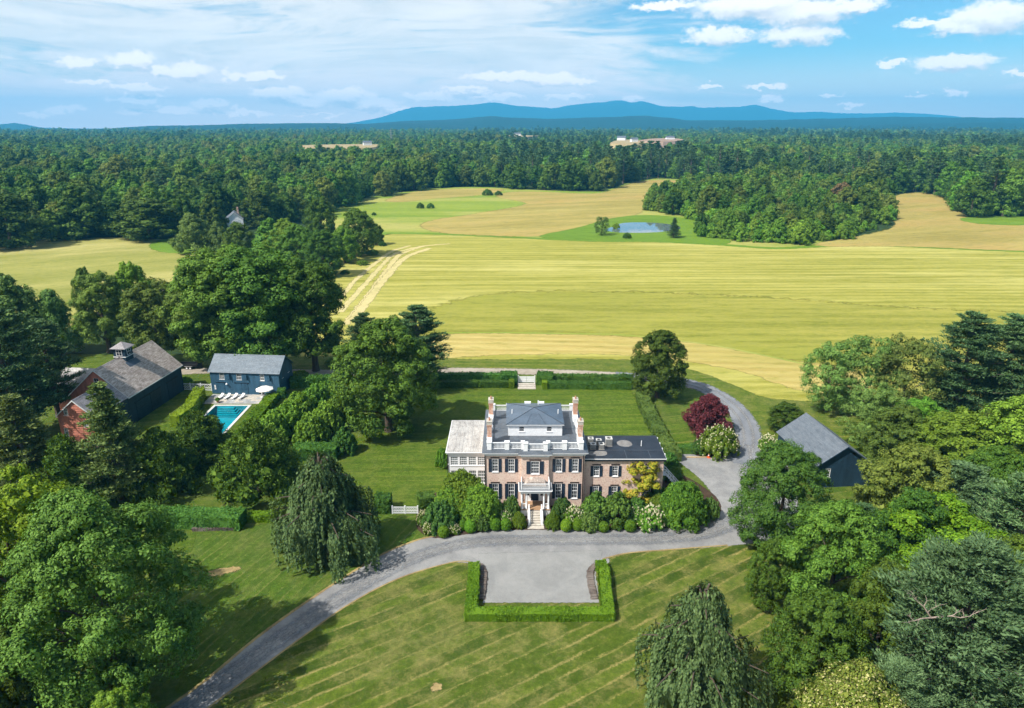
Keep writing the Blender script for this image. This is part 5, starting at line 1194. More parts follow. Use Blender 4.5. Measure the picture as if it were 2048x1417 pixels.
# ================================================================ the mansion
def mansion():
    # origin: middle of the main front at ground level
    H = thing('mansion', 'two-storey rose brick mansion with white roof balustrade and columned portico', 'house', (3.62, 98.0, 0))
    W, DEP, ZE = 7.8, 16.4, 9.0
    bay0, bay1, bp = -2.15, 2.15, 0.5
    fr = plane_fn((0, 0, 0), (1, 0), (0, 1)); frb = plane_fn((0, -bp, 0), (1, 0), (0, 1))
    wx = (-6.28, -3.72, 3.76, 6.32)
    up = [(x - 0.5, x + 0.5, 6.1, 8.35) for x in wx]; dn = [(x - 0.5, x + 0.5, 1.35, 4.0) for x in wx]
    wall = MB()
    holed_wall(wall, -W, bay0, 0, ZE, [h for h in up + dn if h[1] < bay0], fr)
    holed_wall(wall, bay1, W, 0, ZE, [h for h in up + dn if h[0] > bay1], fr)
    cw = (-0.68, 0.68, 6.0, 8.2)
    door_h = (-1.55, 1.55, 1.15, 4.0)
    holed_wall(wall, bay0, bay1, 0, ZE, [cw, door_h], frb)
    wall.quad((bay0, -bp, 0), (bay0, 0, 0), (bay0, 0, ZE), (bay0, -bp, ZE)); wall.quad((bay1, 0, 0), (bay1, -bp, 0), (bay1, -bp, ZE), (bay1, 0, ZE))
    wall.quad((-W, DEP, 0), (-W, 0, 0), (-W, 0, ZE), (-W, DEP, ZE)); wall.quad((W, 0, 0), (W, DEP, 0), (W, DEP, ZE), (W, 0, ZE)); wall.quad((W, DEP, 0), (-W, DEP, 0), (-W, DEP, ZE), (W, DEP, ZE))
    wall.build('wall', M['brick'], H)
    for h in up: window(H, fr, *h)
    for h in dn: window(H, fr, *h, rows=4)
    window(H, frb, *cw, cols=4, rows=4, sw=0.66)
    # entablature, eaves
    def ring(b, x0, x1, y0, y1, z0, z1, o):
        b.box(x0 - o, x1 + o, y0 - o, y1 + o, z0, z1)
    c = MB()
    for (o, za, zb) in ((0.10, ZE - 0.05, ZE + 0.28), (0.34, ZE + 0.283, ZE + 0.44), (0.50, ZE + 0.443, ZE + 0.56)):
        ring(c, -W, W, 0, DEP, za, zb, o)
        c.box(bay0 - o, bay1 + o, -bp - o, -o - 0.003, za, zb)
    c.build('cornice', M['white'], H)
    zs = ZE + 0.565; zd = ZE + 0.95
    sk = MB(); o = 0.52; i = -0.75
    A = [(-W - o, -o), (W + o, -o), (W + o, DEP + o), (-W - o, DEP + o)]; B = [(-W - i, -i), (W + i, -i), (W + i, DEP + i), (-W - i, DEP + i)]
    for k in range(4):
        k2 = (k + 1) % 4
        sk.quad((*A[k], zs), (*A[k2], zs), (*B[k2], zd), (*B[k], zd))
    sk.hexa([(bay0 - o, -bp - o, zs), (bay1 + o, -bp - o, zs), (bay1 + o, -o, zs), (bay0 - o, -o, zs), (bay0 - 0.2, -bp - 0.1, zs + 0.12), (bay1 + 0.2, -bp - 0.1, zs + 0.12), (bay1 + 0.2, 0.2, zs + 0.3), (bay0 - 0.2, 0.2, zs + 0.3)])
    sk.build('eave_roof', M['deck_roof'], H)
    dk = MB(); dk.quad((*B[0], zd - 0.01), (*B[1], zd - 0.01), (*B[2], zd - 0.01), (*B[3], zd - 0.01))
    deck = dk.build('roof_deck', M['deck_roof'], H)
    se = MB()
    for x in (-5.6, -2.6, 0.4, 3.4, 5.6):
        se.box(x - 0.02, x + 0.02, 0.8, DEP - 0.8, zd - 0.005, zd + 0.025)
    for y in (3.2, 8.0, 12.5): se.box(-W + 0.8, W - 0.8, y - 0.02, y + 0.02, zd - 0.005, zd + 0.02)
    se.build('seam', M['slate_blue'], deck)
    # balustrade
    zb0, zb1 = zd - 0.12, zd + 1.05
    def pedestal(x, y, w=0.34, dy=0.3):
        b = MB(); b.box(x - w, x + w, y - dy, y + dy, zb0 - 0.25, zb1); b.box(x - w - 0.06, x + w + 0.06, y - dy - 0.06, y + dy + 0.06, zb1 + 0.002, zb1 + 0.12)
        b.build('pedestal', M['white'], H)
    fy = 0.55; PX = (-7.18, -4.40, -1.50, 1.62, 4.62, 7.22)
    yy = (fy, fy, fy - 0.45, fy - 0.45, fy, fy)
    for x, y in zip(PX, yy): pedestal(x, y)
    for k in (2, 3): pedestal(PX[k] + (-0.42 if k == 2 else 0.42), fy, 0.26)
    runs = [(PX[0] + 0.34, PX[1] - 0.34, fy), (PX[1] + 0.34, PX[2] - 0.72, fy), (PX[2] + 0.34, PX[3] - 0.34, fy - 0.45), (PX[3] + 0.72, PX[4] - 0.34, fy), (PX[4] + 0.34, PX[5] - 0.34, fy)]
    for (a, b_, y) in runs: baluster_run(H, (a, y, 0), (b_, y, 0), zb0, zb1 - 0.08)
    ry = DEP - 0.55
    for x in (-6.9, -4.35, 4.35, 6.9): pedestal(x, ry, 0.26, 0.26)
    baluster_run(H, (-6.64, ry, 0), (-4.61, ry, 0), zb0, zb1 - 0.08); baluster_run(H, (4.61, ry, 0), (6.64, ry, 0), zb0, zb1 - 0.08); baluster_run(H, (-4.09, ry, 0), (4.09, ry, 0), zb0, zb1 - 0.08)
    for sx in (-1, 1):
        x = sx * 7.2
        for (ya, yb) in ((3.9, 5.9), (7.0, 9.2), (12.9, 15.2)): baluster_run(H, (x, ya, 0), (x, yb, 0), zb0, zb1 - 0.08)
        pedestal(x, 6.45, 0.3, 0.5); pedestal(x, 9.75, 0.3, 0.5)
        for yc in (2.6, 11.6):
            pl = MB(); pl.box(x - 0.42, x + 0.42, yc - 0.95, yc + 0.95, zb0 - 0.2, zb1 + 0.15); pl.box(x - 0.3, x + 0.3, yc - 1.35, yc - 0.953, zb0 - 0.2, zb1 - 0.1); pl.box(x - 0.3, x + 0.3, yc + 0.953, yc + 1.35, zb0 - 0.2, zb1 - 0.1)
            pl.build('chimney_plinth', M['white'], H)
            ch = MB(); ch.box(x - 0.36, x + 0.36, yc - 0.62, yc + 0.62, zb1 + 0.15, zb1 + 2.05); ch.box(x - 0.44, x + 0.44, yc - 0.70, yc + 0.70, zb1 + 2.053, zb1 + 2.25)
            co = ch.build('chimney', M['brick_red'], H)
            cp = MB(); cp.box(x - 0.42, x + 0.42, yc - 0.68, yc - 0.40, zb1 + 2.253, zb1 + 2.75); cp.box(x - 0.42, x + 0.42, yc + 0.40, yc + 0.68, zb1 + 2.253, zb1 + 2.75)
            cp.box(x - 0.08, x + 0.08, yc - 0.39, yc + 0.39, zb1 + 2.253, zb1 + 2.7); cp.box(x - 0.46, x + 0.46, yc - 0.72, yc + 0.72, zb1 + 2.753, zb1 + 2.87)
            cp.build('chimney_cap', M['stone'], co)
            for dy in (-0.2, 0.2):
                MB().lathe((x, yc + dy, 0), [(0.12, zb1 + 2.873), (0.10, zb1 + 3.2), (0.13, zb1 + 3.25)], 8).build('flue_pot', M['terracotta'], co)
    # roof-top storey
    p0, p1, q0, q1, zw = -4.25, 4.55, 5.1, 13.6, zd + 1.95
    ph = [(-2.05 - 0.42, -2.05 + 0.42, zd + 0.75, zd + 1.62), (2.45 - 0.42, 2.45 + 0.42, zd + 0.75, zd + 1.62)]
    pw = MB(); fp = plane_fn((0, q0, 0), (1, 0), (0, 1))
    holed_wall(pw, p0, p1, zd, zw, ph, fp)
    pw.quad((p0, q1, zd), (p0, q0, zd), (p0, q0, zw), (p0, q1, zw)); pw.quad((p1, q0, zd), (p1, q1, zd), (p1, q1, zw), (p1, q0, zw)); pw.quad((p1, q1, zd), (p0, q1, zd), (p0, q1, zw), (p1, q1, zw))
    pw.build('penthouse_wall', M['white'], H)
    for h in ph: window(H, fp, *h, cols=1, rows=2, shutters=False, lintel=False, fw=0.06)
    fa = MB(); fa.box(p0 - 0.3, p1 + 0.3, q0 - 0.3, q1 + 0.3, zw + 0.003, zw + 0.17); fa.build('fascia', M['white'], H)
    pr = MB(); ap = ((p0 + p1) / 2, (q0 + q1) / 2, zw + 1.3); e = 0.34; ze = zw + 0.175
    E = [(p0 - e, q0 - e, ze), (p1 + e, q0 - e, ze), (p1 + e, q1 + e, ze), (p0 - e, q1 + e, ze)]
    for k in range(4): pr.tri(E[k], E[(k + 1) % 4], ap)
    pr.quad(E[3], E[2], E[1], E[0])
    proof = pr.build('penthouse_roof', M['slate_blue'], H)
    hp = MB()
    for k in range(4): hp.tube(E[k], ap, 0.05, 0.05, 6)
    for k, fx in ((0, 0.35), (0, 0.68), (2, 0.4)):
        a = Vector(E[k]).lerp(Vector(E[(k + 1) % 4]), fx); m_ = a.lerp(Vector(ap), 0.62 if k == 0 else 0.6); hp.tube(a + Vector((0, 0, 0.01)), m_ + Vector((0, 0, 0.01)), 0.025, 0.025, 5)
    hp.build('hip_seam', M['rubber'], proof)
    for (x, y) in ((-3.6, 8.8), (4.1, 8.9), (0.9, 12.4)):
        zz = ze + 1.1 * max(0.0, 1 - max(abs(x - ap[0]) / 4.7, abs(y - ap[1]) / 4.6))
        MB().tube((x, y, zz - 0.1), (x, y, zz + 0.75), 0.09, 0.09, 8).build('vent_pipe', M['white'], H)
    for x in (-0.9, 1.4):
        MB().box(x - 0.55, x + 0.55, q1 - 0.4, q1 + 0.1, ze + 0.15, ze + 0.45).build('roof_hatch', M['white'], H)
    # downpipes
    for x in (-W - 0.06, W - 0.22):
        MB().tube((x, -0.10, 0.1), (x, -0.10, ZE), 0.07, 0.07, 8).build('downpipe', M['copper_dark'], H)
    # ---------------- portico
    py0, fl = -2.95, 1.12
    fb = MB(); fb.box(-2.35, 2.35, py0 - 0.15, -bp, 0, fl - 0.06); fb.build('porch_base', M['white_warm'], H)
    fl_ = MB(); fl_.box(-2.4, 2.4, py0 - 0.2, -bp, fl - 0.057, fl); fl_.build('porch_floor', M['brown_floor'], H)
    prof = [(0.20, 0), (0.20, 0.10), (0.16, 0.14), (0.155, 0.9), (0.13, 2.55), (0.13, 2.62), (0.19, 2.70), (0.20, 2.80)]
    for x in (-2.08, -1.36, 1.36, 2.08):
        MB().lathe((x, py0 + 0.15, fl), prof, 14).build('column', M['white'], H, smooth=True)
    for x in (-2.08, 2.08):
        MB().box(x - 0.16, x + 0.16, -bp - 0.14, -bp - 0.002, fl, fl + 2.8).build('pilaster', M['white'], H)
    en = MB(); zt = fl + 2.8
    for (o, za, zb_) in ((0.0, zt + 0.002, zt + 0.38), (0.16, zt + 0.383, zt + 0.50), (0.30, zt + 0.503, zt + 0.60)):
        en.box(-2.32 - o, 2.32 + o, py0 - 0.1 - o, -bp - 0.004, za, zb_)
    en.build('entablature', M['white'], H)
    prf = MB(); prf.box(-2.5, 2.5, py0 - 0.25, -bp - 0.006, zt + 0.603, zt + 0.68); prf.build('portico_deck', M['deck_roof'], H)
    zr = zt + 0.68
    for x in (-2.15, 2.15):
        b = MB(); b.box(x - 0.09, x + 0.09, py0 - 0.04, py0 + 0.14, zr, zr + 1.35); b.lathe((x, py0 + 0.05, zr + 1.352), [(0.06, 0), (0.10, 0.08), (0.03, 0.2)], 8); b.build('railing_post', M['white'], H)
        baluster_run(H, (x, py0 + 0.16, 0), (x, -bp - 0.05, 0), zr + 0.03, zr + 0.95, name='balcony_railing', step=0.16, r=0.03, rail=0.07)
    baluster_run(H, (-2.05, py0 + 0.05, 0), (2.05, py0 + 0.05, 0), zr + 0.03, zr + 0.95, name='balcony_railing', step=0.16, r=0.03, rail=0.07)
    ar = MB()
    n = 14; zc0, zc1 = zr + 0.02, zr + 0.85
    for k in range(n):
        a0, a1 = math.pi * k / n, math.pi * (k + 1) / n
        def pt(a, y): return (-1.75 * math.cos(a), y, zc0 + (zc1 - zc0) * math.sin(a) ** 0.9)
        ar.quad(pt(a0, -bp - 1.5), pt(a1, -bp - 1.5), pt(a1, -bp - 0.01), pt(a0, -bp - 0.01))
        ar.quad((pt(a0, 0)[0], -bp - 1.5, zc0 - 0.01), (pt(a1, 0)[0], -bp - 1.5, zc0 - 0.01), pt(a1, -bp - 1.5), pt(a0, -bp - 1.5))
    ar.build('portico_vault', M['barn_roof'], H)
    # door and sidelights
    fd = plane_fn((0, -bp, 0), (1, 0), (0, 1))
    sr = MB(); holed_wall(sr, -1.55, 1.55, fl, 4.0, [(-0.62, 0.62, fl, 3.7), (-1.32, -0.86, fl + 0.9, 3.7), (0.86, 1.32, fl + 0.9, 3.7)], lambda u, z, d: fd(u, z, d + 0.13), 0.08)
    sr.build('door_surround', M['white'], H)
    d = MB(); fbox(d, fd, -0.62, 0.62, fl + 0.01, 3.7, 0.20, 0.26)
    for (a, b_) in ((-0.5, -0.06), (0.06, 0.5)):
        for (za, zb_) in ((fl + 0.2, fl + 0.75), (fl + 0.9, fl + 1.6), (fl + 1.75, fl + 2.4)): fbox(d, fd, a, b_, za, zb_, 0.17, 0.199)
    dd = d.build('door', M['navy'], H)
    kn = MB(); kn.lathe((0.5, -bp + 0.14, fl + 1.1), [(0.05, -0.05), (0.07, 0), (0.05, 0.05)], 8); kn.build('handle', M['metal_grey'], dd)
    for (a, b_) in ((-1.32, -0.86), (0.86, 1.32)):
        q = MB(); fbox(q, fd, a, b_, fl + 0.9, 3.7, 0.2, 0.22); q.build('sidelight', M['glass'], H)
    lt = MB(); lt.tube((0, -1.9, zt + 0.05), (0, -1.9, zt - 0.25), 0.02, 0.02, 6); lt.lathe((0, -1.9, zt - 0.62), [(0.04, 0), (0.13, 0.05), (0.15, 0.32), (0.05, 0.38)], 8); lt.build('hanging_lantern', M['black_metal'], H)
    # porch side railings and steps
    for s_ in (-1, 1):
        baluster_run(H, (s_ * 1.52, py0 + 0.15, 0), (s_ * 1.92, py0 + 0.15, 0), fl + 0.1, fl + 0.95, name='porch_railing', step=0.13, r=0.03, rail=0.07)
        baluster_run(H, (s_ * 2.1, py0 + 0.4, 0), (s_ * 2.1, -bp - 0.15, 0), fl + 0.1, fl + 0.95, name='porch_railing', step=0.16, r=0.03, rail=0.07)
    ns = 6; run = 0.46
    for k in range(ns):
        z1 = fl * (ns - k) / (ns + 1) ; y1 = py0 - 0.2 - run * k
        b = MB(); b.box(-0.72, 0.72, y1 - run, y1, 0.0, z1 - 0.06); b.box(-0.75, 0.75, y1 - run - 0.04, y1 - 0.002, z1 - 0.058, z1)
        b.build('step', M['stone'], H)
    yb = py0 - 0.2 - run * ns
    for s_ in (-1, 1):
        b = MB()
        xa, xb = s_ * 0.78, s_ * 1.18
        b.hexa([(min(xa, xb), yb, 0), (max(xa, xb), yb, 0), (max(xa, xb), py0 - 0.2, 0), (min(xa, xb), py0 - 0.2, 0), (min(xa, xb), yb, 0.28), (max(xa, xb), yb, 0.28), (max(xa, xb), py0 - 0.2, fl + 0.12), (min(xa, xb), py0 - 0.2, fl + 0.12)])
        b.build('stair_cheek', M['white_warm'], H)
        hr = MB(); x = s_ * 0.98
        hr.box(x - 0.11, x + 0.11, yb + 0.02, yb + 0.24, 0.2, 1.15); hr.box(x - 0.11, x + 0.11, py0 - 0.5, py0 - 0.28, fl, fl + 1.05)
        hr.hexa([(x - 0.06, yb + 0.24, 0.95), (x + 0.06, yb + 0.24, 0.95), (x + 0.06, py0 - 0.5, fl + 0.82), (x - 0.06, py0 - 0.5, fl + 0.82), (x - 0.06, yb + 0.24, 1.03), (x + 0.06, yb + 0.24, 1.03), (x + 0.06, py0 - 0.5, fl + 0.90), (x - 0.06, py0 - 0.5, fl + 0.90)])
        for k in range(12):
            t = (k + 0.5) / 12; y = yb + 0.24 + (py0 - 0.5 - yb - 0.24) * t
            hr.box(x - 0.025, x + 0.025, y - 0.025, y + 0.025, 0.28 + (fl - 0.16) * t, 0.97 + (fl - 0.13) * t)
        hr.build('stair_rail', M['white'], H)
    MB().box(-1.25, 1.25, yb - 0.9, yb - 0.045, 0.0, 0.06).build('landing_stone', M['stone'], H)
    # ---------------- brick wing on the right
    wx0, wx1, wy0, wy1, wz = W + 0.003, 20.5, 1.0, 9.1, 7.45
    fw_ = plane_fn((0, wy0, 0), (1, 0), (0, 1))
    hu = [(x - 0.47, x + 0.47, 4.78, 6.62) for x in (9.85, 12.85, 18.25)]; hd = [(x - 0.47, x + 0.47, 1.0, 2.98) for x in (9.85, 12.85, 18.25)]
    b = MB(); holed_wall(b, wx0, wx1, 0, wz, hu + hd, fw_)
    b.quad((wx1, wy0, 0), (wx1, wy1, 0), (wx1, wy1, wz), (wx1, wy0, wz)); b.quad((wx1, wy1, 0), (wx0, wy1, 0), (wx0, wy1, wz), (wx1, wy1, wz))
    b.build('wing_wall', M['brick'], H)
    for h in hu + hd: window(H, fw_, *h, sw=0.46)
    c = MB()
    for (o, za, zb_) in ((0.06, wz - 0.02, wz + 0.24), (0.22, wz + 0.243, wz + 0.42), (0.34, wz + 0.423, wz + 0.56)): c.box(wx0, wx1 + o, wy0 - o, wy1 + o * 0.3, za, zb_)
    c.build('wing_cornice', M['white'], H)
    rf = MB(); rf.hexa([(wx0, wy0 - 0.3, wz + 0.1), (wx1 + 0.3, wy0 - 0.3, wz + 0.1), (wx1 + 0.3, wy1 + 0.05, wz + 0.1), (wx0, wy1 + 0.05, wz + 0.1), (wx0, wy0 - 0.3, wz + 0.563), (wx1 + 0.3, wy0 - 0.3, wz + 0.563), (wx1 + 0.3, wy1 + 0.05, wz + 0.66), (wx0, wy1 + 0.05, wz + 0.66)])
    wr = rf.build('wing_roof', M['rubber'], H)
    zq = lambda y: wz + 0.563 + 0.097 * (y - wy0 + 0.3) / (wy1 - wy0 + 0.35)
    def roofpatch(pts, mat, dz, nm):
        P = catmull(pts, 4); tri = tessellate_polygon([[Vector((p[0], p[1], 0)) for p in P]])
        q = MB(); q.v = [(p[0], p[1], zq(p[1]) + dz) for p in P]; q.f = [tuple(t) if True else t for t in tri]
        q.build(nm, M[mat], wr)
    roofpatch([(14.0, 5.4), (15.2, 4.9), (16.2, 5.6), (15.9, 7.0), (14.8, 7.4), (13.8, 6.6)], 'puddle', 0.004, 'water_stain')
    roofpatch([(8.8, 2.0), (11.2, 1.8), (11.6, 3.2), (10.0, 3.4), (8.9, 3.2)], 'puddle', 0.005, 'water_stain')
    sm = MB()
    for y in (3.7,): sm.box(wx0 + 0.1, wx1 + 0.2, y - 0.03, y + 0.03, zq(y) - 0.01, zq(y) + 0.012)
    for x in (14.6, 18.4): sm.box(x - 0.03, x + 0.03, wy0 - 0.25, 3.65, zq(2.5) - 0.02, zq(2.5) + 0.02)
    sm.build('roof_seam', M['deck_roof'], wr)
    MB().tube((17.6, 5.2, zq(5.2)), (17.6, 5.2, zq(5.2) + 0.95), 0.07, 0.07, 8).build('vent_pipe', M['white'], H)
    for y in (2.2, 4.2, 6.2, 8.2): MB().box(wx1 + 0.30, wx1 + 0.42, y - 0.12, y + 0.12, wz + 0.35, wz + 0.72).build('gutter_bracket', M['white'], H)
    # outside stair at the wing's end
    st = MB()
    for k in range(12): st.box(wx1 + 0.9 + 0.28 * k, wx1 + 1.2 + 0.28 * k, 3.0, 4.3, 3.9 - 0.32 * k - 0.05, 3.9 - 0.32 * k)
    st.box(wx1 + 0.002, wx1 + 0.9, 2.9, 4.4, 3.85, 3.92)
    stair = st.build('outside_stair', M['white_warm'], H)
    for y in (2.98, 4.32):
        r = MB(); r.path([(wx1 + 0.05, y, 4.95), (wx1 + 0.9, y, 4.95), (wx1 + 4.3, y, 1.1)], [0.07, 0.07, 0.07], 6); r.path([(wx1 + 0.05, y, 4.4), (wx1 + 0.9, y, 4.4), (wx1 + 4.3, y, 0.55)], [0.05, 0.05, 0.05], 6)
        for k in range(6):
            x = wx1 + 0.1 + 0.82 * k; z = 4.95 if x < wx1 + 0.9 else 4.95 - (x - wx1 - 0.9) * 3.85 / 3.4
            r.box(x - 0.06, x + 0.06, y - 0.06, y + 0.06, max(0, z - 1.1), z)
        r.build('stair_rail', M['white'], stair)
    # ---------------- glazed sunroom on the left
    sx0, sx1, sy0, sy1, sz = -14.2, -W - 0.003, 5.6, 18.2, 6.45
    fs = plane_fn((0, sy0, 0), (1, 0), (0, 1)); fl2 = plane_fn((sx0, 0, 0), (0, 1), (1, 0))
    b = MB(); xs = [sx0 + 0.35 + k * 1.5 for k in range(4)]
    sh = [(x, x + 1.3, 4.3, 5.95) for x in xs] + [(x, x + 1.3, 1.0, 3.4) for x in xs]
    holed_wall(b, sx0, sx1, 0, sz, sh, fs)
    ys = [sy0 + 0.4 + k * 1.72 for k in range(7)]
    lh = [(y, y + 1.4, 4.3, 5.95) for y in ys] + [(y, y + 1.4, 1.0, 3.4) for y in ys]
    holed_wall(b, sy0, sy1, 0, sz, lh, fl2); b.quad((sx0, sy1, 0), (sx1, sy1, 0), (sx1, sy1, sz), (sx0, sy1, sz))
    b.build('sunroom_wall', M['white'], H)
    for h in sh: window(H, fs, *h, cols=4, rows=4, shutters=False, lintel=False, glass='glass_light', bar=0.05)
    for h in lh: window(H, fl2, *h, cols=4, rows=4, shutters=False, lintel=False, glass='glass_light', bar=0.05)
    c = MB(); c.box(sx0 - 0.25, sx1, sy0 - 0.25, sy1 + 0.1, sz + 0.002, sz + 0.30); c.box(sx0 - 0.4, sx1, sy0 - 0.4, sy1 + 0.2, sz + 0.303, sz + 0.42); c.build('sunroom_cornice', M['white'], H)
    rf = MB(); npan = 5
    for k in range(npan):
        xa = sx0 - 0.3 + (sx1 - sx0 + 0.25) * k / npan; xb = sx0 - 0.3 + (sx1 - sx0 + 0.25) * (k + 1) / npan - 0.03
        for j in range(2):
            ya = sy0 - 0.3 + (sy1 - sy0 + 0.4) * j / 2; yb_ = sy0 - 0.3 + (sy1 - sy0 + 0.4) * (j + 1) / 2 - 0.02
            rf.box(xa, xb, ya, yb_, sz + 0.40, sz + 0.46 + 0.012 * ((k + j) % 2))
    rf.build('sunroom_roof', M['weathered_roof'], H)
    MB().tube((sx0 - 0.1, sy0 - 0.12, 0.1), (sx0 - 0.1, sy0 - 0.12, sz), 0.06, 0.06, 7).build('downpipe', M['copper_dark'], H)
mansion()
def ac_unit(x, y, w, h, label):
    t = thing('air_conditioner', label, 'air conditioner', (x, y, 8.05), 0, 'air conditioners on the wing roof')
    b = MB(); b.box(-w, w, -w, w, 0.06, h)
    for k in range(9):
        z = 0.1 + (h - 0.2) * k / 9
        for s_ in (-1, 1): b.box(-w * 0.92, w * 0.92, s_ * (w + 0.012) - 0.012, s_ * (w + 0.012) + 0.012, z, z + (h - 0.2) / 18); b.box(s_ * (w + 0.012) - 0.012, s_ * (w + 0.012) + 0.012, -w * 0.92, w * 0.92, z, z + (h - 0.2) / 18)
    b.build('casing', M['metal_grey'], t)
    lid = MB(); n = 16
    for k in range(n):
        a0, a1 = 2 * math.pi * k / n, 2 * math.pi * (k + 1) / n
        def sq(a):
            c, s_ = math.cos(a), math.sin(a); m = max(abs(c), abs(s_)); return (w * 1.06 * c / m, w * 1.06 * s_ / m, h + 0.05)
        i0, i1 = (w * 0.74 * math.cos(a0), w * 0.74 * math.sin(a0), h + 0.05), (w * 0.74 * math.cos(a1), w * 0.74 * math.sin(a1), h + 0.05)
        lid.quad(i0, sq(a0), sq(a1), i1); o0, o1 = sq(a0), sq(a1)
        lid.quad((o0[0], o0[1], h + 0.003), (o1[0], o1[1], h + 0.003), o1, o0)
    lid.build('lid', M['coping'], t)
    f = MB(); f.lathe((0, 0, h + 0.008), [(0.09, 0), (0.09, 0.03)], 8)
    for k in range(4):
        a = k * math.pi / 2 + 0.3; f.box(-w * 0.7 * 1, w * 0.7, -0.06, 0.06, h + 0.01, h + 0.022, a, (0, 0)) if k < 2 else None
    f.build('fan', M['black_metal'], t)
    MB().box(-w - 0.05, w + 0.05, -w - 0.05, w + 0.05, -0.06, 0.055).build('base_pad', M['stone'], t)
ac_unit(13.0, 104.2, 0.42, 0.95, 'grey air conditioner on the wing roof, rear left of the two rows')
ac_unit(14.3, 103.9, 0.42, 0.80, 'grey air conditioner on the wing roof, rear middle of the two rows')
ac_unit(15.9, 103.6, 0.52, 1.25, 'tallest grey air conditioner on the wing roof, at the right end')
ac_unit(13.2, 102.3, 0.42, 0.85, 'grey air conditioner on the wing roof, front left of the two rows')
ac_unit(14.55, 102.3, 0.42, 0.85, 'grey air conditioner on the wing roof, front right beside the wing chimney corner')

# ================================================================ barns
def gable_house(T, x0, x1, y0, y1, ze, zr, board, roof, over=0.35, ncourse=16, axis='y', walls=('f', 'b', 'l', 'r'), holes=None, mats=None, course=0.24):
    """ridge along axis 'y' (gables front and back) or 'x' (gables left and right), local coordinates"""
    holes = holes or {}; mats = mats or {}
    cx, cy_ = (x0 + x1) / 2, (y0 + y1) / 2
    fns = {'f': (plane_fn((0, y0, 0), (1, 0), (0, 1)), x0, x1), 'b': (plane_fn((0, y1, 0), (1, 0), (0, -1)), x0, x1),
           'l': (plane_fn((x0, 0, 0), (0, 1), (1, 0)), y0, y1), 'r': (plane_fn((x1, 0, 0), (0, 1), (-1, 0)), y0, y1)}
    for w in walls:
        fn, a, c = fns[w]; b = MB()
        gb = ((a + c) / 2, zr - 0.1) if (w in 'fb') == (axis == 'y') else None
        red = mats.get(w, board) == 'red_board'
        siding(b, fn, a, c, 0, ze, 0.45 if red else course, gb, holes.get(w, ()), 0.09 if red else 0.03)
        # backing behind the boards and corner posts
        b.quad(fn(a, 0, 0.12), fn(c, 0, 0.12), fn(c, ze, 0.12), fn(a, ze, 0.12))
        if gb: b.tri(fn(a, ze, 0.12), fn(c, ze, 0.12), fn(gb[0], gb[1], 0.12))
        fbox(b, fn, a - 0.04, a + 0.14, 0, ze, -0.05, 0.02); fbox(b, fn, c - 0.14, c + 0.04, 0, ze, -0.052, 0.02)
        b.build('wall', M[mats.get(w, board)], T)
    r = MB()
    if axis == 'y':
        dz = over * (zr - ze) / (cx - x0)
        shingle_slope(r, (x1 + over, y0 - over, ze - dz), (x1 + over, y1 + over, ze - dz), (cx, y1 + over, zr), (cx, y0 - over, zr), ncourse)
        shingle_slope(r, (x0 - over, y1 + over, ze - dz), (x0 - over, y0 - over, ze - dz), (cx, y0 - over, zr), (cx, y1 + over, zr), ncourse)
    else:
        dz = over * (zr - ze) / (cy_ - y0)
        shingle_slope(r, (x0 - over, y0 - over, ze - dz), (x1 + over, y0 - over, ze - dz), (x1 + over, cy_, zr), (x0 - over, cy_, zr), ncourse)
        shingle_slope(r, (x1 + over, y1 + over, ze - dz), (x0 - over, y1 + over, ze - dz), (x0 - over, cy_, zr), (x1 + over, cy_, zr), ncourse)
    ro = r.build('roof', M[roof], T)
    cap = MB()
    if axis == 'y': cap.prism([(cx - 0.16, zr - 0.06), (cx + 0.16, zr - 0.06), (cx, zr + 0.07)], 'y', y0 - over, y1 + over)
    else: cap.prism([(cy_ - 0.16, zr - 0.06), (cy_ + 0.16, zr - 0.06), (cy_, zr + 0.07)], 'x', x0 - over, x1 + over)
    cap.build('ridge_cap', M[roof], ro)
    bb = MB()
    ends = (y0 - over - 0.03, y1 + over) if axis == 'y' else (x0 - over - 0.03, x1 + over)
    for e in ends:
        if axis == 'y':
            bb.prism([(x0 - over, ze - dz - 0.2), (x0 - over, ze - dz + 0.03), (cx, zr + 0.03), (x1 + over, ze - dz + 0.03), (x1 + over, ze - dz - 0.2), (cx, zr - 0.22)], 'y', e, e + 0.03)
        else:
            bb.prism([(y0 - over, ze - dz - 0.2), (y0 - over, ze - dz + 0.03), (cy_, zr + 0.03), (y1 + over, ze - dz + 0.03), (y1 + over, ze - dz - 0.2), (cy_, zr - 0.22)], 'x', e, e + 0.03)
    bb.build('barge_board', M[mats.get('barge', board)], T)
    return fns
def barn_door(T, fn, u0, u1, z0, z1, mat, braces=True):
    d = MB(); n = max(3, int((u1 - u0) / 0.35))
    for k in range(n):
        a = u0 + (u1 - u0) * k / n; c = u0 + (u1 - u0) * (k + 1) / n - 0.02
        fbox(d, fn, a, c, z0, z1, -0.085, -0.045)
    for z in (z0 + 0.1, (z0 + z1) / 2, z1 - 0.3): fbox(d, fn, u0 + 0.02, u1 - 0.04, z, z + 0.2, -0.115, -0.086)
    o = d.build('door', M[mat], T)
    tr = MB(); fbox(tr, fn, u0 - 0.3, u1 + 0.3, z1 + 0.03, z1 + 0.13, -0.14, -0.035); tr.build('door_track', M['black_metal'], o)
    return o
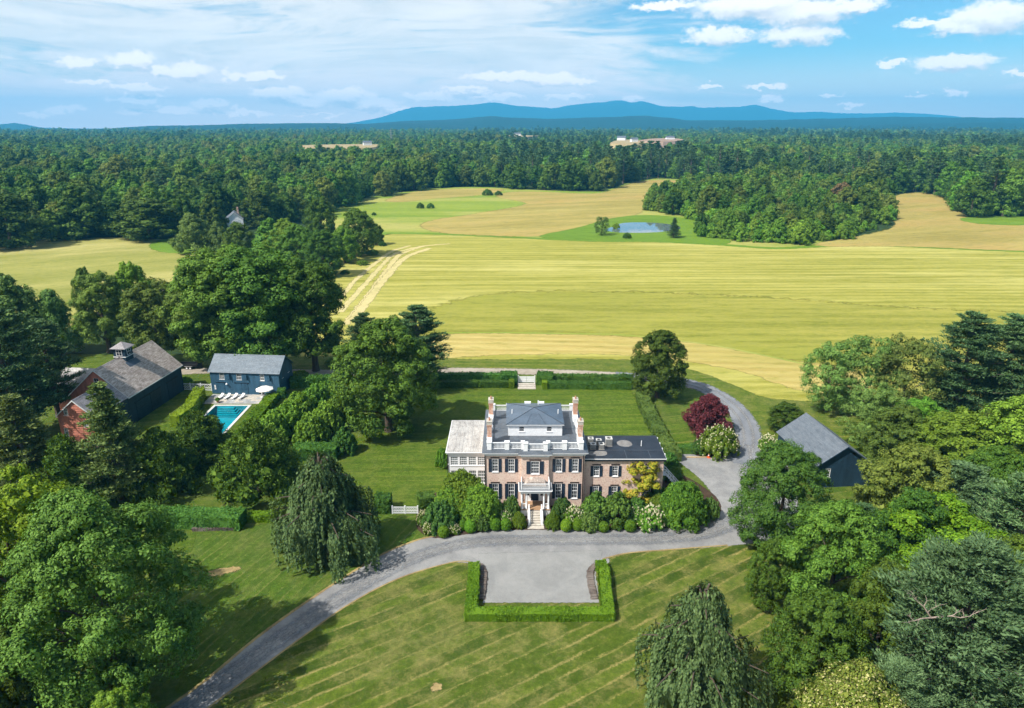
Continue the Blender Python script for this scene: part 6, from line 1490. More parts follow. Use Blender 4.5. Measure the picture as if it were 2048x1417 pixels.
def big_barn():
    T = thing('barn', 'large old barn with weathered shingle roof, red gables, navy long wall and cupola', 'barn', (-83.6, 130.4, 0), R(-5))
    # main block; local x right, y back
    hf = [(-0.55, 0.55, 8.4, 9.9)]
    f = gable_house(T, -6.1, 6.1, 0, 19.6, 6.3, 11.7, 'blue_dark', 'barn_roof', 0.35, 22, 'y', ('f', 'b', 'l', 'r'), {'f': hf}, {'f': 'red_board', 'barge': 'white_warm', 'l': 'red_board'}, 0.3)
    window(T, f['f'][0], -0.55, 0.55, 8.4, 9.9, 2, 2, False, False, 'white_warm')
    fr = f['r'][0]
    barn_door(T, fr, 2.0, 6.2, 0.1, 4.0, 'blue_dark'); barn_door(T, fr, 7.0, 10.8, 0.1, 4.0, 'navy'); barn_door(T, fr, 13.5, 17.5, 0.1, 4.0, 'blue_dark')
    fas = MB(); fas.box(6.1 + 0.30, 6.1 + 0.44, -0.35, 19.95, 5.80, 5.98); fas.build('gutter', M['white_warm'], T)
    # front extension
    hx = [(-2.6 + 5.2 - 3.3, -2.6 + 5.2 - 2.5, 6.2, 7.7), (3.9, 4.7, 4.0, 5.5), (-0.6, 0.2, 3.2, 4.8)]
    hx = [(0.1, 1.0, 6.2, 7.7), (3.7, 4.6, 4.0, 5.5), (-0.6, 0.3, 2.0, 3.6)]
    g = gable_house(T, -1.2, 6.1, -10.2, -0.04, 6.28, 9.4, 'blue_dark', 'barn_roof_grey', 0.3, 14, 'y', ('f', 'l', 'r'), {'f': hx}, {'f': 'red_board', 'l': 'red_board', 'barge': 'white_warm'}, 0.32)
    for h in hx: window(T, g['f'][0], *h, cols=2, rows=2, shutters=False, lintel=False, frame='white_warm', glass='glass_light', fw=0.14)
    barn_door(T, g['r'][0], -8.6, -5.2, 0.1, 3.8, 'blue_dark')
    # low wing behind on the left
    k = gable_house(T, -14.5, -6.15, 5.0, 15.0, 5.2, 8.2, 'red_board', 'weathered_roof', 0.3, 12, 'x', ('f', 'b', 'l'))
    # cupola astride the ridge
    cx, cyy, z0 = 0.0, 9.6, 11.1
    b = MB(); b.box(cx - 1.3, cx + 1.3, cyy - 1.3, cyy + 1.3, z0 - 0.8, z0 + 2.35); cu = b.build('cupola', M['blue_dark'], T)
    q = MB(); q.box(cx - 1.4, cx + 1.4, cyy - 1.4, cyy + 1.4, z0 + 0.42, z0 + 0.56); q.build('cupola_band', M['white_warm'], cu)
    e = 1.75; zt = z0 + 2.35
    p = MB(); P = [(cx - e, cyy - e, zt), (cx + e, cyy - e, zt), (cx + e, cyy + e, zt), (cx - e, cyy + e, zt)]; ap = (cx, cyy, zt + 1.2)
    for i in range(4): p.tri(P[i], P[(i + 1) % 4], ap)
    p.quad(P[3], P[2], P[1], P[0]); p.build('cupola_roof', M['barn_roof_grey'], cu)
    for fn in (plane_fn((cx, cyy - 1.3, 0), (1, 0), (0, 1)), plane_fn((cx + 1.3, cyy, 0), (0, 1), (-1, 0))):
        w = MB()
        fbox(w, fn, -0.65, 0.65, z0 + 0.75, z0 + 2.1, -0.05, 0.0); wo = w.build('cupola_window', M['white_warm'], cu)
        for (a, c) in ((-0.55, -0.05), (0.05, 0.55)):
            for (za, zb) in ((z0 + 0.85, z0 + 1.4), (z0 + 1.47, z0 + 2.0)): fbox(w, fn, a, c, za, zb, -0.06, -0.05)
        pn = MB()
        for (a, c) in ((-0.55, -0.05), (0.05, 0.55)):
            for (za, zb) in ((z0 + 0.85, z0 + 1.4), (z0 + 1.47, z0 + 2.0)): fbox(pn, fn, a, c, za, zb, -0.065, -0.052)
        pn.build('cupola_pane', M['glass'], cu)
    fl = MB(); fl.quad((cx + 1.35, cyy - 1.9, z0 - 0.55), (cx + 2.4, cyy - 1.9, z0 - 1.46), (cx + 2.4, cyy + 1.9, z0 - 1.46), (cx + 1.35, cyy + 1.9, z0 - 0.55)); fl.build('flashing', M['slate_blue'], cu)
big_barn()
def pool_house():
    T = thing('pool_house', 'blue boarded pool house with grey slate roof behind the loungers', 'house', (-60.3, 146.5, 0), R(-5))
    W = 8.0
    ws = [(-5.9, -4.75, 3.55, 5.0), (-1.9, -0.75, 3.55, 5.0), (3.6, 4.6, 3.5, 4.9)]
    dh = [(3.0, 4.2, 0.1, 2.2)]
    f = gable_house(T, -W, W, 0, 7.4, 5.5, 8.3, 'blue_board', 'slate_roof', 0.35, 14, 'x', ('f', 'b', 'l', 'r'), {'f': ws + dh}, None, 0.26)
    fn = f['f'][0]
    for w in ws: window(T, fn, *w, cols=3, rows=4, shutters=False, lintel=False, frame='white_warm')
    for w in ws:
        s = MB(); u = w[1] + 0.55
        # shutter standing open on its hinge
        for k in range(3):
            a = u + 0.1 + 0.22 * k; s.hexa([fn(a, w[2], -0.10), fn(a + 0.2, w[2], -0.10), fn(a + 0.2, w[2], -0.06), fn(a, w[2], -0.06), fn(a, w[3], -0.10), fn(a + 0.2, w[3], -0.10), fn(a + 0.2, w[3], -0.06), fn(a, w[3], -0.06)])
        s.hexa([fn(u + 0.80, w[2], -0.45), fn(u + 0.84, w[2], -0.45), fn(u + 0.84, w[2], -0.05), fn(u + 0.80, w[2], -0.05), fn(u + 0.80, w[3], -0.45), fn(u + 0.84, w[3], -0.45), fn(u + 0.84, w[3], -0.05), fn(u + 0.80, w[3], -0.05)])
        s.build('shutter', M['blue_board'], T)
    barn_door(T, fn, -6.6, -4.9, 0.05, 2.7, 'blue_board'); barn_door(T, fn, -2.3, -0.9, 0.05, 2.7, 'blue_board'); barn_door(T, fn, -0.85, 0.55, 0.05, 2.7, 'blue_board')
    d = MB(); fbox(d, fn, 3.0, 4.2, 0.1, 2.2, 0.05, 0.1); d.build('doorway', M['glass'], T)
    d = MB(); fbox(d, fn, 3.52, 3.66, 0.1, 2.2, -0.02, 0.045); d.build('door_post', M['white_warm'], T)
    lp = MB(); c0 = fn(-4.3, 2.45, -0.25); lp.lathe(c0, [(0.05, 0.25), (0.22, 0.12), (0.26, 0.0), (0.2, -0.05)], 10); lp.tube(fn(-4.3, 2.72, 0), fn(-4.3, 2.70, -0.25), 0.03, 0.03, 6); lp.build('wall_lamp', M['white'], T)
    pn = MB(); fbox(pn, fn, -7.35, -7.0, 1.0, 1.5, -0.08, -0.035); fbox(pn, fn, -7.35, -7.0, 1.6, 2.1, -0.08, -0.035); pn.build('meter_box', M['white_warm'], T)
    for (a, z) in ((1.6, 3.6), (5.0, 3.8)): window(T, f['r'][0], a, a + 0.8, z, z + 1.2, cols=2, rows=2, shutters=False, lintel=False, frame='white_warm')
pool_house()
def carriage_house():
    T = thing('carriage_house', 'dark blue carriage house with grey slate gable roof beside the gravel yard', 'barn', (55.6, 104.2, 0), R(5))
    hw = [(-3.2, -2.2, 1.9, 3.5)]
    f = gable_house(T, -4.9, 4.9, 0, 13.6, 4.2, 7.6, 'blue_dark', 'slate_dark', 0.4, 18, 'y', ('f', 'b', 'l', 'r'), {'f': hw}, {'barge': 'blue_dark'}, 0.24)
    window(T, f['f'][0], *hw[0], cols=3, rows=4, shutters=False, lintel=False, frame='white_warm', bar=0.05)
    barn_door(T, f['l'][0], 1.5, 4.8, 0.05, 3.2, 'blue_dark'); barn_door(T, f['l'][0], 6.2, 9.5, 0.05, 3.2, 'blue_dark')
carriage_house()
def farmhouse():
    x, y = (-160.63, 404.94)
    T = thing('farmhouse', 'white farmhouse half hidden by trees beyond the pale left meadow', 'house', (x, y, 0), R(20))
    gable_house(T, -4.5, 4.5, 0, 12, 7.0, 10.5, 'white', 'slate_dark', 0.4, 10, 'y')
    MB().box(1.5, 2.5, 8.0, 9.0, 8.0, 12.6).build('chimney', M['brick_red'], T)
    f = plane_fn((0, 0, 0), (1, 0), (0, 1))
    for u in (-2.8, 1.8): window(T, f, u, u + 1, 4.3, 6.0, 2, 2, False, False, rec=-0.03)
farmhouse()

# ================================================================ pool yard
def pool():
    T = thing('swimming_pool', 'turquoise swimming pool with pale stone coping', 'swimming pool', (-61.0, 130.3, 0))
    x0, x1, y0, y1 = -3.55, 3.55, -9.4, 9.4
    c = MB(); w = 0.55
    c.box(x0 - w, x1 + w, y1, y1 + w, 0.0, 0.10); c.box(x0 - w, x1 + w, y0 - w, y0, 0.0, 0.10); c.box(x0 - w, x0, y0 + 0.002, y1 - 0.002, 0.0, 0.10); c.box(x1, x1 + w, y0 + 0.002, y1 - 0.002, 0.0, 0.10)
    c.build('coping', M['coping'], T)
    b = MB(); zd = -1.6
    b.quad((x0, y0, zd), (x1, y0, zd), (x1, y1, zd), (x0, y1, zd))
    for (p, q) in (((x0, y0), (x0, y1)), ((x0, y1), (x1, y1)), ((x1, y1), (x1, y0)), ((x1, y0), (x0, y0))): b.quad((*p, zd), (*q, zd), (*q, 0.02), (*p, 0.02))
    b.build('basin', M['pool_lining'], T)
    for k in range(4):
        s = MB(); s.box(x0 + 0.6 + 0.35 * k * 0.5, x1 - 2.9 + 0.45 * k, y1 - 0.5 - 0.55 * (k + 1), y1 - 0.003, -1.55, -0.20 - 0.3 * k + 0.002 * k)
        so_ = s.build('pool_step', M['pool_lining'], T)
        e = MB(); e.box(x0 + 0.6 + 0.35 * k * 0.5, x1 - 2.9 + 0.45 * k, y1 - 0.5 - 0.55 * (k + 1) - 0.003, y1 - 0.5 - 0.55 * (k + 1) + 0.10, -0.20 - 0.3 * k + 0.004, -0.19 - 0.3 * k + 0.006); e.build('step_edge', M['navy'], so_)
    wt_ = MB(); wt_.quad((x0, y0, -0.08), (x1, y0, -0.08), (x1, y1, -0.08), (x0, y1, -0.08)); wt_.build('water', M['pool_water'], T)
pool()
def patio():
    rnd = random.Random(3)
    root = link('patio', MB().box(-68.0, -52.0, 140.9, 146.6, 0.005, 0.045).mesh('patio', M['stone'])); tag(root, kind='structure')
    y = 140.95
    while y < 146.5:
        h = rnd.choice((0.75, 1.0, 1.25)); y2 = min(146.55, y + h); x = -67.95
        while x < -52.1:
            w = rnd.choice((0.9, 1.3, 1.7, 2.1)); x2 = min(-52.05, x + w)
            m = MB().box(x + 0.02, x2 - 0.02, y + 0.02, y2 - 0.02, 0.046, 0.068 + rnd.uniform(0, 0.012))
            o = m.build('flagstone', M['bluestone' if rnd.random() < 0.6 else 'stone'], root)
            x = x2
        y = y2
patio()
def lounger(x, y, rz, label):
    t = thing('sun_lounger', label, 'sun lounger', (x, y, 0.075), rz, 'sun loungers by the pool')
    f = MB()
    for s_ in (-0.34, 0.34): f.box(s_ - 0.035, s_ + 0.035, -1.0, 1.0, 0.24, 0.31)
    for yy in (-0.98, 0.2, 0.94): f.box(-0.34, 0.34, yy, yy + 0.05, 0.243, 0.307)
    f.build('frame', M['white'], t)
    for (sx, sy) in ((-0.32, -0.85), (0.32, -0.85), (-0.32, 0.85), (0.32, 0.85)): MB().box(sx - 0.03, sx + 0.03, sy - 0.03, sy + 0.03, 0, 0.24).build('leg', M['white'], t)
    c = MB(); c.box(-0.33, 0.33, -1.0, 0.28, 0.312, 0.42); c.build('seat_cushion', M['canvas'], t)
    b = MB(); b.hexa([(-0.33, 0.28, 0.33), (0.33, 0.28, 0.33), (0.33, 1.0, 0.78), (-0.33, 1.0, 0.78), (-0.33, 0.22, 0.42), (0.33, 0.22, 0.42), (0.33, 0.94, 0.88), (-0.33, 0.94, 0.88)]); b.build('backrest', M['canvas'], t)
for k, (x, lab) in enumerate(((-65.2, 'white sun lounger on the patio, leftmost of four'), (-63.7, 'white sun lounger on the patio, second from the left'), (-62.1, 'white sun lounger on the patio, third from the left'), (-60.5, 'white sun lounger on the patio, rightmost of four'))):
    lounger(x, 144.1, R(-14), lab)
def umbrella():
    x, y = -55.0, 143.6
    t = thing('patio_umbrella', 'white octagonal patio umbrella shading the garden table', 'umbrella', (x, y, 0.075))
    MB().tube((0, 0, 0), (0, 0, 2.95), 0.04, 0.035, 8).build('pole', M['white'], t)
    MB().lathe((0, 0, 0), [(0.34, 0), (0.34, 0.05), (0.1, 0.12), (0.07, 0.3)], 14).build('base', M['metal_grey'], t)
    c = MB(); n = 8; Rr = 1.95
    for k in range(n):
        a0, a1 = 2 * math.pi * k / n, 2 * math.pi * (k + 1) / n
        for (r0, r1, z0, z1) in ((0, 0.55, 2.98, 2.82), (0.55, 1.0, 2.82, 2.42)):
            p = lambda a, r, z: (Rr * r * math.cos(a), Rr * r * math.sin(a), z)
            c.quad(p(a0, max(r0, 0.01), z0), p(a0, r1, z1), p(a1, r1, z1), p(a1, max(r0, 0.01), z0))
        c.quad((Rr * math.cos(a0), Rr * math.sin(a0), 2.42), (Rr * math.cos(a0), Rr * math.sin(a0), 2.26), (Rr * math.cos(a1), Rr * math.sin(a1), 2.26), (Rr * math.cos(a1), Rr * math.sin(a1), 2.42))
    cn = c.build('canopy', M['canvas'], t)
    for k in range(8):
        a = 2 * math.pi * k / 8
        MB().tube((0, 0, 2.9), (1.92 * math.cos(a), 1.92 * math.sin(a), 2.39), 0.015, 0.012, 5).build('rib', M['white'], t)
    MB().lathe((0, 0, 2.97), [(0.05, 0), (0.06, 0.05), (0.02, 0.14)], 8).build('finial', M['white'], t)
    tb = thing('garden_table', 'round white garden table under the patio umbrella', 'table', (x, y - 0.05, 0.075))
    top = MB(); top.lathe((0, 0, 0), [(0.62, 0.70), (0.64, 0.72), (0.62, 0.74)], 20); top.build('tabletop', M['white'], tb)
    for k in range(4):
        a = k * math.pi / 2 + 0.4; MB().tube((0.42 * math.cos(a), 0.42 * math.sin(a), 0), (0.3 * math.cos(a), 0.3 * math.sin(a), 0.70), 0.025, 0.025, 6).build('leg', M['white'], tb)
    for k, (a, lab) in enumerate(((-1.9, 'white metal chair at the garden table, nearest the pool'), (-0.5, 'white metal chair at the garden table, on the hedge side'), (2.7, 'white metal chair at the garden table, on the lounger side'))):
        c = thing('garden_chair', lab, 'chair', (x + 1.05 * math.cos(a), y - 0.05 + 1.05 * math.sin(a), 0.075), a - math.pi / 2, 'white garden chairs')
        MB().box(-0.24, 0.24, -0.24, 0.24, 0.42, 0.46).build('seat', M['white'], c)
        bk = MB(); bk.box(-0.24, 0.24, 0.22, 0.26, 0.82, 0.9)
        for q in range(5): bk.box(-0.22 + 0.1 * q, -0.18 + 0.1 * q, 0.225, 0.255, 0.46, 0.82)
        bk.build('backrest', M['white'], c)
        for (sx, sy) in ((-0.2, -0.2), (0.2, -0.2), (-0.2, 0.2), (0.2, 0.2)): MB().box(sx - 0.02, sx + 0.02, sy - 0.02, sy + 0.02, 0, 0.42).build('leg', M['white'], c)
umbrella()
def trailer():
    x, y = (-81.28, 162.55)
    t = thing('trailer', 'black flatbed trailer with twin white wheels parked beyond the barn', 'trailer', (x, y + 2, 0), R(-3))
    b = MB(); b.box(-2.6, 2.6, -1.0, 1.0, 0.72, 0.86); b.box(-2.6, 2.6, -1.04, -0.96, 0.86, 1.35); b.box(-2.6, 2.6, 0.96, 1.04, 0.86, 1.35); b.box(2.52, 2.6, -0.95, 0.95, 0.862, 1.35)
    for k in range(9): b.box(-2.58 + 0.63 * k, -2.50 + 0.63 * k, -1.07, -1.041, 0.72, 1.42)
    b.build('bed', M['black_metal'], t)
    tg = MB(); tg.hexa([(-2.6, -0.5, 0.6), (-2.6, 0.5, 0.6), (-4.2, 0.06, 0.55), (-4.2, -0.06, 0.55), (-2.6, -0.5, 0.72), (-2.6, 0.5, 0.72), (-4.2, 0.06, 0.66), (-4.2, -0.06, 0.66)]); tg.build('tongue', M['black_metal'], t)
    for wx in (-0.05, 0.85):
        for s_ in (-1, 1):
            w = MB(); w.tube((wx, s_ * 1.05, 0.37), (wx, s_ * 1.27, 0.37), 0.37, 0.37, 16); wo = w.build('wheel', M['black_metal'], t)
            r = MB(); r.tube((wx, s_ * 1.25, 0.37), (wx, s_ * 1.285, 0.37), 0.24, 0.22, 14); r.build('rim', M['white'], wo)
    fd = MB(); fd.box(-0.6, 1.4, -1.33, -1.06, 0.80, 0.86); fd.build('mudguard', M['metal_grey'], t)
trailer()
def lattice_fence(name, label, p0, p1, h, npan, cell=0.32, top_arch=False):
    p0 = Vector((*p0, 0)); p1 = Vector((*p1, 0)); d = p1 - p0; L = d.length
    t = thing(name, label, 'fence', p0, math.atan2(d.y, d.x))
    for k in range(npan + 1):
        x = L * k / npan; b = MB(); b.box(x - 0.07, x + 0.07, -0.07, 0.07, 0, h + 0.12); b.box(x - 0.10, x + 0.10, -0.10, 0.10, h + 0.122, h + 0.18); b.build('post', M['white'], t)
    for k in range(npan):
        a, c = L * k / npan + 0.072, L * (k + 1) / npan - 0.072
        b = MB()
        for (z0, z1) in ((0.10, 0.20), (h - 0.10, h), (h * 0.45, h * 0.45 + 0.06)): b.box(a, c, -0.03, 0.03, z0, z1)
        n = max(2, int((c - a) / cell)); m = 3; dz = (h - 0.3) / m
        for i in range(n):
            for j in range(m):
                xa, xb = a + (c - a) * i / n, a + (c - a) * (i + 1) / n; za, zb = 0.2 + dz * j, 0.2 + dz * (j + 1)
                for (q0, q1) in (((xa, za), (xb, zb)), ((xa, zb), (xb, za))): b.tube((q0[0], 0, q0[1]), (q1[0], 0, q1[1]), 0.028, 0.028, 4, False)
        b.build('lattice_panel', M['white'], t)
lattice_fence('lattice_fence', 'white lattice fence between the weeping beech and the mansion shrubs', (-18.81, 95.58), (-14.80, 95.58), 1.25, 2)
lattice_fence('lattice_fence', 'white lattice fence between the barn and the pool house', (-76.71, 149.48), (-69.15, 148.84), 1.6, 3, 0.5)
def garden_gate():
    x, y = (3.43, 153.40)
    t = thing('garden_gate', 'white double gate at the back of the rear lawn', 'gate', (x, y, 0.3))
    for s_ in (-1, 1):
        MB().box(s_ * 1.95 - 0.1, s_ * 1.95 + 0.1, -0.1, 0.1, -0.3, 1.8).build('gate_post', M['white'], t)
        b = MB(); a, c = (0.03, 1.83) if s_ > 0 else (-1.83, -0.03)
        for z in (0.1, 0.65, 1.45): b.box(a, c, -0.035, 0.035, z, z + 0.12)
        for xx in (a, c - 0.1): b.box(xx, xx + 0.1, -0.04, 0.04, 0.05, 1.6)
        lf = b.build('gate_leaf', M['white'], t)
        for k in range(9):
            xx = a + 0.12 + (c - a - 0.24) * k / 9; q = MB(); q.box(xx + 0.01, xx + 0.155, -0.02, 0.02, 0.2, 1.46); q.build('paling', M['white'], lf)
    root = link('garden_steps', MB().box(x - 2.1, x + 2.1, y - 3.6, y - 0.2, 0.0, 0.05).mesh('garden_steps', M['stone'])); tag(root, kind='structure')
    for k in range(3):
        MB().box(x - 2.05, x + 2.05, y - 0.5 - 1.05 * k - 0.9, y - 0.5 - 1.05 * k, 0.051, 0.36 - 0.1 * k).build('step', M['stone'], root)
garden_gate()

# ================================================================ hedges and shrubs
def hedge(name, label, path, w, h, mat, leaf=0.24, dens=26, closed=False, seed=1, wob=0.06, z=0.0, group=None):
    rng = np.random.default_rng(seed)
    P = [Vector((*p, 0)) for p in path]
    n = len(P); offs = []
    for i in range(n):
        d0 = (P[i] - P[i - 1]).normalized() if i else (P[1] - P[0]).normalized()
        d1 = (P[i + 1] - P[i]).normalized() if i < n - 1 else d0
        nb = Vector((-(d0 + d1).y, (d0 + d1).x, 0)).normalized(); k = 1 / max(0.4, nb.dot(Vector((-d1.y, d1.x, 0))))
        offs.append(nb * k * w / 2)
    b = MB(); pts = []; nrm = []
    for i in range(n - 1):
        A0, B0, A1, B1 = P[i] + offs[i], P[i] - offs[i], P[i + 1] + offs[i + 1], P[i + 1] - offs[i + 1]
        s_ = 0.93
        ca0, cb0, ca1, cb1 = [P[i] + offs[i] * s_, P[i] - offs[i] * s_, P[i + 1] + offs[i + 1] * s_, P[i + 1] - offs[i + 1] * s_]
        hz = Vector((0, 0, h * 0.96))
        b.quad(ca0 + hz, ca1 + hz, cb1 + hz, cb0 + hz); b.quad(cb0, cb1, cb1 + hz, cb0 + hz); b.quad(ca1, ca0, ca0 + hz, ca1 + hz)
        if i == 0: b.quad(ca0, cb0, cb0 + hz, ca0 + hz)
        if i == n - 2: b.quad(cb1, ca1, ca1 + hz, cb1 + hz)
        L = (P[i + 1] - P[i]).length
        def samp(q0, q1, q2, q3, m, nv):
            u, v = rng.uniform(0, 1, (m, 1)), rng.uniform(0, 1, (m, 1))
            q0, q1, q2, q3 = [np.array(q) for q in (q0, q1, q2, q3)]
            pts.append((q0 * (1 - u) + q1 * u) * (1 - v) + (q3 * (1 - u) + q2 * u) * v); nrm.append(np.repeat([nv], m, 0))
        H_ = Vector((0, 0, h)); nv = offs[i].normalized()
        samp(A0 + H_, A1 + H_, B1 + H_, B0 + H_, int(L * w * dens * 1.3), (0, 0, 1.0))
        samp(B0, B1, B1 + H_, B0 + H_, int(L * h * dens), (-nv.x, -nv.y, 0.25)); samp(A0, A1, A1 + H_, A0 + H_, int(L * h * dens), (nv.x, nv.y, 0.25))
        dd = (P[i + 1] - P[i]).normalized()
        if i == 0: samp(A0, B0, B0 + H_, A0 + H_, int(w * h * dens), (-dd.x, -dd.y, 0.2))
        if i == n - 2: samp(A1, B1, B1 + H_, A1 + H_, int(w * h * dens), (dd.x, dd.y, 0.2))
    Pn = np.concatenate(pts); Nn = np.concatenate(nrm)
    Pn = Pn + unit(Nn) * (rng.normal(0, wob * 0.8, (len(Pn), 1)) + wob * 1.3 * np.sin(Pn[:, :1] * 0.9 + seed) * np.cos(Pn[:, 1:2] * 0.8) + wob * 0.8 * np.sin(Pn[:, :1] * 2.7) * np.sin(Pn[:, 1:2] * 2.3 + Pn[:, 2:3] * 3))
    Pn[:, 2] = np.maximum(Pn[:, 2], 0.05)
    V = leaves(Pn, Nn, leaf, rng, 0.7, None, 0.5)
    nv_ = len(V); V = np.concatenate([V, np.array(b.v)])
    Fq = np.concatenate([np.arange(nv_).reshape(-1, 4), np.array(b.f) + nv_])
    o = link(name, np_mesh(name, V, Fq, M[mat]), None, (0, 0, z))
    return tag(o, label, 'hedge', group)
hedge('court_hedge', 'bright clipped hedge wrapped round three sides of the front court', [(-5.24, 81.34), (-5.10, 80.00), (-5.09, 71.33), (11.92, 71.33), (12.45, 80.00), (12.19, 81.80)], 1.5, 1.15, 'leaf_hedge', 0.2, 48, seed=2)
hedge('garden_hedge', 'low clipped hedge along the rear lawn, left of the gate', [(-17.79, 151.41), (-0.94, 151.41)], 1.7, 1.5, 'leaf_hedge_dark', 0.28, 24, seed=3)
hedge('garden_hedge', 'low clipped hedge along the rear lawn, right of the gate', [(8.28, 150.76), (27.64, 150.12)], 1.7, 1.5, 'leaf_hedge_dark', 0.28, 24, seed=4)
hedge('garden_hedge', 'taller hedge behind the low one, left of the gate', [(-18.14, 154.75), (-1.67, 154.75)], 1.8, 2.1, 'leaf_hedge_dark', 0.34, 18, seed=5, wob=0.14)
hedge('garden_hedge', 'taller hedge behind the low one, right of the gate', [(9.27, 154.07), (28.53, 153.40)], 1.8, 2.1, 'leaf_hedge_dark', 0.34, 18, seed=6, wob=0.14)
hedge('hedge_block', 'square clipped hedge block on the left side of the garden gate', [(-2.50, 154.07), (1.19, 154.07)], 3.2, 2.5, 'leaf_hedge_dark', 0.32, 20, seed=7, wob=0.1)
hedge('hedge_block', 'square clipped hedge block on the right side of the garden gate', [(5.94, 154.07), (9.73, 153.73)], 3.2, 2.5, 'leaf_hedge_dark', 0.32, 20, seed=8, wob=0.1)
hedge('topiary_block', 'small clipped hedge end left of the garden steps', [(-0.70, 151.09), (0.47, 151.09)], 1.9, 1.8, 'leaf_hedge', 0.25, 26, seed=9)
hedge('topiary_block', 'small clipped hedge end right of the garden steps', [(6.98, 150.44), (8.14, 150.44)], 1.9, 1.8, 'leaf_hedge', 0.25, 26, seed=10)
hedge('garden_hedge', 'tall hedge running along the right side of the rear lawn', [(28.76, 143.32), (28.67, 132.27), (28.79, 122.62), (29.09, 117.20), (29.59, 113.14)], 2.6, 1.9, 'leaf_shrub', 0.3, 22, seed=11, wob=0.12)
hedge('pool_hedge', 'dark wavy hedge left of the pool, casting shade on the grass', [(-69.84, 144.52), (-68.57, 138.99), (-67.48, 133.57), (-68.07, 128.50)], 2.2, 2.6, 'leaf_hedge', 0.3, 22, seed=12, wob=0.15)
hedge('pool_hedge', 'long sloping hedge right of the pool', [(-53.06, 143.32), (-53.00, 135.96), (-52.84, 129.24), (-52.61, 121.28)], 2.6, 1.6, 'leaf_hedge', 0.3, 22, seed=13, wob=0.12)
hedge('pool_hedge', 'clipped hedge end beside the pool house corner', [(-52.54, 144.82), (-50.94, 145.12)], 2.2, 1.9, 'leaf_hedge_dark', 0.3, 22, seed=14)
hedge('yard_hedge', 'dark wide hedge below the spreading yews', [(-55.70, 92.98), (-47.76, 92.42), (-40.92, 92.14)], 3.0, 2.3, 'leaf_hedge_dark', 0.26, 30, seed=15, wob=0.1)
hedge('yard_hedge', 'short bright hedge left of the weeping beech', [(-40.77, 93.84), (-35.50, 93.84)], 1.7, 1.2, 'leaf_hedge', 0.24, 34, seed=16)
hedge('yard_hedge', 'clipped hedge behind the weeping beech', [(-39.99, 115.14), (-32.06, 115.14)], 3.2, 2.4, 'leaf_hedge_dark', 0.28, 24, seed=17, wob=0.1)
hedge('yard_hedge', 'square dark hedge end right of the weeping beech', [(-21.63, 96.78), (-19.17, 96.78)], 2.6, 2.4, 'leaf_hedge_dark', 0.26, 30, seed=18, wob=0.1)
hedge('yard_hedge', 'square dark hedge end left of the mansion shrubs', [(-14.83, 97.08), (-12.34, 97.69)], 2.4, 2.4, 'leaf_hedge_dark', 0.26, 30, seed=19, wob=0.1)
hedge('yard_hedge', 'low hedge along the gravel yard below the purple maple', [(30.03, 117.20), (34.70, 117.20)], 1.8, 1.4, 'leaf_hedge_dark', 0.26, 28, seed=20, wob=0.1)
hedge('lane_hedge', 'hedge behind the pool house on the right', [(-51.63, 151.09), (-41.51, 152.73)], 2.4, 2.4, 'leaf_hedge_dark', 0.34, 18, seed=21, wob=0.12)
def stone_kerb(label, pts, w):
    t = tag(ribbon('stone_edging', pts, w, 0.05, M['wall_stone'], None, None, 4), label, 'stone edging')
    # individual stones along it
    P = [Vector((*p, 0)) for p in catmull(pts, 10, False)]; rnd = random.Random(len(label)); acc = 0
    for i in range(len(P) - 1):
        d = P[i + 1] - P[i]; n = max(1, int(d.length / 0.5))
        for k in range(n):
            q = P[i] + d * ((k + 0.5) / n); a = math.atan2(d.y, d.x)
            L = d.length / n * 0.5 - 0.02
            MB().box(q.x - L, q.x + L, q.y - w / 2 + 0.03 + rnd.uniform(0, 0.06), q.y + w / 2 - 0.03 - rnd.uniform(0, 0.06), 0.052, 0.22 + rnd.uniform(-0.05, 0.06), a, (q.x, q.y)).build('stone', M['wall_stone'], t)
stone_kerb('brown stone edging inside the left arm of the court hedge', [(-4.59, 82.26), (-3.90, 80.55), (-3.86, 77.84), (-3.99, 74.77)], 1.0)
stone_kerb('pale stone edging inside the right arm of the court hedge', [(11.69, 82.26), (10.74, 80.55), (10.58, 77.84), (10.70, 74.77)], 0.9)
kb = thing('stone_wall', 'low grey stone wall below the dark wide hedge', 'wall')
rs = random.Random(8)
a_, b_ = Vector((*(-48.19, 90.77), 0)), Vector((*(-41.12, 91.04), 0))
for k in range(16):
    q = a_.lerp(b_, (k + 0.5) / 16); L = (b_ - a_).length / 32 - 0.02
    for j in range(2):
        MB().box(q.x - L, q.x + L, q.y - 0.2 - rs.uniform(0, 0.05), q.y + 0.2, 0.27 * j, 0.27 * j + 0.25).build('stone', M['wall_stone'], kb)

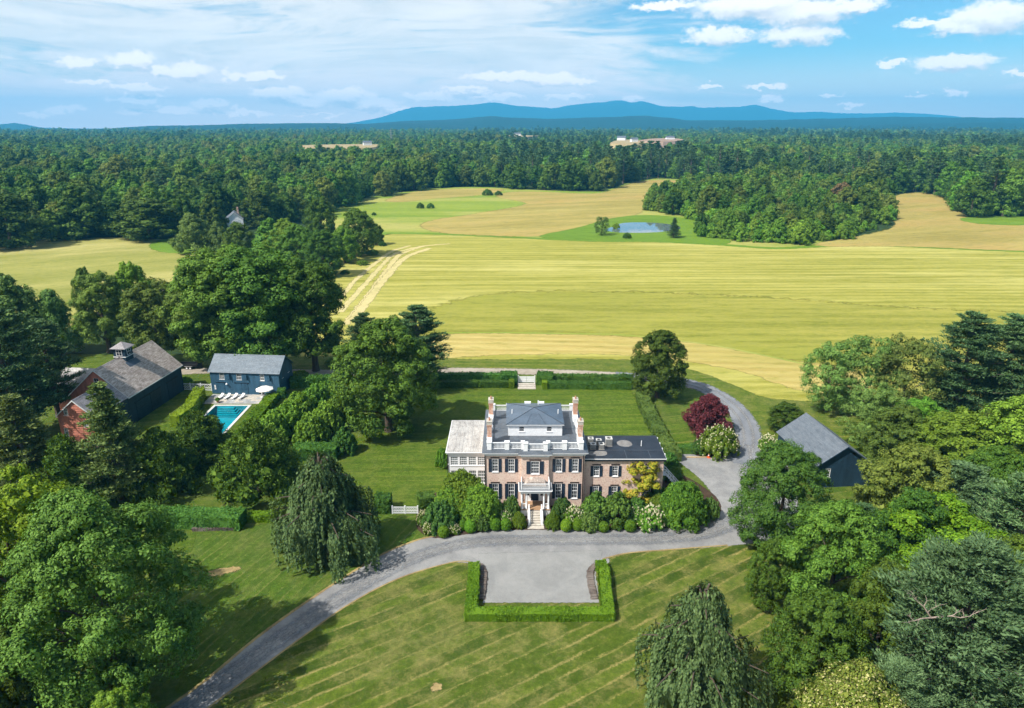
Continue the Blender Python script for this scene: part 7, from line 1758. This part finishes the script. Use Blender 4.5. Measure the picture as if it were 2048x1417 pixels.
def shrub_mesh(key, seed, Rr, H, mat, nl=22, nsub=7, nleaf=26, leaf=0.2, flower=0, ball=False):
    rng = np.random.default_rng(seed)
    if ball:
        d = sphere_dirs(int(nl * nsub * nleaf), rng); d = d[d[:, 2] > -0.55]
        P = d * np.array([Rr, Rr, H * 0.55]) * rng.normal(1.0, 0.025, (len(d), 1)) + np.array([0, 0, H * 0.45]); P[:, 2] = np.maximum(P[:, 2], 0.03)
        V = leaves(P, d, leaf, rng, 0.7, None, 0.5)
        cv = ICO[0] * np.array([Rr, Rr, H * 0.55]) * 0.9 + np.array([0, 0, H * 0.45]); cv[:, 2] = np.maximum(cv[:, 2], 0.0)
        return leaf_mesh(key, V, mat, (cv, ICO[1])), None
    C = []; LR = []
    for i in range(nl):
        t = ((i + 0.5) / nl); a = i * 2.39996; rr = math.sqrt(t); lr = rng.uniform(0.24, 0.36)
        C.append((rr * (1 - lr * 0.8) * math.cos(a), rr * (1 - lr * 0.8) * math.sin(a), max(0.12, math.sqrt(max(0, 1 - rr * rr)) * (1 - lr)) * rng.uniform(0.8, 1.0))); LR.append(lr)
    C = np.array(C); LR = np.array(LR)
    o = unit(C + np.array([0, 0, 0.15]))
    C = C * np.array([Rr, Rr, H]); LR = LR * min(Rr, H)
    d = unit(sphere_dirs(nl * nsub, rng) + np.repeat(o, nsub, 0) * 0.7)
    S = np.repeat(C, nsub, 0) + d * np.repeat(LR, nsub)[:, None] * 0.8; SR = np.repeat(LR, nsub) * rng.uniform(0.3, 0.5, len(d))
    dl = unit(sphere_dirs(len(S) * nleaf, rng) + np.repeat(d, nleaf, 0) * 0.6 + np.array([0, 0, 0.2]))
    P = np.repeat(S, nleaf, 0) + dl * np.repeat(SR, nleaf)[:, None] * rng.uniform(0.5, 1.1, (len(dl), 1))
    k = P[:, 2] > 0.03; P = P[k]; dl = dl[k]
    V = leaves(P, dl + np.array([0, 0, 0.3]), leaf, rng, 0.62)
    cv, cf = cores(C, LR * 0.62, 1.0); cv[:, 2] = np.maximum(cv[:, 2], 0.0)
    fm = None
    if flower:
        pick = rng.choice(len(S), min(flower, len(S)), False)
        fd_ = unit(d[pick] + np.array([0, 0, 0.5]))
        Fc = S[pick] + fd_ * SR[pick][:, None] * 1.25; Fc = Fc[Fc[:, 2] > 0.12]
        m = 12; fl = sphere_dirs(len(Fc) * m, rng); fl[:, 2] = np.abs(fl[:, 2])
        FP = np.repeat(Fc, m, 0) + fl * 0.10 * rng.uniform(0.5, 1.1, (len(fl), 1))
        fm = leaf_mesh(key + '_blossom', leaves(FP, fl, 0.10, rng, 0.9), M['petal'])
    return leaf_mesh(key, V, mat, (cv, cf)), fm
SH = {
 'laurel': shrub_mesh('laurel', 1, 3.6, 6.6, M['leaf_rhodo'], 54, 10, 36, 0.24),
 'shrub': shrub_mesh('shrub', 2, 2.0, 2.2, M['leaf_shrub'], 26, 8, 28, 0.22),
 'box': shrub_mesh('box', 3, 0.75, 1.25, M['leaf_box'], 16, 10, 16, 0.13, ball=True),
 'bright': shrub_mesh('bright', 4, 2.0, 2.4, M['leaf_bright'], 24, 7, 26, 0.26),
 'dome': shrub_mesh('dome', 5, 3.6, 5.2, M['leaf_rhodo'], 60, 10, 40, 0.20),
 'hydrangea': shrub_mesh('hydrangea', 6, 1.6, 1.5, M['leaf_bright'], 22, 7, 20, 0.20, flower=130),
 'hydrangea_big': shrub_mesh('hydrangea_big', 7, 3.4, 3.2, M['leaf_rhodo'], 30, 9, 28, 0.24, flower=230),
 'dark': shrub_mesh('dark', 8, 2.0, 3.2, M['leaf_hedge_dark'], 26, 8, 28, 0.24),
 'orchard': shrub_mesh('orchard', 9, 3.2, 4.2, M['leaf_bright'], 30, 9, 30, 0.34),
}
SDIM = {'laurel': (3.6, 6.6), 'shrub': (2, 2.2), 'box': (0.75, 1.25), 'bright': (2, 2.4), 'dome': (3.6, 5.2), 'hydrangea': (1.6, 1.5), 'hydrangea_big': (3.4, 3.2), 'dark': (2, 3.2), 'orchard': (3.2, 4.2)}
def shrub(name, key, x, y, h, r, label, cat='shrub', group=None):
    fm = SH[key][1]
    s = (r / SDIM[key][0], r / SDIM[key][0], h / SDIM[key][1]); rz = RNG.uniform(0, 6.28)
    if fm:
        o = thing(name, label, cat, (x, y, 0), rz, group); o.scale = s
        link('foliage', SH[key][0], o); link('blossom', fm, o)
    else:
        o = tag(link(name, SH[key][0], None, (x, y, 0), rz, s), label, cat, group)
    return o
SHRUBS = [
 ('laurel_shrub', 'laurel', -7.87, 96.78, 8.13, 3.93, 'large bright laurel against the sunroom corner'),
 ('laurel_shrub', 'laurel', -4.81, 93.84, 7.12, 3.38, 'large bright laurel left of the portico, in front of the brick wall'),
 ('laurel_shrub', 'laurel', -9.34, 95.29, 5.98, 2.96, 'bright laurel at the left end of the mansion planting'),
 ('rounded_shrub', 'shrub', -10.80, 91.73, 4.73, 2.72, 'grey-green rounded shrub at the left end of the front bed'),
 ('rounded_shrub', 'shrub', -4.71, 91.59, 2.94, 1.66, 'grey-green rounded shrub in the front bed between box balls'),
 ('rounded_shrub', 'shrub', -0.16, 94.12, 4.21, 1.47, 'rounded shrub just left of the portico columns'),
 ('rounded_shrub', 'shrub', -2.64, 93.84, 3.16, 1.39, 'small rounded shrub below the first left window'),
 ('clipped_yew', 'dome', 1.07, 91.86, 2.77, 1.14, 'clipped yew on the left side of the front steps'),
 ('clipped_yew', 'dome', 6.15, 91.59, 3.03, 1.21, 'clipped yew on the right side of the front steps'),
 ('rounded_shrub', 'shrub', 7.79, 94.41, 3.78, 1.70, 'rounded shrub just right of the portico columns'),
 ('rounded_shrub', 'shrub', 11.70, 91.59, 2.94, 1.82, 'grey-green rounded shrub in the front bed right of the steps'),
 ('dark_shrub', 'dark', 12.87, 93.84, 5.49, 2.31, 'tall dark shrub under the first wing windows'),
 ('dark_shrub', 'dark', 16.00, 92.98, 5.89, 2.75, 'tall dark shrub under the second wing window'),
 ('dark_shrub', 'dark', 19.22, 93.84, 4.20, 2.31, 'tall dark shrub below the golden tree'),
 ('dark_shrub', 'dark', 23.19, 99.88, 3.84, 1.95, 'dark shrub right of the golden tree against the wing'),
 ('domed_shrub', 'dome', 26.07, 93.27, 7.68, 3.81, 'great smooth domed shrub at the corner of the gravel yard'),
 ('domed_shrub', 'dome', 23.40, 95.29, 3.98, 2.19, 'smooth shrub left of the great domed shrub'),
 ('rusty_shrub', 'shrub', 30.70, 94.41, 3.87, 1.55, 'bronze-tinged shrub beside the great domed shrub'),
 ('bright_shrub', 'bright', -12.34, 111.21, 4.23, 1.33, 'bright yellow-green shrub at the sunroom left corner'),
 ('dark_shrub', 'dark', 28.08, 111.21, 3.45, 1.60, 'dark shrub beside the wing outside stair'),
 ('dark_shrub', 'dark', 27.59, 105.72, 3.33, 1.54, 'dark shrub below the wing outside stair'),
 ('hydrangea', 'hydrangea_big', 38.36, 116.57, 5.69, 3.79, 'large white-flowering hydrangea at the bend of the drive'),
 ('hydrangea', 'hydrangea', 48.17, 118.25, 3.10, 1.88, 'white-flowering hydrangea at the carriage house corner'),
 ('dark_shrub', 'dark', 35.17, 117.20, 2.98, 1.86, 'dark shrub left of the large white hydrangea'),
 ('hydrangea', 'hydrangea', -13.62, 92.42, 2.44, 0.99, 'white hydrangea beside the lattice fence'),
 ('hydrangea', 'hydrangea', -12.31, 90.23, 1.89, 1.12, 'white hydrangea at the left tip of the front bed'),
 ('hydrangea', 'hydrangea', -8.70, 90.23, 1.55, 1.05, 'low white hydrangea between two box balls'),
 ('hydrangea', 'hydrangea', -0.93, 93.27, 2.11, 1.23, 'white hydrangea left of the clipped yew'),
 ('hydrangea', 'hydrangea', 9.52, 92.70, 3.14, 1.68, 'white hydrangea right of the clipped yew'),
 ('hydrangea', 'hydrangea', 21.12, 91.59, 3.79, 2.12, 'white hydrangea in front of the great domed shrub'),
 ('hydrangea', 'hydrangea', 18.92, 92.98, 2.97, 1.38, 'white hydrangea under the golden tree'),
 ('box_ball', 'box', -10.18, 89.16, 1.79, 0.82, 'clipped box ball at the left tip of the front bed'),
 ('box_ball', 'box', -7.41, 91.04, 1.73, 0.68, 'clipped box ball behind the low white hydrangea'),
 ('box_ball', 'box', -6.24, 90.50, 1.98, 0.90, 'clipped box ball left of the grey-green rounded shrub'),
 ('box_ball', 'box', -2.49, 91.04, 1.90, 0.83, 'clipped box ball second left of the clipped yew'),
 ('box_ball', 'box', -0.91, 91.04, 1.90, 0.83, 'clipped box ball next left of the clipped yew'),
 ('box_ball', 'box', 8.14, 90.77, 1.90, 0.83, 'clipped box ball next right of the clipped yew'),
 ('box_ball', 'box', 9.90, 91.04, 1.81, 0.83, 'clipped box ball touching the right rounded shrub'),
 ('box_ball', 'box', 13.72, 90.77, 1.47, 0.90, 'clipped box ball below the dark wing shrubs'),
 ('box_ball', 'box', 15.99, 91.31, 1.39, 0.83, 'clipped box ball in shade below the dark wing shrubs'),
 ('box_ball', 'box', 17.80, 90.77, 1.73, 0.90, 'clipped box ball next to the right white hydrangea'),
 ('low_shrub', 'shrub', 24.51, 92.14, 1.57, 1.22, 'low shrub at the foot of the great domed shrub'),
 ('low_shrub', 'shrub', 27.25, 92.42, 1.22, 1.38, 'low spreading shrub on the bed edge by the drive'),
 # orchard rows beside the pool
 ('orchard_shrub', 'orchard', -45.93, 121.50, 6.99, 3.25, 'bright round bush nearest the yews in the pool-side row'),
 ('orchard_shrub', 'orchard', -44.23, 125.39, 7.26, 3.34, 'bright round bush second in the pool-side row'),
 ('orchard_shrub', 'orchard', -43.47, 130.99, 7.17, 3.37, 'bright round bush third in the pool-side row'),
 ('orchard_shrub', 'orchard', -41.79, 136.23, 6.71, 3.39, 'bright round bush fourth in the pool-side row'),
 ('orchard_shrub', 'orchard', -39.71, 139.84, 6.39, 3.25, 'bright round bush at the far end of the pool-side row'),
 ('orchard_shrub', 'orchard', -37.99, 119.96, 7.23, 3.41, 'bright round bush nearest the weeping beech in the second row'),
 ('orchard_shrub', 'orchard', -36.71, 125.86, 7.07, 3.26, 'bright round bush second in the second row'),
 ('orchard_shrub', 'orchard', -35.23, 130.99, 6.96, 3.17, 'bright round bush at the far end of the second row'),
 ('orchard_shrub', 'dark', -31.24, 117.20, 5.61, 2.42, 'dark bush between the second row and the great maple'),
 ('lane_bush', 'bright', -76.59, 152.07, 2.38, 1.76, 'green bush behind the white lattice fence by the pool house'),
 ('meadow_bush', 'dark', -67.79, 520.68, 4.73, 2.96, 'small dark bush on the far meadow, left of a pair'),
 ('meadow_bush', 'dark', -60.38, 520.68, 4.36, 2.96, 'small dark bush on the far meadow, right of a pair'),
 ('meadow_bush', 'dark', -21.55, 621.74, 6.01, 4.83, 'round bush on the ridge of the far meadow'),
 ('meadow_bush', 'dark', -11.87, 621.74, 4.30, 3.51, 'smaller round bush on the ridge of the far meadow'),
 ('meadow_bush', 'dark', -94.23, 478.43, 2.36, 1.71, 'tiny bush on the green part of the far meadow'),
 ('pond_bush', 'dark', 62.46, 376.65, 3.51, 2.44, 'dark round bush on the near pond bank'),
 ('pond_bush', 'bright', 61.70, 413.18, 3.53, 2.37, 'round bush at the left edge of the pond water'),
]
for (nm, key, x, y, h, r, lab) in SHRUBS: shrub(nm, key, x, y, h, r, lab)
# undergrowth along hedgerows and wood edges
for k, (x, y) in enumerate([(-151.78, 210.33), (-138.55, 201.79), (-128.62, 199.08), (-116.64, 199.08), (-111.89, 222.81), (-115.50, 244.29), (-99.98, 269.95), (-66.87, 252.32), (-69.41, 244.29), (-68.94, 281.68), (-65.71, 301.16), (-66.08, 326.00), (-65.94, 351.90), (-45.50, 167.12), (-50.99, 156.12), (-40.16, 156.12)]):
    o = shrub('wayside_bush', 'bright' if k % 3 else 'dark', x, y, RNG.uniform(1.6, 3.2), RNG.uniform(2.0, 3.4), 'low wayside bush under the trees along the field edge', 'shrub', 'low wayside bushes along the field edges')

# ================================================================ small things
pp = thing('potted_plant', 'green potted plant at the head of the pool', 'potted plant', (*(-64.83, 141.56), 0.07))
MB().lathe((0, 0, 0), [(0.22, 0), (0.32, 0.45), (0.36, 0.5), (0.36, 0.55)], 14).build('pot', M['terracotta'], pp)
link('foliage', SH['bright'][0], pp, (0, 0, 0.42), 0.0, (0.3, 0.3, 0.35))
def cone():
    x, y = (36.15, 114.94)
    t = thing('traffic_cone', 'orange traffic cone on the gravel yard beside a timber beam', 'traffic cone', (x, y, 0.04))
    MB().box(-0.28, 0.28, -0.28, 0.28, 0, 0.06).build('base', M['orange'], t)
    MB().lathe((0, 0, 0.06), [(0.2, 0), (0.045, 0.85)], 14).build('cone_body', M['orange'], t)
    MB().lathe((0, 0, 0.06), [(0.142, 0.36), (0.112, 0.53)], 14).build('band', M['white'], t)
    a = (32.11, 114.94); L = x - 0.35 - a[0]
    b = tag(MB().box(0, L, -0.11, 0.11, 0, 0.16).build('timber_beam', M['wood_pale'], None, (a[0], a[1], 0.045)), 'pale timber beam lying on the gravel beside the traffic cone', 'beam')
    # end plates make it a squared, strapped timber
    for q in (0.25, L - 0.3): MB().box(q, q + 0.06, -0.115, 0.115, -0.002, 0.165).build('strap', M['metal_grey'], b)
cone()
def far_building(px, w, d, h, label, mat='white', z=22.0):
    x, y = px
    t = thing('farm_building', label, 'building', (x, y, z - 1.0), RNG.uniform(-0.4, 0.4), 'far farm buildings')
    MB().box(-w, w, -d, d, 0, h).build('wall', M[mat], t)
    MB().prism([(-d - 0.5, h), (d + 0.5, h), (0, h + d * 0.8)], 'x', -w - 0.5, w + 0.5).build('roof', M['slate_dark'], t)
for (p, w, d, h, lab, z) in (((239.59, 1584.40), 9, 5, 5, 'small white farm building far off on the tan field', 28), ((241.81, 1434.34), 7, 4, 5, 'smaller white house far off at the right end of the tan field', 28),
      ((346.67, 1589.51), 9, 4, 4, 'low white shed far off on the pinkish ploughed field', 30), ((15.15, 1998.83), 9, 4, 5, 'long white barn far off left of the tan field', 32), ((-273.98, 1370.00), 8, 4, 5, 'white shed far off on the long tan field at the left', 23)):
    far_building(p, w, d, h, lab, 'white', z + 1.0)
def pylon():
    x, y = (-294.80, 1768.14)
    t = thing('pylon', 'thin grey lattice pylon far off beside the tan field', 'pylon', (x, y, 0))
    b = MB(); Hh = 50
    for (sx, sy) in ((-1, -1), (1, -1), (1, 1), (-1, 1)): b.tube((sx * 3, sy * 3, 0), (sx * 0.5, sy * 0.5, Hh), 0.35, 0.25, 4)
    for k in range(7):
        f = 1 - k / 8.4; z = Hh * k / 7; z2 = Hh * (k + 1) / 7
        for (a, c) in (((-1, -1), (1, -1)), ((1, -1), (-1, -1))): b.tube((a[0] * 3 * f, a[1] * 3 * f, z), (c[0] * 3 * (f - 0.12), c[1] * 3 * (f - 0.12), z2), 0.18, 0.18, 4)
    b.build('tower', M['metal_grey'], t)
    for z in (37, 42, 47): MB().box(-6, 6, -0.3, 0.3, z, z + 0.5).build('cross_arm', M['metal_grey'], t)
pylon()


# ================================================================ the air
def haze():
    b = MB().box(-16900, 16900, -400, 16800, -1.5, 660)
    m, nt = new_mat('haze')
    v = N(nt, 'ShaderNodeVolumePrincipled', {'Color': (0.09, 0.56, 1.0, 1), 'Density': 0.0001, 'Anisotropy': 0.0})
    nt.nodes.new('ShaderNodeOutputMaterial')
    o = [n for n in nt.nodes if n.type == 'OUTPUT_MATERIAL'][0]
    nt.links.new(v.outputs[0], o.inputs['Volume'])
    tag(b.build('haze', m), kind='stuff')
haze()
